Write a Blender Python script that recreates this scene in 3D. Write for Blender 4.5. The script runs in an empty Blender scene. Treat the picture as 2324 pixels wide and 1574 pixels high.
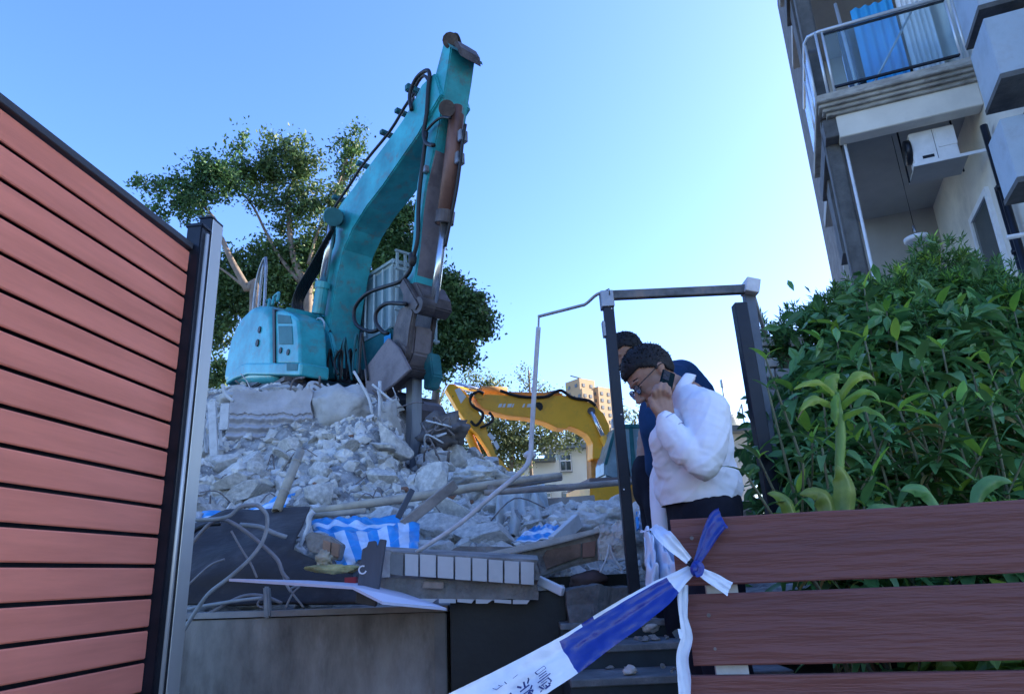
import bpy, bmesh, math, random
from math import radians, sin, cos, pi, tan, atan2
from mathutils import Vector, Matrix, noise
S = bpy.context.scene
COL = S.collection
# ------------------------------------------------------------------ camera
PITCH, ROLL, F, CX, CY = radians(18.0), radians(2.55), 1589.0, 1162.0, 787.0
EYE = Vector((0, 0, 1.5))
_F = Vector((0, cos(PITCH), sin(PITCH)))
_U = Vector((0, -sin(PITCH), cos(PITCH)))
EXV = Vector((cos(ROLL), 0, 0)) - sin(ROLL) * _U
EYV = Vector((sin(ROLL), 0, 0)) + cos(ROLL) * _U
cd = bpy.data.cameras.new('camera'); cam = bpy.data.objects.new('camera', cd); COL.objects.link(cam)
cd.sensor_width = 36; cd.lens = 36 * 2800 / 4095; cd.clip_start = 0.05; cd.clip_end = 6000
cam.matrix_world = Matrix(((EXV.x, EYV.x, -_F.x, EYE.x), (EXV.y, EYV.y, -_F.y, EYE.y), (EXV.z, EYV.z, -_F.z, EYE.z), (0, 0, 0, 1)))
S.camera = cam
# ------------------------------------------------------------------ light
SUN_AZ, SUN_EL = radians(74), radians(28)
w = bpy.data.worlds.new('World'); S.world = w; w.use_nodes = True
wn = w.node_tree.nodes; wl = w.node_tree.links; wn.clear()
sky = wn.new('ShaderNodeTexSky'); sky.sky_type = 'NISHITA'; sky.sun_disc = False
sky.sun_elevation = SUN_EL; sky.sun_rotation = SUN_AZ
sky.air_density = 1.0; sky.dust_density = 1.0; sky.ozone_density = 3.0; sky.altitude = 50
bg = wn.new('ShaderNodeBackground'); bg.inputs['Strength'].default_value = 0.15
wo = wn.new('ShaderNodeOutputWorld')
hs = wn.new('ShaderNodeHueSaturation'); hs.inputs['Saturation'].default_value = 1.22; hs.inputs['Hue'].default_value = .516
wl.new(sky.outputs[0], hs.inputs['Color']); wl.new(hs.outputs[0], bg.inputs[0]); wl.new(bg.outputs[0], wo.inputs[0])
sd = bpy.data.lights.new('sun', 'SUN'); sd.energy = 3.5; sd.angle = radians(0.5); sd.color = (1, .9, .75)
sun = bpy.data.objects.new('sun', sd); COL.objects.link(sun); sun.location = (30, 10, 30)
sdir = Vector((sin(SUN_AZ) * cos(SUN_EL), cos(SUN_AZ) * cos(SUN_EL), sin(SUN_EL)))
sun.rotation_euler = sdir.to_track_quat('Z', 'Y').to_euler()
S.view_settings.view_transform = 'Standard'; S.view_settings.look = 'None'
S.view_settings.gamma = 1; S.view_settings.use_curve_mapping = False
S.view_settings.exposure = 1.92
S.render.engine = 'CYCLES'
# ------------------------------------------------------------------ placing
def ray(x, y): return (_F * F + EXV * (x - CX) + EYV * (CY - y)).normalized()
def at(x, y, Y):
    r = ray(x, y); return EYE + r * (Y / r.y)
def atz(x, y, z):
    r = ray(x, y); return EYE + r * ((z - EYE.z) / r.z)
def onplane(x, y, p0, n):
    r = ray(x, y); return EYE + r * ((p0 - EYE).dot(n) / r.dot(n))
def pxm(p):                                   # photo units per metre there
    return F / (p - EYE).dot(_F)
# ------------------------------------------------------------------ materials
def mat(name, col, rough=.7, metal=0., var=.12, scale=4., bump=.15, bscale=30., col2=None, mix=.5, stretch=(1, 1, 1), det=6, spec=.4, trans=0, stain=None, stscale=1.5, stamt=.4):
    m = bpy.data.materials.new(name); m.use_nodes = True
    N = m.node_tree.nodes; L = m.node_tree.links; b = N['Principled BSDF']
    b.inputs['Roughness'].default_value = rough; b.inputs['Metallic'].default_value = metal
    b.inputs['Specular IOR Level'].default_value = spec
    tc = N.new('ShaderNodeTexCoord'); mp = N.new('ShaderNodeMapping'); mp.inputs['Scale'].default_value = stretch
    L.new(tc.outputs['Object'], mp.inputs[0])
    n1 = N.new('ShaderNodeTexNoise'); n1.inputs['Scale'].default_value = scale; n1.inputs['Detail'].default_value = det
    n1.inputs['Roughness'].default_value = .62
    L.new(mp.outputs[0], n1.inputs['Vector'])
    rp = N.new('ShaderNodeValToRGB'); L.new(n1.outputs['Fac'], rp.inputs[0])
    c = Vector(col); c2 = Vector(col2) if col2 else c * (1 - 2.2 * var)
    hi = c * (1 + var)
    rp.color_ramp.elements[0].position = .5 - .22 * (1.3 - mix); rp.color_ramp.elements[1].position = .72 - .1 * mix
    rp.color_ramp.elements[0].color = (*c2, 1); rp.color_ramp.elements[1].color = (*hi, 1)
    out = rp.outputs[0]
    if stain:
        n3 = N.new('ShaderNodeTexNoise'); n3.inputs['Scale'].default_value = stscale; n3.inputs['Detail'].default_value = 8
        n3.inputs['Roughness'].default_value = .7; L.new(mp.outputs[0], n3.inputs['Vector'])
        r3 = N.new('ShaderNodeValToRGB'); L.new(n3.outputs['Fac'], r3.inputs[0])
        r3.color_ramp.elements[0].position = .52; r3.color_ramp.elements[1].position = .68
        r3.color_ramp.elements[0].color = (0, 0, 0, 1); r3.color_ramp.elements[1].color = (stamt,) * 3 + (1,)
        mx = N.new('ShaderNodeMix'); mx.data_type = 'RGBA'; L.new(r3.outputs[0], mx.inputs[0]); L.new(out, mx.inputs[6]); mx.inputs[7].default_value = (*stain, 1)
        out = mx.outputs[2]
    L.new(out, b.inputs['Base Color'])
    if bump:
        n2 = N.new('ShaderNodeTexNoise'); n2.inputs['Scale'].default_value = bscale; n2.inputs['Detail'].default_value = 5
        L.new(mp.outputs[0], n2.inputs['Vector'])
        bp = N.new('ShaderNodeBump'); bp.inputs['Strength'].default_value = bump; bp.inputs['Distance'].default_value = .6 / bscale
        L.new(n2.outputs['Fac'], bp.inputs['Height']); L.new(bp.outputs[0], b.inputs['Normal'])
    if trans: b.inputs['Transmission Weight'].default_value = trans
    return m
def leafmat(name, c1, c2, scale=1.5, rough=.5, tl=.35):
    m = mat(name, c1, rough, 0, .1, scale, 0, col2=c2, spec=.4)
    N = m.node_tree.nodes; L = m.node_tree.links; b = N['Principled BSDF']
    t = N.new('ShaderNodeBsdfTranslucent'); ad = N.new('ShaderNodeMixShader'); ad.inputs[0].default_value = tl
    src = b.inputs['Base Color'].links[0].from_socket
    g = N.new('ShaderNodeNewGeometry'); hs = N.new('ShaderNodeHueSaturation')
    r = N.new('ShaderNodeMapRange'); r.inputs['To Min'].default_value = .6; r.inputs['To Max'].default_value = 1.5
    L.new(g.outputs['Random Per Island'], r.inputs[0]); L.new(r.outputs[0], hs.inputs['Value']); L.new(src, hs.inputs['Color'])
    oi = N.new('ShaderNodeObjectInfo'); r2 = N.new('ShaderNodeMapRange'); r2.inputs['To Min'].default_value = .48; r2.inputs['To Max'].default_value = .52
    L.new(oi.outputs['Random'], r2.inputs[0]); L.new(r2.outputs[0], hs.inputs['Hue'])
    L.new(hs.outputs[0], b.inputs['Base Color']); L.new(hs.outputs[0], t.inputs[0])
    L.new(b.outputs[0], ad.inputs[1]); L.new(t.outputs[0], ad.inputs[2])
    L.new(ad.outputs[0], N['Material Output'].inputs[0])
    return m
# ------------------------------------------------------------------ objects
ORG = {}
def org(o): return ORG.get(o.name, Vector((0, 0, 0)))
def tag(o, label=None, cat=None, group=None, kind=None):
    if label: o['label'] = label
    if cat: o['category'] = cat
    if group: o['group'] = group
    if kind: o['kind'] = kind
    return o
def thing(name, label, cat, loc, group=None):
    o = bpy.data.objects.new(name, None); COL.objects.link(o); o.location = loc; o.empty_display_size = .2
    ORG[o.name] = Vector(loc); tag(o, label, cat, group); return o
def link(name, me, parent=None, M=None):
    o = bpy.data.objects.new(name, me); COL.objects.link(o)
    M = M or Matrix.Identity(4)
    if parent: o.parent = parent; M = Matrix.Translation(-org(parent)) @ M; ORG[o.name] = org(parent) + M.to_translation()
    else: ORG[o.name] = M.to_translation()
    o.matrix_local = M
    return o
class MB:
    def __init__(s): s.v = []; s.f = []; s.mi = []; s.cur = 0
    def add(s, v, f):
        b = len(s.v); s.v += [Vector(p) for p in v]; s.f += [tuple(i + b for i in q) for q in f]; s.mi += [s.cur] * len(f); return s
    def box(s, c, size, R=None):
        c = Vector(c); hx, hy, hz = [k / 2 for k in size]
        v = [Vector((sx * hx, sy * hy, sz * hz)) for sx in (-1, 1) for sy in (-1, 1) for sz in (-1, 1)]
        if R is not None: v = [R @ p for p in v]
        return s.add([p + c for p in v], [(0, 1, 3, 2), (4, 6, 7, 5), (0, 4, 5, 1), (2, 3, 7, 6), (0, 2, 6, 4), (1, 5, 7, 3)])
    def prism(s, pts, vec):
        n = len(pts); vec = Vector(vec); pts = [Vector(p) for p in pts]
        return s.add(pts + [p + vec for p in pts], [tuple(range(n)), tuple(range(2 * n - 1, n - 1, -1))] + [(i, i + n, (i + 1) % n + n, (i + 1) % n) for i in range(n)])
    def bar(s, a, b, w, h=None, up=(0, 0, 1)):
        a = Vector(a); b = Vector(b); h = h or w; d = (b - a); u = Vector(up)
        if abs(d.normalized().dot(u)) > .97: u = Vector((0, 1, 0))
        x = d.cross(u).normalized(); y = x.cross(d).normalized()
        q = [x * w / 2 + y * h / 2, x * -w / 2 + y * h / 2, x * -w / 2 - y * h / 2, x * w / 2 - y * h / 2]
        return s.prism([a + k for k in q], d)
    def tube(s, pts, r, n=8, cap=True, smooth=0):
        pts = [Vector(p) for p in pts]
        rs = list(r) if isinstance(r, (list, tuple)) else [r] * len(pts)
        if smooth: pts, rs = spline(pts, rs, smooth)
        v = []; f = []; prev = None
        for i, p in enumerate(pts):
            d = (pts[min(i + 1, len(pts) - 1)] - pts[max(i - 1, 0)]).normalized()
            if prev is None:
                u = Vector((0, 0, 1)) if abs(d.z) < .9 else Vector((1, 0, 0)); x = d.cross(u).normalized()
            else: x = (prev - d * prev.dot(d)).normalized()
            prev = x; y = d.cross(x)
            v += [p + (x * cos(2 * pi * k / n) + y * sin(2 * pi * k / n)) * rs[i] for k in range(n)]
        for i in range(len(pts) - 1):
            f += [(i * n + k, i * n + (k + 1) % n, (i + 1) * n + (k + 1) % n, (i + 1) * n + k) for k in range(n)]
        if cap: f += [tuple(range(n - 1, -1, -1)), tuple(range((len(pts) - 1) * n, len(pts) * n))]
        return s.add(v, f)
    def ell(s, c, r, R=None, nu=12, nv=8):
        c = Vector(c); r = Vector(r) if not isinstance(r, (int, float)) else Vector((r, r, r)); v = [Vector((0, 0, 1))]
        for j in range(1, nv):
            for i in range(nu): v.append(Vector((sin(pi * j / nv) * cos(2 * pi * i / nu), sin(pi * j / nv) * sin(2 * pi * i / nu), cos(pi * j / nv))))
        v.append(Vector((0, 0, -1)))
        v = [Vector((p.x * r.x, p.y * r.y, p.z * r.z)) for p in v]
        if R is not None: v = [R @ p for p in v]
        f = [(0, 1 + i, 1 + (i + 1) % nu) for i in range(nu)]
        for j in range(nv - 2):
            b = 1 + j * nu; f += [(b + i, b + nu + i, b + nu + (i + 1) % nu, b + (i + 1) % nu) for i in range(nu)]
        b = 1 + (nv - 2) * nu; f += [(b + i, len(v) - 1, b + (i + 1) % nu) for i in range(nu)]
        return s.add([p + c for p in v], f)
    def grid(s, rows):
        n = len(rows[0]); v = [p for r in rows for p in r]
        return s.add(v, [(j * n + i, j * n + i + 1, (j + 1) * n + i + 1, (j + 1) * n + i) for j in range(len(rows) - 1) for i in range(n - 1)])
    def mesh(s, name, mats, o=Vector((0, 0, 0)), smooth=False):
        me = bpy.data.meshes.new(name); me.from_pydata([p - o for p in s.v], [], s.f)
        for m in (mats if isinstance(mats, (list, tuple)) else [mats]): me.materials.append(m)
        if any(s.mi): me.polygons.foreach_set('material_index', s.mi)
        if smooth: me.polygons.foreach_set('use_smooth', [True] * len(me.polygons))
        me.update(); return me
    def build(s, name, mats, parent=None, smooth=False, bevel=0, loc=None, fix=True, **k):
        if loc is None: loc = org(parent) if parent else (sum(s.v, Vector()) / max(1, len(s.v)))
        me = s.mesh(name, mats, Vector(loc), smooth)
        if fix or bevel:
            bm = bmesh.new(); bm.from_mesh(me)
            if bevel:
                ed = [e for e in bm.edges if len(e.link_faces) == 2 and e.calc_face_angle(0) > .5]
                bmesh.ops.bevel(bm, geom=ed, offset=bevel, segments=2 if bevel > .004 else 1, affect='EDGES', clamp_overlap=True)
            if fix: bmesh.ops.recalc_face_normals(bm, faces=bm.faces)
            bm.to_mesh(me); bm.free()
        o = link(name, me, parent, Matrix.Translation(Vector(loc)))
        tag(o, **k); return o
def spline(pts, rs, k):
    P = [pts[0]] + pts + [pts[-1]]; R = [rs[0]] + list(rs) + [rs[-1]]; out = []; ro = []
    for i in range(1, len(P) - 2):
        for j in range(k):
            t = j / k; a, b, c, d = P[i - 1:i + 3]
            out.append(.5 * ((2 * b) + (c - a) * t + (2 * a - 5 * b + 4 * c - d) * t * t + (3 * b - a - 3 * c + d) * t ** 3))
            ro.append(R[i] * (1 - t) + R[i + 1] * t)
    out.append(pts[-1]); ro.append(rs[-1]); return out, ro
def sub(o, mods):                             # bake modifiers into the mesh
    for t, kw in mods:
        m = o.modifiers.new(t.lower(), t)
        for k, v in kw.items(): setattr(m, k, v)
    dg = bpy.context.evaluated_depsgraph_get(); me = bpy.data.meshes.new_from_object(o.evaluated_get(dg))
    o.modifiers.clear(); o.data = me; me.name = o.name
    return o
def smooth(o, ang=None):
    o.data.polygons.foreach_set('use_smooth', [True] * len(o.data.polygons)); return o
def lerp(a, b, t): return a + (b - a) * t
def interp(xs, ys, x):
    if x <= xs[0]: return ys[0]
    for i in range(len(xs) - 1):
        if x <= xs[i + 1]: return lerp(ys[i], ys[i + 1], (x - xs[i]) / (xs[i + 1] - xs[i]))
    return ys[-1]
def rotbasis(x, y, z): return Matrix((x, y, z)).transposed()
# ------------------------------------------------------------------ materials used
M = {}
M['concrete'] = mat('concrete', (.47, .455, .43), .92, 0, .12, 2.5, .5, 45, stain=(.22, .21, .20), stscale=3, stamt=.5)
M['chunk'] = mat('broken_concrete', (.62, .595, .55), .95, 0, .16, 5, .8, 28, stain=(.26, .25, .23), stscale=4, stamt=.5)
M['dust'] = mat('rubble_dust', (.40, .40, .385), .95, 0, .2, 6, 1.0, 25)
M['wallcon'] = mat('weathered_render', (.31, .29, .26), .85, 0, .2, 1.9, .3, 60, col2=(.08, .072, .065), stretch=(1.6, 1.6, .6), stain=(.42, .41, .39), stscale=1.5, stamt=.7)
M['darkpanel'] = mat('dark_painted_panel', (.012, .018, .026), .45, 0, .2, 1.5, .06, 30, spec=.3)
M['navy'] = mat('navy_painted_steel', (.014, .018, .028), .4, .3, .2, 3, .1, 40)
M['alu'] = mat('brushed_aluminium', (.60, .62, .60), .38, .45, .06, 2, .04, 90, stretch=(1, 1, .06))
M['board'] = mat('red_composite_board', (.78, .26, .185), .72, 0, .06, 2, .3, 220, col2=(.66, .215, .15), stretch=(.5, .5, 6), spec=.25)
M['rail'] = mat('slate_grey_rail', (.06, .065, .08), .5, .2, .08, 3, .05, 60)
M['wood_dark'] = mat('stained_plank', (.185, .068, .055), .62, 0, .07, 1.1, .3, 7, col2=(.128, .052, .05), stretch=(.5, .5, 6), stain=(.09, .04, .04), stscale=2.2, stamt=.35, det=9, spec=.35)
M['white'] = mat('white_plastic', (.72, .73, .75), .45, 0, .05, 6, .03, 60)
M['dirtywhite'] = mat('dusty_white_paint', (.55, .56, .57), .6, 0, .12, 9, .15, 60, stain=(.3, .29, .27), stscale=10)
M['steel'] = mat('bare_steel', (.3, .31, .33), .45, .8, .15, 6, .1, 50)
M['rebar'] = mat('dusty_rebar', (.22, .19, .18), .8, .2, .25, 20, .3, 90)
M['black'] = mat('black_rubber', (.012, .012, .014), .5, 0, .1, 10, .05, 60)
M['bamboo'] = mat('weathered_bamboo', (.38, .33, .25), .65, 0, .15, 8, .15, 60, col2=(.24, .22, .19))
M['greywood'] = mat('dusty_timber', (.30, .26, .22), .85, 0, .2, 5, .5, 25, col2=(.17, .145, .125), stretch=(1, 1, 1))
# ================================================================== ground
g = MB(); g.add([(-3000, -60, 0), (3000, -60, 0), (3000, 4000, 0), (-3000, 4000, 0)], [(0, 1, 2, 3)])
g.build('ground', mat('ground_earth', (.16, .15, .13), .95, 0, .2, .3, .3, 3), kind='structure', loc=(0, 0, 0), fix=False)
# ================================================================== left fence of red boards
az = radians(6.89); D = Vector((sin(az), cos(az), 0)); NL = Vector((cos(az), -sin(az), 0))   # NL faces the camera side
F0 = Vector((-1.8907, 2.5, 0)); ZT = 1.5 + 1.653
tpost = 0
pe = onplane(425, 617, F0, NL); TE = (pe - F0).dot(D)
fence = thing('board_fence', 'tall fence of horizontal salmon red composite boards at the left edge', 'fence', F0 + D * TE)
L0, L1 = -3.2, TE
R = rotbasis(D, -NL, Vector((0, 0, 1)))
bm0 = MB(); 
ln = L1 - L0; rnd = random.Random(4)
for k in range(24):
    zt = ZT + .14 - k * .14 - .009; zb = zt - .122
    if zb < 0: break
    b = MB(); hgt = zt - zb
    n = 18
    # gently wavy composite board with eased edges and a real core
    prof = [(-.012, 0), (-.004, 0), (0, .006), (0, hgt - .006), (-.004, hgt), (-.012, hgt)]
    rows = []
    for i in range(n + 1):
        t = L0 + ln * i / n
        wv = .0022 * noise.noise(Vector((t * 1.3, k * 7.7, 0)))
        rows.append([F0 + D * t + NL * (p[0] + wv + .001 * rnd.random()) + Vector((0, 0, zb + p[1] + .0016 * noise.noise(Vector((t, k * 3.1, 5))))) for p in prof])
    b.grid(rows)
    o = b.build('board', M['board'], fence, smooth=False)
b = MB(); b.prism([F0 + D * L0 + NL * .004 + Vector((0, 0, ZT + .14)), F0 + D * L0 + NL * .02 + Vector((0, 0, ZT + .141)), F0 + D * L0 + NL * .02 + Vector((0, 0, ZT + .178)), F0 + D * L0 - NL * .05 + Vector((0, 0, ZT + .178)), F0 + D * L0 - NL * .05 + Vector((0, 0, ZT + .14))], D * (ln))
b.build('top_rail', M['rail'], fence, bevel=.003)
for t in (L0 + .3, L0 + 1.7, L0 + 3.0):       # studs that carry the boards from behind
    b = MB(); b.box(F0 + D * t - NL * .10 + Vector((0, 0, (ZT + .14) / 2)), (.06, .06, ZT + .13), R); b.build('stud', M['navy'], fence)
b = MB(); b.box(F0 + D * (L0 + ln / 2 + .02) - NL * .035 + Vector((0, 0, (ZT + .1) / 2)), (ln + .03, .01, ZT + .1), R); b.build('gap_blocking_sheet', M['navy'], fence)  # unseen sheet, extended to stop bright sky showing through the board gaps
# end post: dark steel channel with a lighter rounded strip and cap
def zat(x, y, p0, n): return onplane(x, y, p0, n)
pc = F0 + D * (L1 + .048) + NL * .01
ztop = onplane(440, 512, pc, NL).z
b = MB(); b.box(pc + Vector((0, 0, ztop / 2)), (.085, .09, ztop), R); b.build('end_post', M['navy'], fence, bevel=.006)
b = MB(); b.tube([pc + D * .012 + NL * .047 + Vector((0, 0, 0.02)), pc + D * .012 + NL * .047 + Vector((0, 0, ztop - .03))], .012, 10); b.build('post_strip', M['alu'], fence, smooth=True)
b = MB(); b.box(pc + Vector((0, 0, ztop + .006)), (.098, .104, .026), R); b.build('post_cap', M['navy'], fence, bevel=.006)
# taller bright post beyond
q = pc + D * .115; zt2 = onplane(478, 505, q, NL).z
post = thing('steel_post', 'tall square metal post with one bright face just beyond the red fence', 'post', (q.x, q.y, 0))
b = MB(); b.box(q + Vector((0, 0, zt2 / 2)), (.12, .075, zt2), R); b.build('post_core', M['navy'], post, bevel=.004)
b = MB(); b.box(q + NL * .041 + D * .004 + Vector((0, 0, zt2 / 2)), (.108, .006, zt2 - .01), R); b.build('face_plate', M['alu'], post, bevel=.002)
b = MB(); b.box(q + NL * 0 + Vector((0, 0, zt2 + .006)), (.126, .084, .012), R); b.build('post_cap', M['navy'], post, bevel=.003)
# ================================================================== right fence of dark planks
az2 = radians(-78.53); D2 = Vector((sin(az2), cos(az2), 0)); N2 = Vector((D2.y, -D2.x, 0))
if N2.y > 0: N2 = -N2
G0 = Vector((1.3707, 1.5, 0))
def lx(x, y): return (onplane(x, y, G0, N2) - G0).dot(D2)
pf = thing('plank_fence', 'fence of wide purplish brown wooden planks in front of the shrubs', 'fence', G0 + D2 * .3)
ends = [lx(1521, 1183), lx(1557, 1351), lx(1561, 1525), lx(1561, 1525)]
R2 = rotbasis(D2, -N2, Vector((0, 0, 1))) if True else None
for k in range(9):
    zt = 1.608 - .1688 * k; zb = zt - .149; e = ends[min(k, 3)]
    if zb < 0: break
    n = 40; rows = []
    for i in range(n + 1):
        t = -2.4 + (e + 2.4) * i / n
        w1 = .0025 * noise.noise(Vector((t * 3, k * 5.5, 0))) + .001 * noise.noise(Vector((t * 14, k * 5.5, 9)))
        prof = [(-.022, 0), (-.002, 0), (0, .003), (0, (zt - zb) * .33), (0, (zt - zb) * .66), (0, zt - zb - .003), (-.002, zt - zb), (-.022, zt - zb)]
        rows.append([G0 + D2 * t + N2 * (p[0]) + Vector((0, 0, zb + p[1] + w1)) for p in prof])
    b = MB(); b.grid(rows)
    m = len(prof); b.f.append(tuple(n * m + j for j in range(m))); b.mi.append(0)
    b.build('plank', M['wood_dark'], pf)
    for dx, dz, rr_ in ((.045, .105, .0045), (.05, .035, .0035)):
        kn = MB(); c = G0 + D2 * (e - dx) + N2 * .0006 + Vector((0, 0, zb + dz)); kn.tube([c - N2 * .002, c + N2 * .0012], rr_, 10); kn.build('screw_head', M['rebar'], pf)
for t in (ends[0] - .10, ends[0] - 1.1, -1.2):
    b = MB(); b.box(G0 + D2 * t - N2 * .055 + Vector((0, 0, .79)), (.07, .06, 1.55), R2); b.build('fence_post', M['dirtywhite'], pf)
# ================================================================== apartment building on the right
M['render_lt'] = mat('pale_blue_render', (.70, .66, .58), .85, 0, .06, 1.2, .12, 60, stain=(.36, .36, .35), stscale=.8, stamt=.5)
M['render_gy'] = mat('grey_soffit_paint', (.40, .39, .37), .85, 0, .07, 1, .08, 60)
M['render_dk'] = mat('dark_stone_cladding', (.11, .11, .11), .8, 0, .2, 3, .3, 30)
M['cornice'] = mat('stained_cornice', (.40, .38, .34), .85, 0, .2, 3, .2, 40, stain=(.14, .13, .12), stscale=4, stamt=.7, stretch=(1, 1, 3))
M['glass'] = mat('balcony_glass', (.62, .80, .90), .03, 0, .05, 1, 0, 10, spec=.9)
M['glass'].node_tree.nodes['Principled BSDF'].inputs['Transmission Weight'].default_value = .9
M['glass'].node_tree.nodes['Principled BSDF'].inputs['IOR'].default_value = 1.15
M['bluecurtain'] = mat('blue_sheet', (.05, .38, .75), .8, 0, .05, 2, .1, 10)
M['whitecurtain'] = mat('white_curtain', (.75, .77, .8), .8, 0, .05, 2, .1, 10)
M['cream'] = mat('cream_tile_wall', (.56, .53, .48), .8, 0, .05, 1, .05, 60)
M['winglass'] = mat('dark_window_glass', (.03, .05, .06), .05, 0, .1, 2, 0, spec=.9)
M['paleblue'] = mat('pale_metal_louvre', (.42, .50, .58), .5, .2, .1, 2, .1, 30, stain=(.3, .32, .36), stscale=2, stamt=.6)
AZB = radians(21.0); AV = Vector((-cos(AZB), sin(AZB), 0)); BV = Vector((sin(AZB), cos(AZB), 0)); ZV = Vector((0, 0, 1))
CB = at(2222, 330, 9.6); CB.z = 0
def W(a, b, z): return CB + AV * a + BV * b + ZV * z
def onf(x, y, b=0):                         # point on plane parallel to the facade -> (a, z)
    p = onplane(x, y, CB + BV * b, BV) - CB; return p.dot(AV), p.z
def ons(x, y, a=0):
    p = onplane(x, y, CB + AV * a, AV) - CB; return p.dot(BV), p.z
RB = rotbasis(AV, -BV, ZV)
bld = thing('apartment_building', 'grey apartment building with glazed balconies rising behind the shrubs', 'building', W(1, 2, 0))
aL, zc = onf(1880, 262, -.9); _, zs0 = onf(2215, 165, -.9); _, zs1 = onf(2215, 215, -.9)
aL += .13; zs0 += .3; HB = 24.0; SD = 4.1
aW = aL + .12
PB = -.9                                     # front of balconies
def bb(name, a0, a1, b0, b1, z0, z1, m, bev=0, par=bld, **k):
    b = MB(); b.box(W((a0 + a1) / 2, (b0 + b1) / 2, (z0 + z1) / 2), (abs(a1 - a0), abs(b1 - b0), z1 - z0), RB)
    return b.build(name, m, par, bevel=bev, **k)
# side wing behind and left: long flank receding from the camera
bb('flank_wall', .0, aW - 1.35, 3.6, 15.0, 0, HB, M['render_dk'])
for k in range(7):                           # flank window bands seen edge-on
    for b0 in ():
        bb('flank_sill', aW, aW + .10, b0, b0 + 1.5, 2.4 + k * SD, 2.48 + k * SD, M['render_gy'])
        bb('flank_window', aW - .02, aW + .03, b0 + .1, b0 + 1.4, 2.48 + k * SD, 3.7 + k * SD, M['winglass'])
# far projecting fin that forms the silhouette, stopping above the shrubs
_, zfin = onf(1900, 585, .9)
bb('edge_fin', aL - .42, aL - .12, .75, 1.3, zfin, HB, M['render_dk'])
# near block with the bays
bb('near_wall', -9, 0, -6.4, 15.0, 0, HB, M['render_lt'])
zslab = zs0; 
for k in (-2, -1, 0, 1, 2, 3):
    z = zslab + SD * k
    if z < .5: continue
    bb('balcony_slab', -.0, aL, PB, 1.6, z - .14, z, M['cornice'], .01)
    for j in range(3):                       # stepped moulding under the slab edge
        bb('cornice_step', -.0, aL - .03 - .05 * j, PB + .06 + .055 * j, PB + .30, z - .20 - .06 * j, z - .141 - .06 * j, M['cornice'], .006)
    bb('fascia_beam', .0, aL - .26, PB + .22, PB + .48, z - .72, z - .322, M['render_lt'], .01)
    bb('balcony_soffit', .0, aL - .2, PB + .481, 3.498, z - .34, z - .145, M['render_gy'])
    if z < zslab - .1 or True:
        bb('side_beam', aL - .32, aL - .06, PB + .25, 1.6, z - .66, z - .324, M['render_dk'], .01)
# corner pillars of rounded grey render, and slim white strip
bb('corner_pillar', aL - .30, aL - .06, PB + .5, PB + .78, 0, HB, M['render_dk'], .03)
b = MB(); b.tube([W(aL - .34, PB + .46, 0), W(aL - .34, PB + .46, zslab - .73)], .025, 8); b.build('downpipe', M['white'], bld, smooth=True)
bb('recess_wall', .0, aL - .4, 3.5, 3.598, 0, HB, M['render_gy'])
# railing of the upper balcony : parts
def post_tube(name, pts, r, m, par=bld, n=8, sm=True, **k):
    b = MB(); b.tube(pts, r, n); return b.build(name, m, par, smooth=sm, **k)
M['railw'] = mat('white_blue_rail_metal', (.55, .60, .66), .35, .4, .05, 3, .03, 60)
for k in (0, 1):
    z = zslab + SD * k; b0 = PB + .06
    rh = 1.22
    pts = [W(0.02, b0, z + rh)] + [W(aL - .25, b0, z + rh)] + [W(aL - .09, b0 + .05, z + rh), W(aL - .04, b0 + .2, z + rh), W(aL - .04, 1.25, z + rh)]
    post_tube('handrail', pts, .034, M['railw'])
    for a in (aL - .20, aL - .30, .08, .0 + .16):
        post_tube('rail_post', [W(a, b0, z), W(a, b0, z + rh)], .022, M['railw'])
    for bb_ in (.0, .5, 1.0):
        post_tube('rail_post', [W(aL - .04, b0 + .2 + bb_, z), W(aL - .04, b0 + .2 + bb_, z + rh)], .022, M['railw'])
    bb('bottom_rail', .16, aL - .30, b0 - .02, b0 + .02, z + .09, z + .125, M['navy'])
    bb('top_trim', .16, aL - .30, b0 - .02, b0 + .02, z + rh - .09, z + rh - .06, M['navy'])
    bb('glass_pane', .17, aL - .31, b0 - .005, b0 + .005, z + .125, z + rh - .09, M['glass'])
    bb('side_glass', aL - .045, aL - .035, b0 + .22, 1.2, z + .125, z + rh - .09, M['glass'])
    # things seen through the glass
    n = 30; rows = []
    for i in range(n + 1):
        a = lerp(onf(2062, 120, .1)[0], .1, i / n); rows.append([W(a, .1 + .05 * sin(i * 1.3) + .02 * sin(i * 3.1), z + zz) for zz in (.05, 1.2, 2.3)])
    c = MB(); c.grid(rows); c.build('curtain', M['whitecurtain'], bld, smooth=True)
    rows = []
    for i in range(n + 1):
        a = lerp(onf(2055, 120, .2)[0], onf(1952, 120, .2)[0], i / n); rows.append([W(a, .2 + .03 * sin(i * .9), z + zz) for zz in (.0, 1.2, 2.3)])
    c = MB(); c.grid(rows); c.build('blue_drape', M['bluecurtain'], bld, smooth=True)
    post_tube('window_frame', [W(1.45, .05, z), W(1.5, .05, z + 2.4)], .03, M['railw'])
    bb('inner_window', .05, 1.5, .5, .55, z + .1, z + 2.2, M['winglass'])
    post_tube('diagonal_brace', [W(aL - .9, b0 + .1, z + .08), W(.5, b0 + .1, z + 1.35)], .018, M['railw'])
# bays on the flank of the near block
for (x, y0, y1, bk) in ((2272, 173, 90, 0), (2202, 82, 10, 1), (2300, 400, 285, 2)):
    pass
def bay(b0, b1, z0, z1, out):
    bb('bay_box', -.02, out, b0, b1, z0 + .03, z1, M['paleblue'], .008)
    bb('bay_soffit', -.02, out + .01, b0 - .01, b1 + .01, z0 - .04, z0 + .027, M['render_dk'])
for (bn, w_, x, y, ztop_px) in ():
    pass
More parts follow.
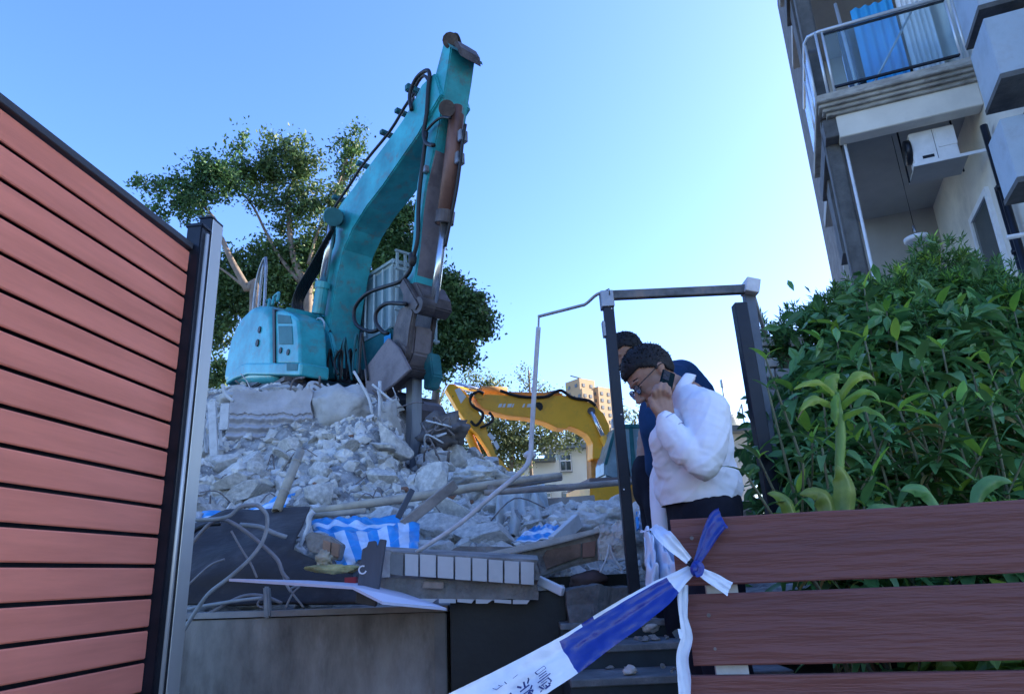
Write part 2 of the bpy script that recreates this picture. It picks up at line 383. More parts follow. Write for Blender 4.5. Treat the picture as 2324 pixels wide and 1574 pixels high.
# corner near/outer/bottom of each bay: photo position -> out distance fixed .45
def bayat(x, y, wd, ht, out=.5):
    b_, z_ = ons(x, y, out); bay(b_, b_ + wd, z_, z_ + ht, out)
bayat(2272, 173, .75, .85); bayat(2222, 18, .75, .85); bayat(2310, 408, .6, .85)
bb('wall_joint', .0, .015, -3.4, -.95, 5.2, 5.22, M['render_dk']); bb('wall_joint', .0, .015, -3.4, -.95, 6.9, 6.92, M['render_dk'])
# drain pipes by the flank
for (x0, y0, x1, y1, r) in ((2232, 285, 2286, 615, .05), (2262, 425, 2312, 610, .035)):
    b_, z_ = ons(x0, y0, .12); post_tube('drain_pipe', [W(.12 + (.0), b_, z_), W(.12, b_, 0)], r, M['navy'])
    post_tube('pipe_clamp', [W(.12, b_, z_ - 1.0), W(.12, b_, z_ - 1.06)], r * 1.5, M['navy'])
# lower door frame / window within the recess
zd = zslab - SD
bb('side_door', 0, .03, .2, 1.2, zd, zd + 2.3, M['winglass'])
for b0, b1, z0, z1 in ((.1, .2, 0, 2.4), (1.2, 1.3, 0, 2.4), (.2, 1.2, 2.3, 2.4)):
    bb('door_frame', 0, .06, b0, b1, zd + z0, zd + z1, M['white'])
# lower balcony rail (white ledge right above the shrubs)
post_tube('lower_ledge', [W(-.3, -1.2, zslab - SD + 1.0), W(.35, -1.2, zslab - SD + 1.0)], .035, M['white'])
# ---- air conditioner hung under the balcony, on its own tray
acb = -.35
a0, z1 = onf(2090, 292, acb); a1, z0 = onf(2195, 400, acb)
a0, z0 = onf(2115, 405, acb); a1, _ = onf(2190, 385, acb); _, z1 = onf(2090, 296, acb)
ac = thing('air_conditioner', 'white air conditioner outdoor unit hanging under the grey balcony ceiling', 'air conditioner', W((a0 + a1) / 2, acb, z0))
z0 += .3; z1 += .3; aa, ab = min(a0, a1), max(a0, a1); ab = aa + .62
z1 = z0 + .55
bb('casing', aa, ab, acb, acb + .30, z0, z1, M['white'], .015, ac)
bb('side_cover', aa - .002, aa + .26, acb - .012, acb, z0 + .2, z1 - .02, M['white'], .004, ac)
bb('grille_slot', ab - .28, ab - .12, acb - .006, acb + .002, z0 + .06, z0 + .11, M['navy'], 0, ac)
bb('panel_seam', aa + .29, aa + .296, acb - .003, acb, z0 + .02, z1 - .02, M['navy'], 0, ac)
post_tube('fan_outlet', [W(ab, acb + .15, z0 + .3), W(ab + .07, acb + .15, z0 + .3)], .2, M['navy'], ac, 16)
bb('tray', aa - .1, ab + .02, acb - .02, acb + .6, z0 - .04, z0 - .01, M['render_gy'], 0, ac)
bb('tray_rail', aa - .55, ab + .04, acb - .04, acb - .02, z0 - .055, z0 - .005, M['white'], 0, ac)
for a in (ab + .03, aa - .12):
    post_tube('hanger_rod', [W(a, acb + .5, z0 - .05), W(a, acb + .5, z1 + .5)], .014, M['navy'], ac)
# ---- pendant lamp under the same ceiling
a_, z_ = onf(2081, 543, .3)
lp = thing('pendant_lamp', 'round white pendant lamp hanging from the balcony ceiling, unlit', 'lamp', W(a_, .3, z_))
b = MB(); b.tube([W(a_, .3, z_ - .04), W(a_, .3, z_ - .02), W(a_, .3, z_ + .03), W(a_, .3, z_ + .05)], [.17, .19, .19, .12], 20); b.build('shade', M['white'], lp, smooth=True)
post_tube('stem', [W(a_, .3, z_ + .05), W(a_, .3, z_ + .25)], .02, M['steel'], lp)
post_tube('cord', [W(a_, .3, z_ + .25), W(a_, .3, zslab - .35)], .005, M['black'], lp)
post_tube('cord', [W(a_ + .05, .3, z_ - .5), W(a_ + .03, .3, z_ + .2)], .004, M['black'], lp)
# ================================================================== white houses in the distance
M['whitewall'] = mat('cream_white_render', (.66, .68, .62), .85, 0, .04, .4, .05, 20, stain=(.5, .52, .47), stscale=.5, stamt=.4)
M['eave'] = mat('grey_green_eave', (.16, .19, .19), .8, 0, .1, 1, .05, 20)
M['frame'] = mat('window_surround', (.30, .33, .32), .7, 0, .05, 2, .05, 20)
def hbox(name, x0, y0, x1, y1, Y, dep, m, par, zb=None, bev=0):
    p0 = at(x0, y0, Y); p1 = at(x1, y1, Y); zt = (p0.z + at(x1, y0, Y).z) / 2; zl = zb if zb is not None else (p1.z + at(x0, y1, Y).z) / 2
    b = MB(); b.box(((p0.x + p1.x) / 2, Y + dep / 2, (zt + zl) / 2), (p1.x - p0.x, dep, zt - zl)); return b.build(name, m, par, bevel=bev)
HY = 40.0
ho = thing('white_house', 'cream white three storey house with grey eaves behind the yellow excavator', 'house', at(1300, 1100, HY + 4) * 1)
ho.location.z = 0; ORG[ho.name] = Vector((ho.location.x, ho.location.y, 0))
hbox('wall', 1168, 1010 + 35, 1276, 1150, HY - 1.0, 8, M['whitewall'], ho, 0)
hbox('wall', 1262, 1012, 1425, 1150, HY, 8, M['whitewall'], ho, 0)
hbox('parapet', 1270, 990, 1425, 1008, HY + 1.0, 6, M['whitewall'], ho)
hbox('eave', 1240, 1004, 1426, 1012.5, HY - .8, 8.6, M['eave'], ho)
hbox('eave', 1160, 1040, 1262, 1046, HY - 1.7, 2, M['eave'], ho)
hbox('eave', 1188, 1100, 1262, 1103, HY - 1.3, .4, M['eave'], ho)
hbox('stair_head', 1285, 981, 1330, 992, HY + 2, 2, M['whitewall'], ho)
for (x0, y0, x1, y1) in ((1271, 1030, 1297, 1068), (1218, 1118, 1250, 1146), (1278, 1118, 1306, 1146), (1262, 1146, 1300, 1175)):
    f = hbox('window', x0 - 3, y0 - 4, x1 + 3, y1 + 3, HY - .22 - (1.0 if x0 < 1250 else 0), .22, M['frame'], ho)
    Y = HY - .27 - (1.0 if x0 < 1250 else 0)
    mx = (x0 + x1) / 2; my = y0 + (y1 - y0) * .38
    for (u0, v0, u1, v1) in ((x0, y0, mx, my), (mx, y0, x1, my), (x0, my, mx, y1), (mx, my, x1, y1)):
        hbox('pane', u0 + 1.6, v0 + 1.6, u1 - 1.6, v1 - 1.6, Y + .02, .06, M['winglass'], f)
    for (u0, v0, u1, v1) in ((mx - 1.4, y0, mx + 1.4, y1), (x0, my - 1.4, x1, my + 1.4), (x0, y0, x1, y0 + 1.4), (x0, y1 - 1.4, x1, y1), (x0, y0, x0 + 1.4, y1), (x1 - 1.4, y0, x1, y1)):
        hbox('sash', u0, v0, u1, v1, Y - .03, .08, M['white'], f)
b = MB(); b.tube([at(1305, 1003, HY - 1), at(1268, 1058, HY - 1.3), at(1190, 1068, HY - 2)], .04, 5)
def acunit(x, y, Y, lab, s=1.0, side=-1):
    p = at(x, y, Y); o = thing('air_conditioner', lab, 'air conditioner', p, 'air conditioners on the roof of the white house')
    b = MB(); b.box(p + Vector((0, 0, .32 * s)), (.95 * s, .4, .66 * s)); b.build('casing', M['white'], o, bevel=.04)
    b = MB(); c = p + Vector((-.2 * s, -.21, .32 * s)); b.tube([c, c + Vector((0, -.03, 0))], .24 * s, 18); b.build('fan_grille', M['winglass'], o)
    b = MB(); c = p + Vector((-.2 * s, -.245, .32 * s)); b.tube([c, c + Vector((0, -.02, 0))], .10 * s, 12); b.build('fan_hub', M['white'], o)
    b = MB(); b.box(p + Vector((.28 * s, -.205, .5 * s)), (.16 * s, .02, .1 * s)); b.build('badge', M['bluecurtain'], o)
    b = MB(); b.box(p + Vector((0, 0, -.15)), (.7 * s, .4, .28)); b.build('stand', M['eave'], o)
acunit(1244, 1019, 38.0, 'dusty white rooftop air conditioner at the left corner of the white house', 1.15)
acunit(1323, 1004, 38.0, 'white rooftop air conditioner right of centre above the house window', 1.15)
# second house seen between the man in white and the gate post
h2 = thing('white_house', 'white house with clutter along its sloping roof edge, between white shirt and gate posts', 'house', (at(1700, 1100, 30).x, 33, 0))
def qp(name, pts, m, vec=(0, .6, 0), par=h2): b = MB(); b.prism(pts, vec); return b.build(name, m, par)
wz = 0
A0 = at(1655, 965, 26); A1 = at(1690, 965, 26); A2 = at(1735, 1010, 33); 
qp('wall', [Vector((A0.x - 1.5, 26, 0)), Vector((A1.x, 26, 0)), Vector((A1.x, 26, A1.z)), Vector((A0.x - 1.5, 26, A1.z))], M['whitewall'], (0, .5, 0))
E2 = Vector((A1.x + 2.6, 38, 0))
qp('wall', [Vector((A1.x + .002, 26, 0)), E2, E2 + ZV * A1.z, Vector((A1.x + .002, 26, A1.z))], M['whitewall'], (-.5, .3, 0))
d2 = (E2 - Vector((A1.x, 26, 0))).normalized(); n2_ = Vector((d2.y, -d2.x, 0))
qp('eave', [Vector((A1.x, 26, A1.z - .3)) + n2_ * .05, E2 + ZV * (A1.z - .3) + n2_ * .05, E2 + ZV * (A1.z - .3) + n2_ * .55, Vector((A1.x, 25.9, A1.z - .3)) + n2_ * .55], M['eave'], (0, 0, .22))
qp('eave', [Vector((A0.x - 1.5, 25.4, A1.z - .3)), Vector((A1.x + .5, 25.4, A1.z - .3)), Vector((A1.x + .5, 25.98, A1.z - .3)), Vector((A0.x - 1.5, 25.98, A1.z - .3))], M['eave'], (0, 0, .22))
for i in range(5):
    for zz in (1.6, 4.6):
        c = Vector((A1.x, 26, 0)) + d2 * (1.2 + 2.2 * i) + n2_ * .03 + ZV * (A1.z - zz)
        b = MB(); b.box(c, (.9, .12, 1.2), rotbasis(d2, n2_, ZV)); f = b.build('window', M['frame'], h2)
        b = MB(); b.box(c + n2_ * .06, (.7, .04, 1.0), rotbasis(d2, n2_, ZV)); b.build('pane', M['winglass'], f)
rr = random.Random(8)
for i in range(9):
    c = Vector((A1.x - .3, 26.5, A1.z)) + d2 * (.6 + 1.1 * i)
    b = MB(); b.ell(c + ZV * .25, (.3 + .2 * rr.random(), .3, .25 + .25 * rr.random()), nu=9, nv=6); b.build('roof_tank', M['cornice'] if i % 2 else M['whitewall'], h2, smooth=True)
b = MB(); p = Vector((A1.x - .5, 26.4, A1.z)); b.tube([p, p + ZV * 1.6], .035, 6); b.tube([p + ZV * 1.6, p + ZV * 1.9], .07, 6); b.tube([p + ZV * .55, p + ZV * .65], .2, 8)
b.build('mast', M['steel'], h2)
for i in range(6):
    b = MB(); c = Vector((A1.x, 26, A1.z)) + d2 * (2 * i); b.tube([c, c + ZV * .8], .03, 5); b.build('railing_post', M['steel'], h2)
b = MB(); c = Vector((A1.x, 26, A1.z + .8)); b.tube([c, c + d2 * 10], .03, 5); b.build('railing_bar', M['steel'], h2)
# ================================================================== high-rise far away
M['tower_lit'] = mat('tan_tower_tiles', (.42, .29, .17), .85, 0, .06, .05, 0)
M['tower_win'] = mat('tower_window', (.09, .10, .12), .3, 0, .1, 1, 0)
HT = 330.0
tw = thing('tower_block', 'tall stepped tan residential tower far off on the skyline', 'tower', (at(1350, 940, HT).x, HT, 0))
ta = radians(38); TX = Vector((cos(ta), sin(ta), 0)); TY = Vector((-sin(ta), cos(ta), 0))
RT = rotbasis(TX, TY, ZV)
base = Vector((at(1352, 940, HT).x, HT, 0))
def tb(u, v, wu, wv, ypx, fl=3.0):
    zt = at(1350, ypx, HT).z; c = base + TX * u + TY * v
    b = MB(); b.box(c + ZV * zt / 2, (wu, wv, zt), RT); b.build('tower_wall', M['tower_lit'], tw)
    k = 0; z = zt - 3.2
    while z > 60 and k < 14:
        for (ax, n_, wd) in ((TX, -TY, wu), (TY, TX, wv)):   # faces toward camera: -TY side and -TX/+TX side
            hw = (wv if ax is TX else wu) / 2
            cc = 0
            nn = max(1, int(wd / 3.4))
            for j in range(nn):
                p = c + ax * ((j + .5) / nn - .5) * wd + n_ * (hw + .1) + ZV * z
                WIN.box(p, (1.6, .3, 1.6) if ax is TX else (.3, 1.6, 1.6), RT)
                p2 = c + ax * ((j + .5) / nn - .5) * wd + (-n_ if ax is TY else n_) * (hw + .1) + ZV * z
                if ax is TY: WIN.box(p2, (.3, 1.6, 1.6), RT)
        z -= 3.4; k += 1
WIN = MB()
tb(-6, 3, 10, 10, 866); tb(3, 0, 9, 9, 882); tb(-10, -2, 7, 8, 895); tb(9, 2, 7, 9, 884 + 8)
tb(14, 4, 6, 8, 898)
WIN.build('window_grid', M['tower_win'], tw, kind='stuff', fix=False)
b = MB(); p = base + TX * -8 + ZV * at(1330, 864, HT).z; b.bar(p, p + Vector((-5, 0, 1.6)), .5); b.build('roof_crane', M['rebar'], tw)
# ================================================================== steel gateway frame
GY = 3.3
ga = thing('metal_gateway', 'bare dark metal door frame standing around the two men', 'frame', at(1440, 1345, GY))
def bar(name, a, b_, w_, h_, m, par, bev=.003, Y=GY, Y2=None, **k):
    p = at(a[0], a[1], Y); q = at(b_[0], b_[1], Y2 or Y); m_ = MB(); m_.bar(p, q, w_, h_, up=(0, 1, 0)); return m_.build(name, m, par, bevel=bev, **k)
bar('left_post', (1379, 682), (1440, 1348), .05, .05, M['navy'], ga)
bar('post_head', (1375, 664), (1379, 700), .065, .07, M['steel'], ga)
bar('lintel', (1378, 671), (1705, 656), .045, .036, mat('rusty_grey_lintel', (.13, .135, .14), .6, .3, .25, 9, .2, 40, stain=(.22, .15, .11), stscale=9, stamt=.7), ga)
bar('corner_block', (1688, 650), (1719, 656), .075, .09, M['dirtywhite'], ga)
bar('right_post', (1697, 655), (1765, 1150), .052, .05, mat('grey_steel_post', (.10, .12, .15), .45, .3), ga, Y=GY + .03)
bar('inner_post', (1677, 690), (1757, 1165), .062, .06, M['navy'], ga, Y=GY - .06)
bar('post_bracket', (1372, 730), (1376, 765), .03, .04, M['steel'], ga)
bar('back_brace', (1710, 672), (1738, 762), .02, .02, M['dirtywhite'], ga, Y=GY + .1, Y2=GY + .6)
b = MB()
for p in ((1388, 700), (1381, 694), (1410, 940), (1416, 1110)): b.ell(at(p[0], p[1], GY - .03), .004, nu=6, nv=4)
b.build('rivets', M['white'], ga, kind='stuff')
b = MB(); b.tube([at(1352, 673, GY), at(1366, 664, GY), at(1382, 655, GY - .03), at(1384, 668, GY - .04)], .003, 5); b.build('tie_wire', M['black'], ga)
# bent conduit hanging off the frame
cdm = M['dirtywhite']
b = MB(); b.tube([at(1380, 661, GY), at(1355, 668, GY), at(1330, 689, GY + .1), at(1312, 695, GY + .15), at(1222, 718, GY + .3)], .0085, 8, smooth=5)
o = b.build('bent_conduit', mat('dull_conduit', (.33, .34, .33), .5, .2), smooth=True, label='bent grey conduit reaching left from the top of the door frame', cat='pipe')
b = MB(); b.tube([at(1222, 742, 3.6), at(1216, 830, 3.65), at(1207, 980, 3.7), at(1203, 1035, 3.7), at(1185, 1068, 3.7), at(1120, 1122, 3.72), at(1040, 1190, 3.75), at(945, 1252, 3.8)], [.013, .013, .013, .014, .0135, .013, .012, .011], 9, smooth=5)
o = b.build('bent_pipe', M['dirtywhite'], smooth=True, label='long thin white pipe bent above the rubble, rising toward the sky', cat='pipe')
b = MB(); b.tube([at(1223, 716, 3.59), at(1222, 745, 3.6)], .006, 6); b.build('bare_end', M['steel'], o)
b = MB(); b.ell(at(1203, 1032, 3.72), (.035, .03, .025), nu=10, nv=6); b.build('pipe_joint', M['dirtywhite'], o, smooth=True)
# ruined brick stub behind the right post
rs = thing('brick_stub', 'broken stub of pale brick wall behind the right gate post', 'wall', at(1770, 1150, 3.9))
rr = random.Random(5)
for r_ in range(16):
    for c_ in range(3):
        x0 = 1722 + c_ * 34 - (r_ % 2) * 14 + r_ * 4.4; y0 = 768 + r_ * 24
        if rr.random() < .12 or (r_ < 3 and c_ == 1): continue
        b = MB(); p = at(x0 + 15, y0 + 11, 3.9); b.box(p + Vector((0, rr.uniform(-.01, .01), 0)), (.078, .09, .052), Matrix.Rotation(rr.uniform(-.05, .05), 3, 'Y')); b.build('brick', M['concrete'], rs, bevel=.003)
b = MB(); b.prism([at(1728, 775, 3.93), at(1812, 772, 3.93), at(1830, 830, 3.93), at(1880, 1150, 3.93), at(1790, 1150, 3.93)], (0, .08, 0)); b.build('mortar_core', M['wallcon'], rs)
# ================================================================== teal excavator with a hydraulic breaker
M['teal'] = mat('faded_teal_paint', (.04, .38, .41), .28, 0, .15, 1.6, .08, 40, col2=(.015, .20, .22), stain=(.13, .17, .16), stscale=5, stamt=.75, spec=.5)
M['teal_d'] = mat('dusty_dark_teal', (.02, .15, .17), .6, 0, .2, 2, .1, 30, stain=(.09, .13, .13), stscale=4, stamt=.5)
M['grime'] = mat('greasy_brown_steel', (.10, .08, .075), .55, .3, .25, 4, .25, 25, col2=(.05, .042, .045), stain=(.2, .17, .15), stscale=3, stamt=.5)
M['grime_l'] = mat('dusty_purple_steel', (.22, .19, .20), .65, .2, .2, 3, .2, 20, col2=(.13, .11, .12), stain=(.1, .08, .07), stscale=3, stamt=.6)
M['barrel'] = mat('rusty_cylinder', (.20, .10, .075), .5, .2, .2, 3, .1, 30, stretch=(1, 1, .4))
M['chrome'] = mat('hydraulic_chrome', (.62, .63, .64), .22, .9, .04, 3, 0)
M['cabglass'] = mat('cab_glass', (.24, .36, .42), .06, 0, .15, 2, 0, spec=.8)
M['cabpale'] = mat('pale_cab_paint', (.38, .48, .50), .5, 0, .1, 3, .08, 30, stain=(.2, .24, .25), stscale=4, stamt=.4)
O = at(745, 868, 12.6); az_ = radians(-48)
HH = Vector((cos(az_), sin(az_), 0)); NN = Vector((-sin(az_), cos(az_), 0))      # forward, and left of the machine (away)
def L_(h, s, z): return O + HH * h + NN * s + ZV * z
def bp(x, y, s=0): return onplane(x, y, O + NN * s, NN)
ex = thing('excavator', 'big teal excavator with a hydraulic breaker, parked high on the rubble heap', 'excavator', (O.x, O.y, O.z - 1.6))
WB = .62
def plate(name, pts, s0, wdt, m, bev=.02, par=ex, mats=None):
    b = MB(); b.prism([bp(x, y, s0) for x, y in pts], NN * wdt); return b.build(name, mats or m, par, bevel=bev)
S0 = -.31
plate('boom', [(684, 850), (696, 792), (706, 735), (722, 655), (735, 590), (746, 535), (757, 490), (776, 458), (802, 425), (832, 382), (860, 345), (890, 305), (915, 270), (935, 235), (957, 192), (985, 165), (1000, 215), (972, 262), (948, 306), (905, 368), (868, 422), (832, 468), (800, 520), (780, 566), (768, 620), (757, 680), (748, 740), (742, 800), (738, 850)], S0, WB, M['teal'])
# long pipes running up the back of the boom
for i, (s, m_) in enumerate(((-.16, 'black'), (-.04, 'teal_d'), (.12, 'black'))):
    b = MB(); b.tube([bp(x, y, s) for x, y in ((741, 560), (751, 488), (795, 418), (828, 368), (885, 298), (918, 244), (940, 212))], .028, 6, smooth=3); b.build('boom_pipe', M[m_], ex, smooth=True)
for x, y in ((772, 452), (828, 376), (882, 306), (916, 258)):
    b = MB(); b.box(bp(x, y, -.02), (.1, .34, .08), rotbasis(HH, NN, ZV)); b.build('pipe_clamp', M['teal_d'], ex, bevel=.01)
b = MB(); b.tube([bp(x, y, S0 - .04) for x, y in ((934, 250), (930, 215), (945, 178), (968, 160), (975, 170), (972, 200), (968, 260), (962, 300), (968, 325), (985, 330))], .035, 8, smooth=4); b.build('hose_loop', M['black'], ex, smooth=True)
b = MB(); b.tube([bp(x, y, .1) for x, y in ((938, 240), (940, 205), (962, 172), (978, 200), (985, 250))], .03, 8, smooth=4); b.build('hose_loop', M['black'], ex, smooth=True)
b = MB(); b.box(bp(938, 205, -.1), (.12, .3, .14), rotbasis(HH, NN, ZV)); b.build('hose_bracket', M['teal_d'], ex, bevel=.02)
b = MB(); b.tube([bp(x, y, S0 - .02) for x, y in ((965, 300), (985, 278), (1004, 266), (1022, 268))], .022, 7, smooth=4); b.build('feed_hose', M['black'], ex, smooth=True)
# bundles of hoses drooping off the boom foot toward the swivel
rr = random.Random(3)
for i in range(7):
    s = -.62 + i * .04; dx = i * 4.5
    b = MB(); b.tube([bp(752 + dx * .3, 520, s), bp(728 + dx, 560, s), bp(700 + dx, 610, s), bp(676 + dx, 650, s), bp(664 + dx * .8, 690, s), bp(672 + dx, 730, s)], .022, 6, smooth=4)
    b.build('boom_hose', M['black'], ex, smooth=True)
for i in range(15):
    x = 716 + 7.5 * i + rr.uniform(-5, 5); yt = 775 + rr.uniform(-24, 24); s = -.75 + rr.random() * .5
    b = MB(); b.tube([bp(x - 6, 850, s), bp(x - 8 + rr.uniform(-8, 8), 820, s), bp(x, yt, s), bp(x + 4, yt + 18, s + .1), bp(x + 6 + rr.uniform(-12, 12), 862, s + .1)], .02, 6, smooth=4)
    b.build('swivel_hose', M['black'] if i % 3 else M['teal_d'], ex, smooth=True)
b = MB(); b.tube([bp(x, y, -.6) for x, y in ((702, 770), (712, 735), (726, 722), (736, 735), (730, 762))], .02, 6, smooth=4); b.build('grab_rail', M['cabpale'], ex, smooth=True)
# boom rams
def ram(pa, pb, s, rb, f0, mb='teal', rr_=None, lab=''):
    A = bp(*pa, s); B = bp(*pb, s); C = A.lerp(B, f0)
    b = MB(); b.tube([A, C], rb, 14); b.tube([C - (B - A).normalized() * .12, C], rb * 1.18, 14); o = b.build('ram_barrel', M[mb], ex, kind=None)
    b = MB(); b.tube([C, B], rr_ or rb * .55, 12); b.build('ram_rod', M['chrome'], ex, smooth=True)
    b = MB(); b.tube([B - NN * .15, B + NN * .15], rb * 1.15, 12); b.build('ram_pin', M['teal_d'], ex)
ram((722, 712), (757, 492), S0 - .16, .12, .32, 'teal', .075)
ram((803, 722), (838, 512), -S0 + .18, .12, .32, 'teal', .075)
b = MB(); b.tube([bp(757, 492, S0 - .3), bp(757, 492, S0 + .02)], .17, 14); b.build('boom_boss', M['teal_d'], ex)
plate('boom_foot_cheek', [(690, 860), (700, 770), (722, 712), (748, 760), (770, 860)], S0 - .1, .09, M['teal'])
plate('boom_foot_cheek', [(690, 860), (700, 770), (722, 712), (748, 760), (770, 860)], -S0, .09, M['teal'])
# rust scars on the boom underside : thin raised scale
# dipper arm
AW = .5; SA = -.25
plate('arm', [(1006, 98), (1024, 104), (1016, 160), (1006, 219), (997, 280), (985, 340), (967, 417), (958, 480), (951, 560), (946, 600), (938, 655), (918, 652), (930, 596), (936, 545), (940, 480), (946, 417), (955, 360), (962, 320), (966, 270), (974, 220), (986, 175)], SA, AW, M['teal'])
plate('arm_wear_plate', [(946, 600), (951, 560), (958, 480), (967, 417), (985, 340), (990, 341), (972, 418), (962, 482), (955, 562), (950, 602), (941, 656), (938, 655)], SA + .03, AW - .06, M['grime_l'], .004)
plate('arm_head', [(1004, 108), (1008, 90), (1020, 82), (1036, 92), (1044, 106), (1046, 128), (1030, 104)], SA + .04, AW - .08, M['grime'], .015)
plate('head_flange', [(1014, 96), (1028, 104), (1030, 112), (1020, 106)], SA - .05, AW + .1, M['teal_d'], .008)
b = MB(); b.tube([bp(1022, 92, SA - .02), bp(1022, 92, SA + AW + .02)], .13, 12); b.build('head_pin', M['grime'], ex)
b = MB(); b.tube([bp(1015, 108, SA + .1), bp(1026, 84, SA + .15), bp(1036, 80, SA + .2), bp(1044, 100, SA + .3), bp(1048, 118, SA + .36)], .035, 7, smooth=4); b.build('head_hose', M['black'], ex, smooth=True)
def onface(p0_, p1_, t_, s_, out):           # point on an underside strip between two outline points
    a = bp(*p0_, 0); c = bp(*p1_, 0); d = (c - a).normalized(); n_ = d.cross(NN).normalized()
    if n_.dot(EYE - a) < 0: n_ = -n_
    return a.lerp(c, t_) + NN * s_ + n_ * out
def mark(name, e0, e1, pts_, m):
    b = MB(); q_ = [onface(e0, e1, t_, s_, .003) for t_, s_ in pts_]; b.prism(q_, (onface(e0, e1, .5, 0, .006) - onface(e0, e1, .5, 0, .002))); b.build(name, m, ex)
# dark scrape along the boom belly and the hand painted mark on the arm head
mark('dark_scrape', (868, 422), (800, 520), [(.02, .12), (.1, .2), (.45, .16), (.95, .0), (1.0, -.06), (.6, .02), (.3, .0)], M['black'])
mark('dark_scrape', (800, 520), (780, 566), [(.1, .0), (.2, .06), (.7, .0), (.6, -.05)], M['black'])
mark('weld_patch', (905, 368), (868, 422), [(.2, -.2), (.2, .2), (.26, .2), (.26, -.2)], M['teal_d'])
mark('weld_patch', (780, 566), (768, 620), [(.5, -.28), (.5, .28), (.56, .28), (.56, -.28)], M['teal_d'])
for pp in ([(.0, -.02), (.0, .02), (1.0, .02), (1.0, -.02)],): mark('painted_mark', (1020, 130), (1010, 200), pp, M['grime'])
mark('painted_mark', (1018, 145), (1010, 195), [(.2, .14), (.26, .17), (.62, .06), (.55, .03)], M['grime'])
mark('painted_mark', (1018, 145), (1010, 195), [(.55, .03), (.62, .06), (.95, .13), (.98, .09)], M['grime'])
mark('rust_streak', (1010, 200), (1002, 250), [(.1, -.2), (.1, -.17), (1, -.16), (1, -.2)], M['barrel'])
# letter K sprayed on the arm head
def ink(name, segs, s, wd, m):
    b = MB()
    for i, (a, c) in enumerate(segs): b.bar(a, c, wd, .006 - .0006 * i)
    return b.build(name, m, ex, kind='stuff')
# arm (bucket) ram along the front
FR = Vector(HH)
def ap(x, y, s): return bp(x, y, s)
sR = -.03
A = ap(1039, 241, sR); C = ap(1008, 508, sR); B = ap(985, 690, sR)
b = MB(); b.tube([A, A.lerp(C, .06), A.lerp(C, .08), C], [.08, .08, .125, .125], 16); o = b.build('bucket_ram_barrel', M['barrel'], ex, smooth=True)
b = MB(); b.tube([C - (B - C).normalized() * .2, C], .15, 16); b.build('gland', M['grime'], ex)
b = MB(); b.tube([C, B], .068, 12); b.build('bucket_ram_rod', M['chrome'], ex, smooth=True)
b = MB(); b.tube([ap(1014, 246, SA - .06), ap(1014, 246, SA + AW + .06)], .13, 16); b.build('ram_pivot', M['grime'], ex)
for s, r in ((sR + .02, .028), (sR + .09, .02)):
    b = MB(); b.tube([ap(1056, 282, s), ap(1050, 320, s), ap(1046, 355, s), ap(1036, 430, s), ap(1018, 520, s), ap(1010, 560, s)], r, 7, smooth=3); b.build('ram_pipe', M['black'], ex, smooth=True)
for x, y in ((1036, 310), (1029, 360)):
    b = MB(); b.box(ap(x + 14, y, sR + .04), (.1, .14, .2), rotbasis(HH, NN, ZV)); b.build('pipe_bracket', M['steel'], ex, bevel=.01)
b = MB(); b.box(ap(966, 385, SA - .04), (.1, .08, .12), rotbasis(HH, NN, ZV)); b.build('arm_bracket', M['steel'], ex, bevel=.01)
b = MB(); b.tube([ap(x, y, SA - .08) for x, y in ((968, 300), (958, 380), (950, 460), (948, 540), (936, 590), (928, 618), (905, 640), (868, 652), (830, 668), (805, 700), (808, 735), (838, 752), (858, 748))], .034, 8, smooth=4); b.build('breaker_hose', M['black'], ex, smooth=True)
b = MB(); b.tube([ap(x, y, SA - .16) for x, y in ((922, 690), (880, 688), (856, 705), (853, 730), (868, 752), (880, 756))], .034, 8, smooth=4); b.build('breaker_hose', M['black'], ex, smooth=True)
b = MB(); b.ell(ap(936, 588, SA - .08), (.07, .07, .13), nu=8, nv=6); b.build('hose_coupling', M['black'], ex, smooth=True)
# linkage, bracket and breaker
plate('arm_tip', [(936, 640), (946, 640), (960, 668), (962, 692), (948, 710), (926, 708), (912, 685), (918, 640)], SA - .02, AW + .04, M['grime'])
plate('tipping_link', [(915, 628), (936, 665), (950, 690), (942, 705), (926, 700), (905, 650)], SA - .12, .1, M['grime'])
plate('tipping_link', [(958, 612), (985, 655), (998, 690), (990, 712), (972, 708), (955, 650)], SA + AW + .02, .09, M['grime'])
for x, y, r, s in ((948, 692, .13, SA - .1), (972, 696, .14, SA + AW * .5)):
    b = MB(); b.tube([bp(x, y, s), bp(x, y, s) + NN * .24], r, 16); b.build('link_pin', M['grime'], ex)
plate('bracket_cheek', [(905, 700), (925, 690), (938, 705), (930, 745), (925, 790), (918, 822), (895, 842), (880, 835), (888, 790), (892, 745)], SA - .1, .09, M['grime'])
plate('bracket_cheek', [(948, 705), (968, 690), (985, 700), (978, 745), (968, 800), (955, 828), (928, 828), (930, 790), (938, 745)], SA + AW - .12, .10, M['grime'])
plate('bracket_front', [(925, 738), (942, 738), (936, 800), (922, 832), (905, 828)], SA + .02, AW - .16, M['grime_l'], .03)
plate('bracket_base', [(884, 822), (915, 822), (926, 834), (918, 850), (888, 852)], SA - .04, AW, M['grime'], .03)
for x, y, s in ((912, 800, SA - .14), (958, 812, SA + AW + .02)):
    b = MB(); b.tube([bp(x, y, s), bp(x, y, s) + NN * .1], .11, 14); b.build('bracket_pin', M['grime'], ex)
plate('breaker_side_plate', [(826, 838), (880, 766), (905, 790), (930, 838), (900, 866), (866, 892), (834, 922)], SA - .22, .05, M['grime_l'], .01)
plate('breaker_box', [(828, 850), (866, 806), (888, 802), (900, 838), (862, 878), (835, 910)], SA - .16, .36, M['grime'], .02)
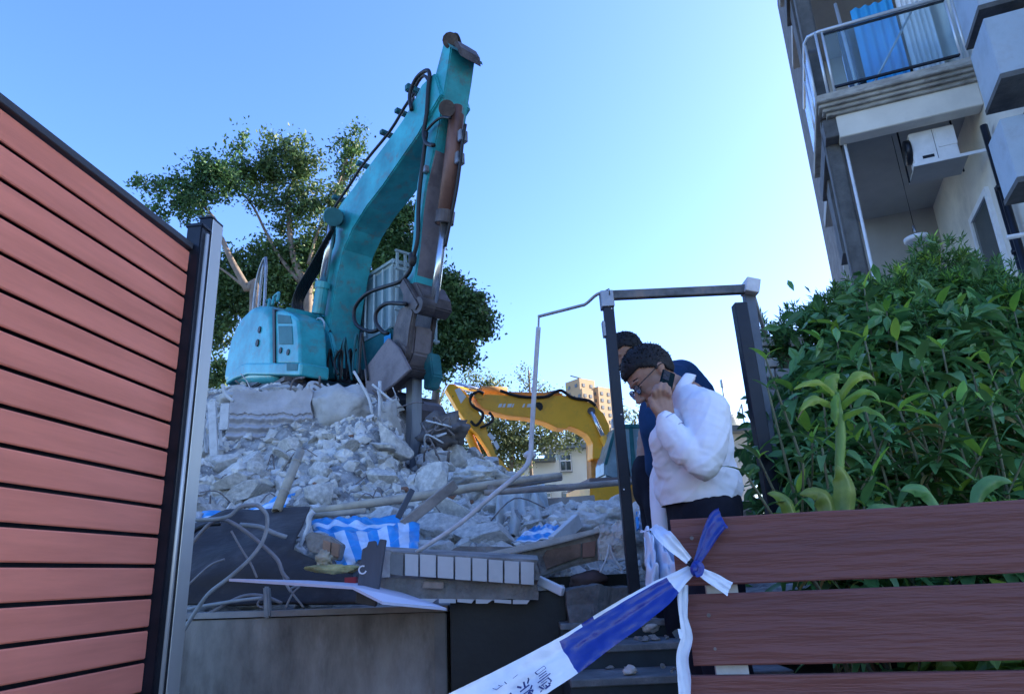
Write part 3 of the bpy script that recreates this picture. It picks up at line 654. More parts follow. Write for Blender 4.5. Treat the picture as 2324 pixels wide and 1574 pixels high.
# chisel hanging in front of the heap
def box4(name, pts, Y, th, m, par, bev=.01): b = MB(); b.prism([at(x, y, Y) for x, y in pts], (0, th, 0)); return b.build(name, m, par, bevel=bev)
cy_ = bp(930, 850, 0).y
M['chisel'] = mat('blue_grey_tool_steel', (.34, .36, .39), .5, .4, .15, 2, .2, 30, stretch=(2, 2, .2))
p1 = at(940, 835, cy_); p2 = at(939, 965, cy_ - .05); p3 = at(930, 1092, cy_ - .25)
b = MB(); b.tube([p1, p2, p2.lerp(p3, .6), p3], [.135, .125, .10, .05], 4); b.build('chisel', M['chisel'], ex, bevel=.012)
plate('chisel_guide', [(962, 800), (976, 800), (982, 850), (972, 880), (960, 884)], SA + .3, .2, M['teal_d'], .02)
# house : counterweight, engine deck, side doors, cab
def house(name, pts, z0, z1, m, bev=.03, top=None, par=ex):
    b = MB(); v0 = [L_(h, s, z0) for h, s in pts]; v1 = [L_(h, s, z1) for h, s in (top or pts)]
    n = len(pts); b.add(v0 + v1, [tuple(range(n - 1, -1, -1)), tuple(range(n, 2 * n))] + [(i, (i + 1) % n, (i + 1) % n + n, i + n) for i in range(n)])
    return b.build(name, m, par, bevel=bev)
HREAR = -.45; SR = -1.25
def arc(r0, n=14, flat=0, rr_=1.0, hr=HREAR):
    out = [(hr, SR * rr_)]
    for i in range(n + 1):
        a = pi * i / n; out.append((hr - .15 - r0 * abs(sin(a)) ** .6, SR * rr_ * (abs(cos(a)) ** .8) * (1 if cos(a) > 0 else -1)))
    return out + [(hr, -SR * rr_)]
def counterweight():
    b = MB(); rows = []; zs = [.12, .2, .42, .7, 1.0, 1.2, 1.37, 1.47, 1.51]; ex_ = [.9, .97, 1.0, 1.0, .97, .91, .78, .6, .4]; sc = [.98, 1, 1, 1, .985, .94, .85, .72, .55]
    for z, e, c in zip(zs, ex_, sc):
        rows.append([L_(h, s, z * (1 - .42 * (max(0, -h + HREAR - .5) / 2.0) ** 2)) for h, s in arc(2.3 * e, 34, rr_=c)])
    b.grid(rows); n = len(rows[0]); b.f += [tuple(range(n)), tuple((len(rows) - 1) * n + i for i in range(n))]; b.mi += [0, 0]
    o = b.build('counterweight', M['teal'], ex); smooth(o)
    m_ = o.modifiers.new('e', 'EDGE_SPLIT'); m_.split_angle = radians(40)
    return o
def side(name, pts_, s0, wdt, m, bv=.02, seg=3, par=ex):
    b = MB(); b.prism([bp(x, y, s0) for x, y in pts_], NN * wdt); o = b.build(name, m, par)
    if bv:
        sub(o, [('BEVEL', dict(width=bv, segments=seg, limit_method='ANGLE', angle_limit=radians(35)))])
        if seg > 3:
            smooth(o); m_ = o.modifiers.new('w', 'WEIGHTED_NORMAL')
    return o
side('counterweight', [(504, 871), (507, 842), (513, 803), (521, 768), (533, 738), (548, 714), (566, 696), (580, 690), (600, 691), (614, 703), (619, 740), (620, 868)], SR - .02, 2.5, M['teal'], .16, 6)
side('side_door', [(623, 704), (640, 703), (660, 712), (674, 724), (678, 760), (679, 826), (623, 826)], SR, .5, M['teal'], .05, 4)
side('door_gap', [(618, 700), (623, 702), (624, 824), (619, 824)], SR - .025, .3, M['black'], 0)
side('door_recess', [(629, 713), (658, 716), (662, 734), (630, 734)], SR - .012, .03, M['teal_d'], .01)
side('door_recess', [(631, 739), (662, 739), (664, 781), (633, 781)], SR - .012, .03, M['teal_d'], .01)
for x, y, r in ((589, 748, .065), (584, 778, .07), (637, 795, .055), (654, 799, .055)):
    b = MB(); c = bp(x, y, SR - (.03 if x < 610 else .004)); b.tube([c + NN * .05, c - NN * .012], r, 7); b.build('vent_hole', M['black'], ex)
side('lower_skirt', [(509, 873), (517, 856), (531, 838), (545, 827), (557, 823), (683, 822), (680, 853), (560, 850), (530, 860)], SR - .07, .5, M['teal'], .04, 4)
side('skirt_lamp_recess', [(650, 824), (676, 824), (674, 841), (650, 841)], SR - .078, .02, M['teal_d'], .006)
side('under_frame', [(520, 870), (560, 852), (684, 854), (700, 872), (700, 890), (520, 890)], SR + .1, 2.2, M['navy'], .02)
house('engine_hood', [(-.7, -.95), (.1, -.95), (.1, .9), (-.7, .9)], 1.1, 1.3, M['teal'], .06)
for h0 in (-.42, -.02):
    b = MB(); b.tube([L_(h0, SR + .1, 1.3), L_(h0, SR + .12, 1.46), L_(h0 + .1, SR + .14, 1.5), L_(h0 + .2, SR + .12, 1.46), L_(h0 + .2, SR + .1, 1.3)], .03, 8, smooth=4); b.build('lifting_eye', M['teal'], ex, smooth=True)
house('deck', [(-1.2, SR + .05), (.25, SR + .05), (.8, -.3), (1.2, -SR - .05), (-1.2, -SR - .05)], -.12, .06, M['navy'], .02)
# railings standing on the house
for pts in ([(-.9, 1.35), (-.84, 2.0), (-.62, 2.35), (-.4, 2.2), (-.34, .1)], [(-.62, 1.3), (-.6, 2.0), (-.52, 2.3)]):
    b = MB(); b.tube([L_(h, SR + .08, z) for h, z in pts], .028, 7, smooth=3); b.build('mirror_rail', M['steel'], ex, smooth=True)
# undercarriage
house('swing_ring', [(.85 * cos(2 * pi * i / 20), .85 * sin(2 * pi * i / 20)) for i in range(20)], -.45, -.13, M['navy'], 0)
house('track_frame', [(-1.3, -.6), (1.3, -.6), (1.3, .6), (-1.3, .6)], -.85, -.46, M['teal_d'], .03)
for sgn in (-1, 1):
    for part in range(1):
        prof = [(-1.35 + .42 * cos(a), -.92 + .42 * sin(a)) for a in [pi / 2 + pi * i / 8 for i in range(9)]] + [(1.35 + .42 * cos(a), -.92 + .42 * sin(a)) for a in [-pi / 2 + pi * i / 8 for i in range(9)]]
        b = MB(); b.prism([L_(h, sgn * 1.15 - .3, z) for h, z in prof], NN * .6); tr = b.build('track', M['grime'], ex, bevel=.02)
        for i in range(20):
            b = MB(); h = -1.35 + 2.7 * i / 19; b.box(L_(h, sgn * 1.15, -1.37), (.14, .62, .06), rotbasis(HH, NN, ZV)); b.build('track_shoe', M['grime'], tr)
            b = MB(); b.box(L_(h, sgn * 1.15, -.47), (.14, .62, .06), rotbasis(HH, NN, ZV)); b.build('track_shoe', M['grime'], tr)
# cab on the far side with its guard
c0, c1, sa, sb = -.15, 1.5, .42, 1.35
house('cab_base', [(c0, sa), (c1, sa), (c1, sb), (c0, sb)], .0, .75, M['teal_d'], .04)
for h, s in ((c0, sa), (c1 - .12, sa), (c0, sb - .1), (c1 - .12, sb - .1)):
    house('cab_pillar', [(h, s), (h + .12, s), (h + .12, s + .1), (h, s + .1)], .75, 1.95, M['cabpale'], .015)
house('cab_roof', [(c0 - .05, sa - .03), (c1 + .05, sa - .03), (c1 + .05, sb + .03), (c0 - .05, sb + .03)], 1.95, 2.1, M['cabpale'], .05)
house('cab_side_glass', [(c0 + .12, sa + .02), (c1 - .12, sa + .02), (c1 - .12, sa + .05), (c0 + .12, sa + .05)], .75, 1.95, M['cabglass'], 0)
house('cab_windscreen', [(c1 - .06, sa + .1), (c1 - .03, sa + .1), (c1 - .03, sb - .1), (c1 - .06, sb - .1)], .75, 1.95, M['cabglass'], 0)
for i in range(6):
    s = sa + .04 + (sb - sa - .08) * i / 5
    b = MB(); b.bar(L_(c1 + .12, s, .55), L_(c1 + .12, s, 2.2), .05, .04, up=HH); b.build('guard_bar', M['cabpale'], ex, bevel=.006)
for z in (.6, 1.05, 1.5, 1.85, 2.2):
    b = MB(); b.bar(L_(c1 + .14, sa - .02, z), L_(c1 + .14, sb + .02, z), .04, .05); b.build('guard_rail', M['cabpale'], ex, bevel=.006)
for i in range(5):
    h = c0 + .2 + i * .3
    b = MB(); b.bar(L_(h, sa - .04, .8), L_(h, sa - .04, 1.95), .035, .03); b.build('side_guard_bar', M['cabpale'], ex, bevel=.004)
house('blue_sticker', [(c1 + .0, sa - .012), (c1 - .22, sa - .012), (c1 - .22, sa - .002), (c1 - .0, sa - .002)], .05, .62, M['bluecurtain'], 0)
# ================================================================== yellow excavator
M['yellow'] = mat('golden_yellow_paint', (.95, .46, .03), .42, 0, .08, .9, .05, 30, stain=(.35, .2, .06), stscale=2, stamt=.35, spec=.5)
M['yellow_d'] = mat('dusty_yellow', (.5, .25, .07), .7, 0, .15, 2, .1, 20, stain=(.2, .15, .1), stscale=3, stamt=.5)
YO = at(1400, 1130, 21.5); ay = radians(-12)
YH = Vector((-cos(ay), sin(ay), 0)); YN = Vector((-YH.y, YH.x, 0))
if YN.y < 0: YN = -YN
def yp(x, y, s=0): return onplane(x, y, YO + YN * s, YN)
ye = thing('excavator', 'golden yellow excavator with its arm bent down, beyond the rubble on the right', 'excavator', (YO.x, YO.y, YO.z - 1.2))
def yplate(name, pts, s, w_, m, bev=.02): b = MB(); b.prism([yp(x, y, s) for x, y in pts], YN * w_); return b.build(name, m, ye, bevel=bev)
yplate('boom', [(1082, 910), (1086, 897), (1100, 893), (1180, 896), (1240, 895), (1285, 897), (1320, 905), (1348, 918), (1370, 938), (1383, 965), (1384, 985), (1374, 1008), (1362, 1040), (1345, 1040), (1346, 1005), (1334, 985), (1310, 972), (1292, 966), (1285, 972), (1265, 970), (1240, 958), (1200, 947), (1150, 942), (1100, 928)], -.28, .56, M['yellow'])
yplate('boom_top_box', [(1150, 888), (1236, 890), (1262, 884), (1280, 897), (1160, 896)], -.2, .4, M['yellow_d'])
yplate('arm', [(1012, 882), (1018, 871), (1030, 870), (1058, 890), (1082, 925), (1100, 960), (1112, 995), (1125, 1030), (1160, 1068), (1148, 1076), (1128, 1062), (1108, 1020), (1085, 985), (1060, 960), (1040, 930), (1020, 895)], -.22, .44, M['yellow'])
yplate('arm_sticker', [(1032, 884), (1043, 879), (1058, 900), (1046, 915)], -.228, .006, M['white'], 0)
for p in ([(1106, 986), (1112, 980), (1124, 994), (1117, 1000)], [(1119, 1004), (1126, 998), (1134, 1014), (1128, 1021)]): yplate('arm_sticker', p, -.228, .006, M['white'], 0)
yplate('arm_ear', [(1074, 898), (1082, 891), (1098, 890), (1097, 908), (1080, 905)], -.3, .6, M['yellow'])
b = MB(); b.tube([yp(1030, 873, .3), yp(1098, 889, .3)], .10, 10); b.build('ram_rod', M['chrome'], ye, smooth=True)
b = MB(); b.tube([yp(1092, 885, .3), yp(1150, 888, .3)], .14, 10); b.build('ram_barrel', M['yellow_d'], ye, smooth=True)
b = MB(); b.tube([yp(x, y, -.34) for x, y in ((1135, 886), (1180, 899), (1236, 900), (1258, 890), (1275, 886), (1300, 902), (1335, 908), (1352, 920))], .05, 7, smooth=4); b.build('boom_hose', M['black'], ye, smooth=True)
b = MB(); b.tube([yp(x, y, -.36) for x, y in ((1098, 893), (1085, 888), (1068, 900), (1072, 920), (1094, 935), (1094, 950), (1080, 965), (1068, 955))], .045, 7, smooth=4); b.build('arm_hose', M['black'], ye, smooth=True)
b = MB(); b.tube([yp(x, y, -.36) for x, y in ((1110, 935), (1120, 950), (1108, 962), (1090, 970))], .04, 7, smooth=4); b.build('arm_hose', M['black'], ye, smooth=True)
b = MB(); b.tube([yp(1050, 955, .28), yp(1092, 1048, .28)], [.14, .13], 10); b.build('bucket_ram_barrel', M['yellow'], ye, smooth=True)
b = MB(); b.tube([yp(1092, 1048, .28), yp(1120, 1085, .28)], .07, 8); b.build('bucket_ram_rod', M['chrome'], ye, smooth=True)
b = MB(); b.tube([yp(1222, 922, -.3), yp(1222, 922, -.28)], .14, 10); b.build('logo_disc', M['black'], ye)
b = MB(); b.tube([yp(1342, 932, -.45), yp(1342, 932, .45)], .12, 10); b.build('boom_pin', M['grime'], ye)
for s in (-.42, .42):
    b = MB(); b.tube([yp(1342, 934, s), yp(1378, 1010, s)], .07, 8); b.build('boom_ram_rod', M['chrome'], ye, smooth=True)
    b = MB(); b.tube([yp(1368, 990, s), yp(1400, 1058, s)], .12, 10); b.build('boom_ram_barrel', M['yellow'], ye, smooth=True)
yplate('boom_root', [(1340, 1000), (1384, 975), (1420, 1060), (1400, 1140), (1345, 1140)], .1, .5, M['yellow_d'])
# boom lettering: a row of small raised glyph strokes like the worn print
for i, (x, w_) in enumerate(((1133, 7), (1143, 5), (1153, 9), (1164, 3), (1188, 4), (1198, 12), (1212, 6))):
    yplate('print_stroke', [(x, 916 - .02 * i), (x + w_, 915), (x + w_ - 2, 923), (x - 3, 924)], -.288, .006, M['white'], 0)
# cab
def yhouse(name, x0, y0, x1, y1, s, w_, m, bev=.03): return yplate(name, [(x0, y0), (x1, y0), (x1, y1), (x0, y1)], s, w_, m, bev)
yplate('cab_shell', [(1386, 998), (1394, 972), (1410, 962), (1474, 962), (1478, 975), (1480, 1085), (1400, 1092), (1372, 1080), (1372, 1050)], -1.0, .9, M['cabglass'], .06)
for pts in ([(1386, 998), (1394, 972), (1400, 972), (1392, 1002), (1378, 1054), (1372, 1052)], [(1400, 962), (1476, 962), (1476, 970), (1398, 972)], [(1428, 966), (1436, 966), (1446, 1088), (1436, 1090)], [(1474, 964), (1480, 964), (1482, 1086), (1476, 1086)]):
    yplate('cab_frame', pts, -1.04, .06, M['teal_d'], .01)
yplate('cab_window', [(1446, 990), (1473, 990), (1472, 1030), (1448, 1030)], -1.03, .02, M['paleblue'], 0)
yplate('seat', [(1400, 1040), (1425, 1032), (1432, 1085), (1402, 1085)], -1.02, .02, M['navy'], .02)
yplate('service_panel', [(1448, 1040), (1476, 1040), (1476, 1075), (1450, 1075)], -1.03, .02, M['teal'], .01)
yplate('mirror', [(1388, 950), (1396, 948), (1398, 972), (1388, 970)], -1.2, .05, M['white'], .01)
yplate('upper_body', [(1340, 1092), (1490, 1088), (1490, 1150), (1340, 1150)], -1.15, 2.6, M['yellow'], .05)
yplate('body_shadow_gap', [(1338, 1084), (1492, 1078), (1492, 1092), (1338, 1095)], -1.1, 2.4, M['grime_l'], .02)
yplate('side_panel', [(1436, 1098), (1486, 1096), (1486, 1142), (1428, 1144)], -1.2, .06, M['yellow_d'], .02)
yplate('track', [(1330, 1160), (1500, 1156), (1515, 1190), (1500, 1215), (1330, 1220), (1318, 1190)], -1.2, .6, M['grime'], .05)
yplate('track', [(1330, 1160), (1500, 1156), (1515, 1190), (1500, 1215), (1330, 1220), (1318, 1190)], .8, .6, M['grime'], .05)
# ================================================================== rubble heap terrain
US = [300, 400, 500, 600, 700, 800, 900, 960, 1040, 1120, 1200, 1300, 1430, 1560, 1700, 1900]
ROWS = [
 (4.12, [1388] * 4 + [1384, 1380, 1372, 1368, 1362, 1358, 1352, 1346, 1350, 1350, 1345, 1340]),
 (4.7, [1390] * 3 + [1380, 1360, 1340, 1335, 1330, 1325, 1320, 1318, 1315, 1310, 1310, 1310, 1310]),
 (5.3, [1330, 1320, 1310, 1300, 1290, 1275, 1250, 1240, 1235, 1230, 1230, 1235, 1230, 1240, 1250, 1260]),
 (6.0, [1180, 1180, 1172, 1165, 1170, 1178, 1190, 1195, 1195, 1190, 1180, 1175, 1160, 1170, 1180, 1190]),
 (7.0, [1100, 1100, 1100, 1085, 1070, 1060, 1085, 1105, 1120, 1120, 1130, 1155, 1150, 1150, 1155, 1160]),
 (8.0, [1050, 1050, 1055, 1040, 995, 965, 1000, 1045, 1060, 1065, 1100, 1160, 1165, 1165, 1165, 1170]),
 (9.2, [960, 960, 935, 905, 890, 905, 935, 990, 1025, 1055, 1105, 1160, 1166, 1166, 1166, 1170]),
 (10.4, [905, 905, 892, 880, 876, 884, 905, 950, 1020, 1070, 1120, 1162, 1168, 1168, 1168, 1170]),
 (13.5, [905, 905, 888, 880, 878, 888, 900, 960, 1030, 1080, 1130, 1166, 1170, 1170, 1170, 1172]),
 (18.0, [960, 950, 940, 930, 930, 940, 960, 1000, 1060, 1100, 1140, 1168, 1172, 1172, 1172, 1174]),
 (27.0, [1150] * 8 + [1160, 1165, 1168, 1170, 1175, 1175, 1176, 1178]),
]
def terr(u, v):                              # u photo column, v row parameter 0..len-1
    i = min(int(v), len(ROWS) - 2); t = v - i
    t_ = t
    Y = lerp(ROWS[i][0], ROWS[i + 1][0], t_); y = lerp(interp(US, ROWS[i][1], u), interp(US, ROWS[i + 1][1], u), t_)
    w_ = max(0, 1 - abs(u - 934) / 34) ** .6 if abs(u - 934) < 34 else 0
    if 4.2 < v < 7.6 and y < 1092: y = lerp(y, 1092, w_ * (1 if v < 7 else (7.6 - v) / .6))
    if u > 1180 and 3.6 < v < 9: y += 16 * min(1, (u - 1180) / 60)
    return at(u, y, Y)
def terrn(u, v):
    p = terr(u, v); k = min(1, p.y / 8)
    a = noise.fractal(p * 1.7, 1, 2, 5) * .16 + noise.fractal(p * 6, 1, 2, 3) * .035 + abs(noise.noise(p * 3.1)) * .12
    return p + Vector((0, 0, (a - .10) * (.25 + .75 * min(1, max(0, (v - .3)))) * (.55 if u > 1180 else 1)))
rows = []
nu, nv = 260, 190
for j in range(nv + 1):
    v = (len(ROWS) - 1) * j / nv
    rows.append([terrn(280 + 1700 * i / nu, v) for i in range(nu + 1)])
b = MB(); b.grid(rows)
far = [Vector((p.x, p.y + 1.5, 0)) for p in rows[-1]]; b.grid([rows[-1], far])
lf = [Vector((r[0].x - 2.5, r[0].y, 0)) for r in rows]; b.grid([lf, [r[0] for r in rows]])
rt = [Vector((r[-1].x + 1.5, r[-1].y, 0)) for r in rows]; b.grid([[r[-1] for r in rows], rt])
M['heap'] = mat('crushed_rubble', (.36, .355, .34), .95, 0, .25, 7, 1.0, 22, col2=(.11, .105, .10), stain=(.2, .17, .15), stscale=1.4, stamt=.6)  # base colour darkened to paint the shaded voids between brighter chunks
heap = b.build('rubble_heap', M['heap'], kind='structure', loc=(0, 0, 0), smooth=True)
# rocks -------------------------------------------------------------
def rockmesh(seed, sx, sy, sz, m, sub_=2, name='chunk_mesh'):
    bm = bmesh.new(); bmesh.ops.create_icosphere(bm, subdivisions=sub_, radius=1)
    r = random.Random(seed); pl = []
    for k in range(10):
        n = Vector((r.gauss(0, 1), r.gauss(0, 1), r.gauss(0, 1))).normalized(); pl.append((n, .38 + .35 * r.random()))
    for v in bm.verts:
        for n, d in pl:
            e = v.co.dot(n) - d
            if e > 0: v.co -= n * e
        v.co *= 1 + .05 * noise.noise(v.co * 3.5 + Vector((seed, 0, 0)))
        v.co.x *= sx; v.co.y *= sy; v.co.z *= sz
    me = bpy.data.meshes.new(name); bm.to_mesh(me); bm.free(); me.materials.append(m); return me
rk = [rockmesh(i, 1.15, .85 + .25 * (i % 2), (.35, .6, .85, .5)[i % 4], M['chunk'], 4) for i in range(16)]
rr = random.Random(11)
pts = []; tries = 0
def dens(u, v, p):
    return 1
while len(pts) < 292 and tries < 20000:
    tries += 1
    u = rr.uniform(405, 1440); v = rr.uniform(1.2, 7.0)
    if rr.random() > (1.0 if 2.2 < v < 5.2 else .5): continue
    if u > 1180 and v > 4.6: continue
    if 500 < u < 880 and v > 5.1: continue
    if abs(u - 934) < 42 and v > 3.1: continue
    p = terr(u, v); s = .055 + .21 * rr.random() ** 1.9
    s *= (.75 + p.y * .055) * (.55 if u > 1130 and v > 2.6 else 1)
    if any((p - q).length < (s + t) * .52 for q, t in pts): continue
    pts.append((p, s))
    o = link('concrete_chunk', rr.choice(rk), None, Matrix.Translation(terrn(u, v) + Vector((0, 0, s * .18))) @ Matrix.Rotation(rr.uniform(0, 6.28), 4, 'Z') @ Matrix.Rotation(rr.uniform(-.7, .7), 4, 'X') @ Matrix.Rotation(rr.uniform(-.7, .7), 4, 'Y') @ Matrix.Scale(s, 4))
    wh = ('at the left edge by the steel post' if u < 500 else 'below the ribbed wall' if u < 700 and v > 3.2 else 'below the big pale block' if u < 860 and v > 3.2 else 'near the breaker chisel' if u < 1000 and v > 2.6 else 'behind the dark membrane' if u < 700 else 'above the striped tarpaulin' if u < 960 else 'under the split timber' if u < 1080 else 'below the grey pole' if u < 1250 else 'left of the gate post')
    tag(o, ('large' if s > .2 else 'medium sized' if s > .11 else 'small') + ' angular broken concrete chunk ' + wh, 'rubble', 'broken concrete chunks on the heap')
# small rubble as stuff
sm = MB(); 
ico = bmesh.new(); bmesh.ops.create_icosphere(ico, subdivisions=1, radius=1); iv = [v.co.copy() for v in ico.verts]; if_ = [tuple(v.index for v in f.verts) for f in ico.faces]; ico.free()
vv = []; ff = []
for i in range(13000):
    u = rr.uniform(395, 1620); v = rr.uniform(.9, 8.2) ** 1.0
    if u > 1250 and v > 5: v = rr.uniform(1, 5)
    if u < 820 and v < 2.2: continue
    p = terrn(u, v) ; s = (.008 + .085 * rr.random() ** 3.4) * (.6 + p.y * .09)
    R_ = Matrix.Rotation(rr.uniform(0, 6.28), 3, Vector((rr.random() - .5, rr.random() - .5, rr.random() - .5 + .01)).normalized())
    sx, sy, sz = rr.uniform(.7, 1.3), rr.uniform(.5, 1.1), rr.uniform(.35, .9); bs = len(vv); j = [rr.uniform(.45, 1.3) for _ in iv]
    vv += [(p + R_ @ Vector((a.x * sx, a.y * sy, a.z * sz)) * s * k)[:] for a, k in zip(iv, j)]
    ff += [(a + bs, b_ + bs, c + bs) for a, b_, c in if_]
me = bpy.data.meshes.new('small_rubble'); me.from_pydata(vv, [], ff); me.materials.append(M['chunk']); me.update()
o = link('small_rubble', me); tag(o, 'small crushed concrete pieces strewn all over the heap', 'rubble', kind='stuff')
# ---- broken ribbed concrete wall standing in the heap
def vplane(pts, Y, th, name, m, par=None, bev=0, **k):
    b = MB(); b.prism([at(x, y, Y) for x, y in pts], (0, th, 0)); return b.build(name, m, par, bevel=bev, **k)
M['ribbed'] = mat('purplish_ribbed_concrete', (.42, .41, .43), .9, 0, .12, 3, .5, 40, stain=(.42, .42, .42), stscale=2.5, stamt=.6)
WY = 8.6
bw = thing('ribbed_wall_stub', 'ribbed grey concrete wall remnant under the rear of the teal excavator', 'wall', at(600, 1060, WY))
rows = []
NX, NZ = 70, 90
for j in range(NZ + 1):
    t = j / NZ; row = []
    for i in range(NX + 1):
        s = i / NX; x = lerp(lerp(500, 530, t), lerp(712, 708, t), s) + 5 * noise.noise(Vector((t * 9, s * .5, 2)))
        ytop = 880 + 10 * noise.noise(Vector((s * 7, 3, 1))) + 6 * noise.noise(Vector((s * 23, 3, 1)))
        y = lerp(1075, ytop + 6, t)
        p = at(x, y, WY)
        rib = .028 * sin(t * 2 * pi * 9.5) * (1 if t < .72 else 0) + .05 * noise.noise(p * 4) * max(0, t - .62) * 3 + .012 * noise.noise(p * 9)
        row.append(p + Vector((0, -rib - .03 * t, 0)))
    rows.append(row)
b = MB(); b.grid(rows); n = NX + 1
back = [[p + Vector((0, .28, 0)) for p in r] for r in (rows[0], rows[-1])]
b.grid([rows[-1], back[1]]); b.grid([[r[0] for r in rows], [r[0] + Vector((.02, .28, 0)) for r in rows]]); b.grid([[r[-1] for r in rows], [r[-1] + Vector((0, .28, 0)) for r in rows]])
b.build('ribbed_face', M['ribbed'], bw, smooth=False, fix=True)
def lump(name, cpx, Y, sz, m, seed, par=None, lab=None, cat='rubble', amp=.25, fr=1.6, rot=0, sub_=4):
    bm = bmesh.new(); bmesh.ops.create_icosphere(bm, subdivisions=sub_, radius=1); r = random.Random(seed)
    pl = [(Vector((r.gauss(0, 1), r.gauss(0, 1), r.gauss(0, 1))).normalized(), .6 + .3 * r.random()) for _ in range(12)]
    for v in bm.verts:
        for n_, d in pl:
            e = v.co.dot(n_) - d
            if e > 0: v.co -= n_ * e * .9
        v.co *= 1 + amp * noise.fractal(v.co * fr + Vector((seed * 3.3, 0, 0)), 1, 2, 5)
        v.co = Matrix.Rotation(rot, 3, 'Y') @ Vector((v.co.x * sz[0], v.co.y * sz[1], v.co.z * sz[2]))
    me = bpy.data.meshes.new(name); bm.to_mesh(me); bm.free(); me.materials.append(m)
    for p in me.polygons: p.use_smooth = True
    o = link(name, me, par, Matrix.Translation(at(*cpx, Y))); tag(o, lab, cat if lab else None)
    return o
lump('concrete_lump', (778, 935), 8.75, (.46, .32, .34), M['concrete'], 2, None, 'big smooth dust covered concrete block right of the ribbed wall', rot=.1)
lump('concrete_lump', (716, 893), 9.2, (.22, .2, .17), M['concrete'], 12, None, 'rounded pale boulder of concrete just below the excavator body')
lump('concrete_lump', (548, 903), 8.9, (.30, .3, .14), M['concrete'], 7, None, 'rough concrete mass topping the left end of the ribbed wall')
lump('concrete_lump', (645, 895), 9.3, (.34, .4, .11), M['dust'], 9, None, 'dusty slab tilting out of the heap under the counterweight')
lump('concrete_lump', (880, 965), 8.9, (.20, .2, .46), M['concrete'], 5, None, 'upright broken column of concrete behind the breaker chisel')
lump('concrete_lump', (1090, 1092), 7.4, (.36, .4, .13), M['chunk'], 15, None, 'rough heap of crushed concrete below the yellow excavator arm', amp=.4, fr=3)
lump('concrete_lump', (1380, 1185), 5.6, (.34, .3, .14), M['chunk'], 16, None, 'rounded mound of pale rubble left of the gate post', amp=.4, fr=3)
lump('concrete_lump', (1325, 1195), 5.2, (.22, .2, .1), M['chunk'], 17, None, 'lumpy pale concrete piece beside the white board end', amp=.4, fr=3)
lump('concrete_lump', (1490, 1205), 4.6, (.22, .2, .22), M['chunk'], 18, None, 'dusty concrete piece between the gate post and the men', amp=.35, fr=3)
lump('concrete_lump', (1715, 1150), 4.4, (.14, .2, .05), M['chunk'], 19, None, 'small snowy looking rubble mound behind the right gate post', amp=.35, fr=3)
# draped grey plastic/cloth mass right of centre
def drape(name, TL, TR, BR, BL, nx, ny, Y0, Y1, fold, m, lab=None, cat=None, par=None, fq=9, seed=0, smoothf=True, thick=.006):
    rows = []
    for j in range(ny + 1):
        t = j / ny; row = []
        for i in range(nx + 1):
            s = i / nx
            x = lerp(lerp(TL[0], TR[0], s), lerp(BL[0], BR[0], s), t); y = lerp(lerp(TL[1], TR[1], s), lerp(BL[1], BR[1], s), t)
            p = at(x, y, lerp(Y0, Y1, t))
            a = sin(s * fq + 2.2 * noise.noise(Vector((s * 3, t * 2, seed)))) * fold * (.4 + .8 * t) + fold * 1.6 * noise.noise(Vector((s * 6, t * 4, seed + 7)))
            row.append(p + Vector((0, -a, a * .5)))
        rows.append(row)
    b = MB(); b.grid(rows)
    o = b.build(name, m, par, smooth=True, fix=False, label=lab, cat=cat)
    sub(o, [('SOLIDIFY', dict(thickness=thick, offset=0))]); return o
M['greyplastic'] = mat('grey_translucent_sheet', (.40, .40, .37), .45, 0, .1, 3, .15, 12)
drape('plastic_sheet', (1130, 1105), (1235, 1100), (1262, 1215), (1120, 1222), 50, 24, 6.4, 5.7, .05, M['greyplastic'], 'crumpled grey plastic sheet draped over rubble below the house', 'sheet', fq=26, seed=3)
M['twist'] = mat('dark_twisted_sheet', (.14, .125, .12), .7, .2, .2, 4, .2, 20)
lump('twisted_metal', (1003, 985), 8.6, (.27, .25, .28), M['twist'], 31, None, 'dark tangle of torn sheet metal beside the breaker chisel', 'scrap', amp=.6, fr=2.5)
rr = random.Random(21)
for i in range(12):
    a = at(rr.uniform(955, 1020), rr.uniform(950, 1060), 8.3); c = at(a.x * 0 + rr.uniform(955, 1035), rr.uniform(935, 1080), 8.2); mid = a.lerp(c, .5) + Vector((rr.uniform(-.15, .15), -.1, rr.uniform(-.1, .2)))
    b = MB(); b.tube([a, mid, c], .012, 5, smooth=5); b.build('metal_strip', M['dirtywhite'] if i % 3 == 0 else M['rebar'], smooth=True, label='thin bent metal strip tangled beside the breaker chisel', cat='scrap', group='bent strips beside the chisel')
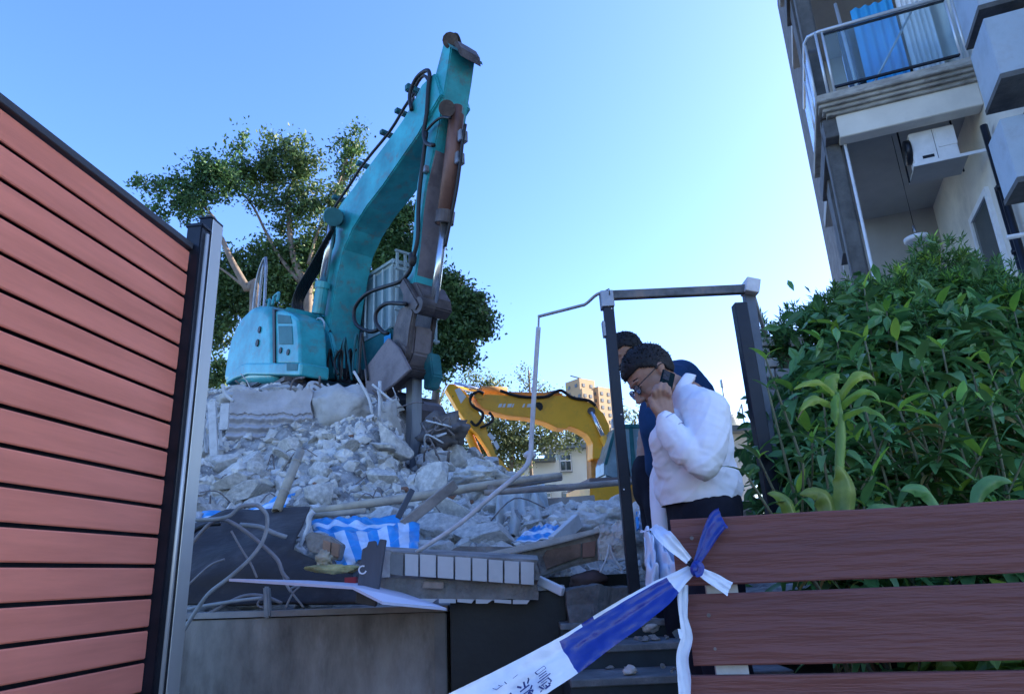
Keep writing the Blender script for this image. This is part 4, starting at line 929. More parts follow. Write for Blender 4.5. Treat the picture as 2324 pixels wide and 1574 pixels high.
# rebar and strips sticking out under the excavator
for i in range(26):
    x0 = rr.uniform(500, 905); y0 = interp([500, 700, 900], [905, 890, 925], x0) + rr.uniform(-5, 25); an = rr.uniform(-1.3, 1.3); ln_ = rr.uniform(25, 75)
    Y = 9.0 + rr.uniform(-.3, .3)
    a = at(x0, y0, Y); c = at(x0 + ln_ * sin(an), y0 - ln_ * .8 * abs(cos(an)), Y - .1); mid = a.lerp(c, .55) + Vector((rr.uniform(-.1, .1), 0, rr.uniform(-.02, .1)))
    b = MB(); b.tube([a, mid, c], rr.choice((.008, .010, .014)), 5, smooth=5)
    b.build('rebar', M['rebar'] if i % 3 else M['dirtywhite'], smooth=True, label='thin bent reinforcing bar poking up under the teal excavator', cat='rebar', group='reinforcing bars under the excavator')
for (pts_, Y, r, lab) in (
 ([(858, 885), (872, 935)], 8.4, .02, 'short pale stick leaning right below the breaker'),
 ([(862, 865), (861, 955)], 8.35, .022, 'upright white batten standing under the breaker'),
 ([(845, 872), (893, 912)], 8.3, .016, 'pale stick slanting down right below the breaker'),
 ([(803, 842), (835, 900), (845, 940)], 8.3, .018, 'curved white strip hanging left of the breaker plate'),
 ([(505, 872), (512, 895), (530, 910)], 8.3, .022, 'curved white strip at the left foot of the excavator')):
    b = MB(); b.tube([at(x, y, Y) for x, y in pts_], r, 6, smooth=4); b.build('batten', M['dirtywhite'], smooth=True, label=lab, cat='stick')
# white posts left of ribbed wall
for i, (x0, y0, x1, y1, w_, lab) in enumerate(((481, 912, 488, 1068, .09, 'taller upright white plank left of the ribbed wall'), (512, 915, 508, 975, .10, 'short upright white plank touching the ribbed wall'), (463, 950, 450, 1025, .05, 'thin leaning white slat beside the metal post'))):
    b = MB(); b.bar(at(x0, y0, 7.9), at(x1, y1, 7.9), w_, .04, up=(0, 1, 0)); b.build('white_plank', M['dirtywhite'], label=lab, cat='plank', bevel=.004)
slp = thing('slat_pile', 'pile of small broken white slats between the steel post and white planks', 'debris', at(480, 1050, 8.0))
for i in range(10):
    x0 = rr.uniform(452, 505); y0 = rr.uniform(930, 1050)
    b = MB(); b.bar(at(x0, y0, 8.1), at(x0 + rr.uniform(-22, 22), y0 + rr.uniform(20, 60), 8.0), .03, .02); b.build('broken_slat', M['dirtywhite'], slp)

M['brickbit'] = mat('broken_brick', (.33, .16, .10), .95, 0, .2, 8, .6, 30, stain=(.4, .37, .34), stscale=7, stamt=.7)
bk_ = [rockmesh(70 + i, 1.2, .7, .6, M['brickbit'], 3, 'brick_bit') for i in range(4)]
for i in range(26):
    u = rr.uniform(430, 1420); v = rr.uniform(1.8, 4.8); s_ = rr.uniform(.03, .08)
    o = link('brick_fragment', rr.choice(bk_), None, Matrix.Translation(terrn(u, v) + Vector((0, 0, s_ * .5))) @ Matrix.Rotation(rr.uniform(0, 6.28), 4, 'Z') @ Matrix.Rotation(rr.uniform(-.6, .6), 4, 'X') @ Matrix.Scale(s_, 4))
    tag(o, 'small reddish brown brick fragment lying on the pale rubble', 'brick', 'brick fragments on the heap')
for i in range(22):
    u = rr.uniform(450, 1250); v = rr.uniform(1.8, 4.6); p = terrn(u, v); an = rr.uniform(0, 6.28); l_ = rr.uniform(.2, .6)
    q1_ = p + Vector((cos(an) * l_ * .5, sin(an) * l_ * .3, rr.uniform(.08, .25))); q2_ = p + Vector((cos(an) * l_, sin(an) * l_ * .6, rr.uniform(-.02, .12)))
    b = MB(); b.tube([p - Vector((0, 0, .03)), q1_, q2_], .006, 5, smooth=5); b.build('wire', M['rebar'], smooth=True, label='bent thin wire arching out of the rubble', cat='wire', group='wires in the rubble')
# ================================================================== foreground walls, steps
def boxp(name, x0, y0, x1, y1, Y, dep, m, par=None, zb=0, bev=.006, skew=0, **k):
    p0 = at(x0, y0, Y); p1 = at(x1, y1, Y)
    b = MB(); b.prism([Vector((p0.x, Y, p0.z)), Vector((p1.x, Y + skew, p1.z)), Vector((p1.x, Y + skew, zb)), Vector((p0.x, Y, zb))], (0, dep, 0)); return b.build(name, m, par, bevel=bev, **k)
w1 = boxp('low_concrete_wall', 300, 1412, 1013, 1388, 4.0, .14, M['wallcon'], label='stained grey low concrete wall across the bottom left', cat='wall')
b = MB(); p0 = at(300, 1408, 3.995); p1 = at(1016, 1386, 3.995); b.prism([p0, Vector((p1.x, 3.99, p1.z)), Vector((p1.x, 3.99, p1.z + .03)), p0 + Vector((0, 0, .03))], (0, .17, 0)); b.build('wall_coping', mat('dusty_coping', (.30, .29, .28), .9, 0, .15, 4, .3, 30), w1)
boxp('wall_end_strip', 985, 1391, 1013, 1391, 3.985, .02, mat('pale_wall_edge', (.27, .27, .26), .85, 0, .15, 3, .2, 30), w1)
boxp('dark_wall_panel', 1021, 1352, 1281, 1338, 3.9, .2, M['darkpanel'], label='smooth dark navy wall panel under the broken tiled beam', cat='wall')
b = MB(); p0 = at(1020, 1352, 3.88); p1 = at(1281, 1336, 3.88); b.prism([p0, p1, p1 + Vector((0, 0, .02)), p0 + Vector((0, 0, .02))], (0, .24, 0)); b.build('ledge', M['concrete'], label='thin grey ledge capping the dark wall panel', cat='ledge')
# rough concrete block beside the steps
bm = bmesh.new(); bmesh.ops.create_grid(bm, x_segments=1, y_segments=1, size=1); bm.free()
def rough(name, x0, y0, x1, y1, Y, dep, zb, m, amp=.02, par=None, n=22, seed=1, **k):
    p0 = at(x0, y0, Y); p1 = at(x1, y1, Y); rows = []
    zt = p0.z
    for j in range(n + 1):
        t = j / n; r = []
        for i in range(n + 1):
            s = i / n; p = Vector((lerp(p0.x, p1.x, s), Y, lerp(zb, lerp(p0.z, p1.z, s), t))); d = noise.fractal(p * 5 + Vector((seed, 0, 0)), 1, 2, 5) * amp
            r.append(p + Vector((d * .6 * (1 if i in (0, n) else .3), -d, d * .8 * (1 if j == n else 0))))
        rows.append(r)
    b = MB(); b.grid(rows); b.grid([rows[-1], [p + Vector((0, dep, 0)) for p in rows[-1]]]); b.grid([[r[0] for r in rows], [r[0] + Vector((0, dep, 0)) for r in rows]]); b.grid([[r[-1] for r in rows], [r[-1] + Vector((0, dep, 0)) for r in rows]])
    return b.build(name, m, par, fix=True, **k)
M['mossy'] = mat('grimy_dark_concrete', (.13, .13, .125), .92, 0, .25, 5, .6, 35, col2=(.05, .055, .055), stain=(.22, .22, .22), stscale=6, stamt=.5)
rough('concrete_block', 1284, 1343, 1432, 1330, 3.75, .5, 0, M['mossy'], .05, label='grimy rough concrete block standing beside the steps', cat='block')
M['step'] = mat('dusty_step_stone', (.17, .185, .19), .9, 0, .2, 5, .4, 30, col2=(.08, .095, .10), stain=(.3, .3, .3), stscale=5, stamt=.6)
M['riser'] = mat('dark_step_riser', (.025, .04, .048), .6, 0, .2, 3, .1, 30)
st = thing('stone_steps', 'dusty dark stone steps climbing behind the plank fence', 'steps', (1.2, 3, 0))
xl = at(1290, 1500, 3.2).x; XR = 1.09
for k, (yp_, Y) in enumerate(((1405, 3.72), (1458, 3.42), (1533, 3.14))):
    z = at(1480, yp_, Y).z
    b = MB(); b.box(((xl + XR) / 2, Y + .16, z - .015), (XR - xl, .33, .03)); b.build('tread', M['step'], st, bevel=.004)
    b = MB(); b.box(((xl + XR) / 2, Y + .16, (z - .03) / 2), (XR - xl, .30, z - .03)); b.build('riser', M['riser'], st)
z3 = z
for k in range(3):
    z -= .15; Y -= .28
    b = MB(); b.box(((xl + XR) / 2, Y + .16, z - .015), (XR - xl, .33, .03)); b.build('tread', M['step'], st, bevel=.004)
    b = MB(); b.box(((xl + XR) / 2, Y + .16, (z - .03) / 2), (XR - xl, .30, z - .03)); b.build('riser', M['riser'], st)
rr = random.Random(77)
for i in range(46):
    k = rr.choice((0, 0, 0, 1, 1, 2)); yp_, Y = ((1405, 3.72), (1458, 3.42), (1533, 3.14))[k]
    zz = at(1480, yp_, Y).z; x = lerp(xl + .15, at(1545, 1500, Y).x, rr.random()); s = rr.uniform(.008, .04) * (1.2 if k == 0 else .7)
    o = link('stone_chip', rr.choice(rk), None, Matrix.Translation((x, Y + rr.uniform(.05, .28), zz + s * .3)) @ Matrix.Rotation(rr.uniform(0, 6), 4, 'Z') @ Matrix.Scale(s, 4)); tag(o, 'small chip of broken stone lying on the steps', 'stone', 'stone chips on the steps')
lump('concrete_lump', (1475, 1425), 3.78, (.10, .08, .05), M['chunk'], 41, None, 'grey concrete lump on the top step by the hanging tape')
lump('concrete_lump', (1430, 1520), 3.2, (.035, .03, .025), M['chunk'], 42, None, 'small dark stone on the lower visible step')
# ---- broken tiled beam, with parts
TY = 3.75
bt = thing('tiled_beam', 'broken concrete beam faced with a row of white tiles, lying on the wall', 'beam', at(1040, 1330, TY))
M['tile'] = mat('dusty_white_tile', (.50, .51, .51), .35, 0, .07, 3, .05, 30, stain=(.36, .35, .33), stscale=2, stamt=.5)
M['mortar'] = mat('grey_mortar', (.27, .255, .235), .95, 0, .2, 6, .8, 30, stain=(.16, .13, .11), stscale=4, stamt=.6)
outl = [(868, 1248), (885, 1240), (1215, 1272), (1222, 1300), (1216, 1352), (1210, 1374), (1180, 1366), (1130, 1370), (1100, 1362), (1075, 1368), (1050, 1362), (1000, 1366), (960, 1360), (905, 1362), (870, 1372), (848, 1360), (850, 1320)]
rows = []
n = 60
for j in range(17):
    t = j / 16; r = []
    for i in range(n + 1):
        s = i / n; yt = lerp(1249, 1270, s); yb = lerp(1356, 1364, s) + 4 * noise.noise(Vector((s * 14, 1, 1))) - (3 if s > .75 else 0)
        x = lerp(852, 1222, s) + (6 * noise.noise(Vector((t * 4, s * 2, 5))) if i in (0, n) else 0); y = lerp(yb, yt, t)
        p = at(x, y, TY); dd = .012 * noise.fractal(p * 9, 1, 2, 4)
        r.append(p + Vector((0, -dd + (.035 if t < .45 else 0), 0)))
    rows.append(r)
b = MB(); b.grid(rows); bk = Vector((0, .26, .03)); b.grid([rows[-1], [p + bk for p in rows[-1]]]); b.grid([rows[0], [p + bk for p in rows[0]]]); b.grid([[r[0] for r in rows], [r[0] + bk for r in rows]]); b.grid([[r[-1] for r in rows], [r[-1] + bk for r in rows]])
b.build('beam_core', M['mortar'], bt)
xs = [919, 953, 993, 1033, 1072, 1109, 1145, 1182, 1216]
for i in range(8):
    x0, x1 = xs[i] + (0 if i else 0), xs[i + 1] - 4; yy0 = lerp(1255, 1276, (x0 - 919) / 297); yy1 = lerp(1255, 1276, (x1 - 919) / 297); hh = 51 if i > 2 else 50
    r_ = random.Random(i); dy = r_.uniform(-1, 1)
    b = MB(); b.prism([at(x0, yy0 + dy, TY - .035), at(x1, yy1 + dy, TY - .035), at(x1, yy1 + hh, TY - .035), at(x0, yy0 + hh, TY - .035)], (0, .018, 0)); b.build('tile', M['tile'], bt, bevel=.0015)
b = MB(); b.prism([at(880, 1256, TY - .02), at(916, 1258, TY - .02), at(914, 1306, TY - .02), at(876, 1300, TY - .02)], (0, .018, 0)); b.build('tile', mat('grey_bare_tile', (.24, .24, .23), .8), bt)
for i in range(8):
    x0 = 870 + i * 42; 
    b = MB(); b.prism([at(x0, 1356 + i * .6, TY - .03), at(x0 + 38, 1357 + i * .6, TY - .03), at(x0 + 38 - (i % 3) * 6, 1366 + i * .5, TY - .03), at(x0, 1363 + i * .5 + (i % 2) * 3, TY - .03)], (0, .018, 0)); b.build('tile', M['tile'], bt)
b = MB(); b.prism([at(960, 1318, TY - .005), at(1008, 1320, TY - .005), at(1006, 1336, TY - .005), at(958, 1334, TY - .005)], (0, .02, 0)); b.build('exposed_brick', mat('tan_brick', (.38, .29, .22), .9, 0, .15, 6, .3, 30), bt, bevel=.004)
# dark jagged panel at its left end
M['slate'] = mat('slate_grey_sheet', (.075, .085, .105), .55, .1, .12, 3, .1, 40, stretch=(6, 1, .5))
pn = vplane([(806, 1368), (822, 1245), (832, 1240), (836, 1228), (852, 1226), (856, 1240), (862, 1222), (876, 1224), (868, 1278), (862, 1320), (852, 1376)], TY - .16, .03, 'jagged_panel', M['slate'], label='dark grey jagged upright panel at the left end of the tiled beam', cat='panel', bev=.003)
b = MB(); c = at(823, 1292, TY - .165); rr_ = .018
for a in range(14):
    a0 = pi * .35 + a * 1.55 * pi / 14; a1 = a0 + 1.55 * pi / 14
    b.bar(c + Vector((cos(a0) * rr_, -.001, sin(a0) * rr_)), c + Vector((cos(a1) * rr_, -.001, sin(a1) * rr_)), .007, .003, up=(0, 1, 0))
b.build('painted_ring', M['white'], pn, kind='stuff')
rough('broken_edge', 853, 1244, 888, 1246, TY - .05, .2, at(860, 1310, TY).z, M['concrete'], .03, bt, 14, 3)
# white board resting on the wall
b = MB(); 
q = [at(520, 1312, 3.55), at(800, 1330, 3.35), at(868, 1364, 3.3), at(1012, 1378, 3.45), at(1015, 1380, 3.75), at(860, 1325, 4.0), at(700, 1316, 3.9)]
b.prism(q, (0, 0, -.012)); b.build('white_board', mat('bluish_white_sheet', (.60, .63, .75), .4, 0, .04, 2, .03, 20), label='thin pointed white sheet resting across the top of the low wall', cat='board')
# yellowish sack and scraps
lump('foam_scrap', (760, 1290), 3.95, (.14, .06, .03), mat('dirty_yellow_foam', (.42, .38, .16), .9, 0, .25, 8, .6, 20), 51, None, 'dirty yellow foam scrap between the black sheet and the jagged panel', 'scrap', amp=.35, rot=.05)
lump('foam_scrap', (735, 1268), 4.02, (.05, .05, .05), mat('beige_foam', (.4, .35, .25), .9, 0, .25, 8, .6, 20), 52, None, 'small beige foam scrap above the yellow one', 'scrap', amp=.5)
b = MB(); b.box(at(797, 1320, 3.95), (.06, .05, .05)); b.build('red_scrap', mat('red_plastic', (.35, .02, .03), .5), label='small red plastic scrap beside the jagged panel', cat='scrap')
bc = vplane([(690, 1218), (705, 1205), (745, 1215), (775, 1235), (765, 1272), (740, 1262), (700, 1250)], 4.3, .12, 'broken_block', M['mortar'], label='broken grey block with exposed brown brick, right of the black sheet', cat='block', bev=.006)
for i in range(2):
    x = 733 + i * 20; b = MB(); b.prism([at(x, 1224 + 5 * i, 4.28), at(x + 17, 1229 + 5 * i, 4.28), at(x + 15, 1262 + 3 * i, 4.28), at(x - 2, 1256 + 3 * i, 4.28)], (0, .03, 0)); b.build('brick', mat('brown_brick', (.3, .19, .13), .9, 0, .2, 6, .3, 30), bc, bevel=.003)
# big black waterproof sheet, widened at its foot to stand in for black shadow
M['membrane'] = mat('black_grey_membrane', (.032, .027, .027), .8, 0, .2, 2, .2, 14, stain=(.09, .085, .085), stscale=3, stamt=.5)
rows = []
for j in range(41):
    t = j / 40; r = []
    for i in range(61):
        s = i / 60; x = lerp(370, interp([0, .45, .7, 1], [702, 668, 800, 835], t), s); top = interp([0, .2, .45, .62, .8, 1], [1235, 1190, 1165, 1162, 1150, 1148 + 0], s)
        y = lerp(top, 1372, t); Y = 5.2 - 1.1 * t ** .8 + .35 * sin(pi * t) * -.6
        p = at(x, y, Y); a = .06 * noise.noise(Vector((s * 3, t * 4, 4))) + .03 * sin(t * 11 + s * 4)
        r.append(p + Vector((0, -a, a * .3)))
    rows.append(r)
b = MB(); b.grid(rows); o = b.build('membrane_and_shadow', M['membrane'], smooth=True, fix=False, label='big dark membrane sheet folded over debris beside the metal post, its foot standing in for shadow', cat='sheet'); sub(o, [('SOLIDIFY', dict(thickness=.012, offset=0))])
b = MB(); b.tube([at(x, y, 4.6) for x, y in ((712, 1160), (702, 1172), (700, 1195), (690, 1218), (680, 1240))], [.02, .018, .016, .014, .01], 8, smooth=4); b.build('torn_edge', M['dirtywhite'], smooth=True, label='torn white edge strip along the right side of the dark membrane', cat='strip')
# striped tarps
def stripe(name, direction='u', n=7):
    m = bpy.data.materials.new(name); m.use_nodes = True; N = m.node_tree.nodes; Lk = m.node_tree.links; b_ = N['Principled BSDF']; b_.inputs['Roughness'].default_value = .4
    uv = N.new('ShaderNodeUVMap'); sp = N.new('ShaderNodeSeparateXYZ'); mm = N.new('ShaderNodeMath'); mm.operation = 'MULTIPLY'; mm.inputs[1].default_value = n
    fr = N.new('ShaderNodeMath'); fr.operation = 'FRACT'; gt = N.new('ShaderNodeMath'); gt.operation = 'GREATER_THAN'; gt.inputs[1].default_value = .5
    mx = N.new('ShaderNodeMix'); mx.data_type = 'RGBA'; mx.inputs[6].default_value = (.02, .26, .62, 1); mx.inputs[7].default_value = (.55, .66, .80, 1)
    Lk.new(uv.outputs[0], sp.inputs[0]); Lk.new(sp.outputs[0 if direction == 'u' else 1], mm.inputs[0]); Lk.new(mm.outputs[0], fr.inputs[0]); Lk.new(fr.outputs[0], gt.inputs[0]); Lk.new(gt.outputs[0], mx.inputs[0])
    nz = N.new('ShaderNodeTexNoise'); nz.inputs['Scale'].default_value = 5; hs_ = N.new('ShaderNodeHueSaturation'); mr = N.new('ShaderNodeMapRange'); mr.inputs['To Min'].default_value = .7; mr.inputs['To Max'].default_value = 1.25
    Lk.new(nz.outputs[0], mr.inputs[0]); Lk.new(mr.outputs[0], hs_.inputs['Value']); Lk.new(mx.outputs[2], hs_.inputs['Color']); Lk.new(hs_.outputs[0], b_.inputs['Base Color'])
    return m
def tarp(name, TL, TR, BR, BL, Y0, Y1, fold, mt, lab, nx=60, ny=26, fq=8, seed=0, sag=0):
    rows = []
    for j in range(ny + 1):
        t = j / ny; row = []
        for i in range(nx + 1):
            s = i / nx; x = lerp(lerp(TL[0], TR[0], s), lerp(BL[0], BR[0], s), t); y = lerp(lerp(TL[1], TR[1], s), lerp(BL[1], BR[1], s), t) + sag * sin(pi * s)
            p = at(x, y, lerp(Y0, Y1, t)); a = fold * (sin(s * fq + 3 * noise.noise(Vector((s * 2, t * 3, seed)))) + 1.5 * noise.noise(Vector((s * 9, t * 6, seed))))
            row.append(p + Vector((0, -a, .6 * a)))
        rows.append(row)
    b = MB(); b.grid(rows); me = b.mesh(name, mt, Vector(), True); uvl = me.uv_layers.new(name='UVMap')
    n = nx + 1
    for lp_ in me.loops: vi = lp_.vertex_index; uvl.data[lp_.index].uv = ((vi % n) / nx, (vi // n) / ny)
    o = link(name, me); tag(o, lab, 'tarpaulin'); sub(o, [('SOLIDIFY', dict(thickness=.004, offset=0))]); return o
ts5 = stripe('striped_tarp', 'u', 4.5); ts2 = stripe('striped_tarp_wide', 'v', 1.6); ts3 = stripe('striped_tarp_fine', 'u', 3.2)
tarp('striped_tarp', (735, 1215), (952, 1185), (950, 1250), (770, 1290), 4.9, 4.35, .025, ts5, 'blue and white striped tarpaulin bunched above the tiled beam', fq=10, seed=2)
tarp('blue_tarp', (705, 1185), (905, 1165), (945, 1215), (715, 1215), 5.3, 4.95, .03, ts2, 'blue tarpaulin fold lying behind the striped one, by the bamboo', fq=6, seed=5)
tarp('blue_tarp', (400, 1175), (672, 1120), (640, 1165), (400, 1225), 5.9, 5.35, .035, ts2, 'long blue tarpaulin behind the dark membrane at the left', fq=9, seed=8, sag=8)
tarp('blue_tarp', (1215, 1192), (1275, 1188), (1300, 1222), (1160, 1232), 5.1, 4.7, .015, ts2, 'small blue and white tarpaulin corner left of the white board end', fq=4, seed=9)
tarp('pale_tarp', (1440, 1150), (1480, 1140), (1482, 1200), (1445, 1205), 4.6, 4.4, .02, ts3, 'pale blue tarpaulin scrap between the gate post and the dark trousers', fq=9, seed=12)
# white board end
b = MB(); b.bar(at(1255, 1232, 4.5), at(1312, 1180, 4.7), .045, .09); b.build('white_trim', M['dirtywhite'], label='white trim board sloping up right of the blue tarpaulin', cat='board', bevel=.003)
b = MB(); b.bar(at(1222, 1315, 3.9), at(1278, 1342, 3.8), .03, .045); b.build('white_trim', M['white'], label='short white trim piece right below the tiled beam end', cat='board', bevel=.004)
# second concrete slab with exposed brown brick under it
sl = vplane([(1010, 1255), (1040, 1238), (1150, 1240), (1240, 1232), (1320, 1212), (1412, 1180), (1425, 1205), (1428, 1255), (1300, 1285), (1225, 1312), (1215, 1270), (1020, 1262)], 4.2, .35, 'broken_slab', M['mortar'], label='long broken concrete slab lying between the tiled beam and gate post', cat='slab', bev=.012)
vplane([(1060, 1262), (1250, 1222), (1408, 1186), (1412, 1194), (1255, 1236), (1100, 1270)], 4.14, .05, 'slab_lip', M['concrete'], sl, bev=.006)
vplane([(1232, 1262), (1240, 1248), (1318, 1232), (1318, 1262), (1240, 1290)], 4.175, .02, 'brown_patch', mat('brown_plaster', (.22, .14, .10), .9, 0, .25, 6, .4, 30, stain=(.3, .28, .26), stscale=8), sl)
vplane([(1322, 1232), (1352, 1226), (1350, 1262), (1322, 1264)], 4.17, .02, 'brown_patch', M['barrel'], sl)
rough('slab_end', 1355, 1195, 1428, 1180, 4.1, .3, at(1400, 1268, 4.1).z, M['chunk'], .06, sl, 20, 6)
for pts_ in ([(1383, 1235), (1378, 1262), (1362, 1298)], [(1384, 1236), (1392, 1262), (1412, 1292)]):
    b = MB(); b.tube([at(x, y, 4.02) for x, y in pts_], .007, 6, smooth=4); b.build('wire_stub', M['dirtywhite'], sl, smooth=True)
lump('brown_block', (1330, 1318), 4.15, (.12, .1, .07), mat('dark_brown_block', (.07, .04, .035), .8, 0, .2, 4, .2, 20), 61, None, 'dark brown block tucked under the broken slab end', 'block', amp=.1)
boxp('cavity_shade_sheet', 1225, 1310, 1440, 1300, 4.45, .05, M['darkpanel'], label='added dark sheet standing in for shade in the hollow under the broken slab', cat='board')  # dark sheet added in place of the hollow's own shade
# cables and hoses lying over the black sheet
M['cable'] = mat('purplish_grey_cable', (.20, .19, .20), .6, 0, .15, 8, .1, 50)
M['hosegrey'] = mat('dusty_grey_hose', (.27, .29, .30), .6, 0, .15, 8, .1, 50)
for pts_, Y, r, m_, lab in (
 ([(418, 1428), (445, 1385), (475, 1345), (520, 1310), (565, 1270), (592, 1235), (604, 1205), (606, 1170), (590, 1150), (575, 1145), (545, 1150), (520, 1170), (480, 1178), (420, 1178)], 3.85, .011, 'hosegrey', 'thick grey cable looping from the tarpaulin down over the low wall'),
 ([(420, 1255), (450, 1215), (480, 1185), (505, 1178), (535, 1190), (570, 1215), (600, 1240), (630, 1270), (642, 1300), (655, 1315)], 3.95, .011, 'cable', 'brownish hose arching over the dark membrane'),
 ([(545, 1190), (590, 1195), (625, 1210), (650, 1218)], 4.0, .013, 'hosegrey', 'pale pipe end lying across the dark membrane'),
 ([(525, 1204), (545, 1240), (570, 1280), (583, 1310)], 3.9, .006, 'cable', 'thin cable hanging down the middle of the membrane'),
 ([(416, 1338), (450, 1305), (480, 1280), (510, 1268)], 3.95, .006, 'cable', 'thin cable rising right from the metal post'),
 ([(405, 1390), (440, 1378), (500, 1368), (540, 1362), (600, 1355)], 4.02, .009, 'hosegrey', 'grey hose lying along the top of the low wall'),
 ([(410, 1400), (470, 1392), (520, 1365), (560, 1350), (600, 1352), (640, 1368)], 4.05, .009, 'cable', 'brown cable curving along the wall top'),
 ([(598, 1378), (585, 1372), (592, 1360), (612, 1362), (600, 1374)], 4.0, .006, 'cable', 'small loop of cable on the wall top'),
 ([(648, 1378), (665, 1345), (680, 1330), (660, 1338), (690, 1378)], 4.0, .006, 'hosegrey', 'tangled thin wires below the white sheet'),
 ([(418, 1240), (440, 1205), (470, 1190), (500, 1187)], 4.1, .014, 'black', 'black hose hugging the edge of the dark membrane'),
 ([(640, 1290), (648, 1320), (660, 1342)], 4.0, .008, 'hosegrey', 'short pipe stub below the yellow foam')):
    b = MB(); b.tube([at(x, y, Y + .02 * i * 0) for i, (x, y) in enumerate(pts_)], r, 8, smooth=6); b.build('cable', M[m_], smooth=True, label=lab, cat='cable')
vplane([(596, 1330), (608, 1330), (612, 1400), (598, 1404)], 3.97, .05, 'pipe_stub', M['hosegrey'], label='upright grey stub standing on the low wall under the white sheet', cat='stub', bev=.008)
# dark box filling behind cables
# bamboo poles and planks
def pole(pts_, Y, r, m_, name, lab, n=10, sm=0, cat='pole', hollow=False, nodes=0):
    P = [at(x, y, Y_) for (x, y), Y_ in zip(pts_, Y)]
    b = MB(); b.tube(P, r, n, smooth=sm, cap=not hollow); o = b.build(name, M[m_], smooth=True, label=lab, cat=cat)
    for k in range(nodes):
        q = P[0].lerp(P[-1], (k + .6) / nodes); d = (P[-1] - P[0]).normalized(); b = MB(); b.tube([q - d * .012, q, q + d * .012], [r * 1.0, r * 1.12, r * 1.0] if not isinstance(r, list) else [r[0] * 1.0, r[0] * 1.12, r[0]], n); b.build('bamboo_node', M[m_], o, smooth=True)
    if hollow: sub(o, [('SOLIDIFY', dict(thickness=.01, offset=-1))])
    return o
pole([(627, 1160), (682, 1022)], [5.1, 5.4], .035, 'bamboo', 'bamboo_pole', 'short hollow bamboo pole sticking up out of the left rubble', 12, hollow=True, nodes=2)
pole([(700, 1163), (850, 1140), (1000, 1118), (1130, 1096), (1275, 1078)], [5.4, 5.4, 5.3, 5.2, 5.1], [.032, .034, .036, .03, .022], 'bamboo', 'bamboo_pole', 'long weathered pole lying across the middle of the rubble', 10, 3)
pole([(712, 1170), (830, 1158)], [5.3, 5.3], .022, 'bamboo', 'bamboo_pole', 'shorter bamboo pole lying just below the long one')
b = MB(); b.bar(at(915, 1190, 4.9), at(1032, 1098, 5.1), .045, .07); b.build('timber', M['greywood'], label='split grey timber slanting up right across the rubble', cat='timber', bevel=.004)
b = MB(); b.bar(at(903, 1175, 4.95), at(936, 1110, 5.0), .02, .04); b.build('dark_strip', M['slate'], label='dark narrow strip leaning left of the split timber', cat='strip', bevel=.002)
pole([(1100, 1118), (1180, 1112), (1300, 1104), (1400, 1095), (1520, 1088)], [5.0, 5.0, 5.1, 5.2, 5.3], [.02, .022, .024, .022, .02], 'greywood', 'grey_pole', 'dark grey pole crossing in front of the white house', 8, 3)
b = MB(); b.bar(at(1105, 1108, 5.2), at(1275, 1082, 5.3), .05, .05); b.build('timber', M['greywood'], label='broken dark beam end pointing right toward the white house', cat='timber', bevel=.006)
rr = random.Random(99)
b = MB(); b.bar(at(1235, 1148, 6.3), at(1345, 1140, 6.4), .14, .12); b.build('timber', M['greywood'], label='grey timber lying level below the white house windows', cat='timber')
for i in range(46):
    u = rr.uniform(920, 1420); v = rr.uniform(2.2, 4.6); p = terrn(u, v) + Vector((0, 0, .05)); an = rr.uniform(0, 3.14); l_ = rr.uniform(.08, .28)
    d = Vector((cos(an), sin(an) * .5, rr.uniform(-.4, .7))).normalized() * l_
    b = MB(); b.bar(p, p + d, rr.uniform(.008, .022), rr.uniform(.02, .05)); b.build('splinter', rr.choice((M['dirtywhite'], M['greywood'], M['tile'], M['concrete'])), label='small broken board or tile shard among the rubble', cat='shard', group='shards in the rubble')
# ================================================================== people
M['skin'] = mat('skin', (.33, .19, .135), .55, 0, .07, 18, .08, 90, spec=.35)
M['hair'] = mat('black_hair', (.006, .006, .008), .7, 0, .2, 40, .5, 160, stretch=(1, 1, .2))
M['shirt'] = mat('white_cotton_shirt', (.74, .77, .84), .8, 0, .02, 5, .06, 200, spec=.2)
M['trousers'] = mat('dark_navy_cloth', (.012, .014, .024), .85, 0, .15, 12, .08, 200, spec=.15)
M['suit'] = mat('blue_suit_cloth', (.012, .045, .12), .85, 0, .12, 9, .08, 180, spec=.2)
M['lens'] = mat('spectacle_lens', (.55, .6, .65), .05, 0, .02, 1, 0, spec=.8, trans=.85)
def caps(b, a, c, ra, rc, n=6, asp=None):
    a = Vector(a); c = Vector(c); L__ = (c - a).length; k = max(2, int(L__ / (min(ra, rc) * .35)))
    for i in range(k + 1):
        t = i / k; r = lerp(ra, rc, t); b.ell(a.lerp(c, t), (r, r * asp, r) if asp else r, nu=14, nv=9)
def chain(b, P, Rr, asp=None):
    for i in range(len(P) - 1): caps(b, P[i], P[i + 1], Rr[i], Rr[i + 1], asp=asp)
def fuse(b, name, m, parent, vox=.006, it=4, fold=0, fs=9, seed=0, ff=None):
    o = b.build(name, m, parent, fix=True)
    sub(o, [('REMESH', dict(mode='VOXEL', voxel_size=vox)), ('SMOOTH', dict(factor=.6, iterations=it))])
    if fold:
        me = o.data; me.update(); nrm = [v.normal.copy() for v in me.vertices]; oo = org(o)
        for v, n_ in zip(me.vertices, nrm):
            p = v.co + oo; v.co += n_ * ff(p, n_) if ff else n_ * fold * noise.noise(p * fs)
    return smooth(o)
def head(cen, f, u, s, par, scale=1.0, name='body', extra=None, ears=True):
    """adds head volumes to a MB and returns local->world"""
    def q(a, b_, c): return cen + (f * a + u * b_ + s * c) * scale
    return q
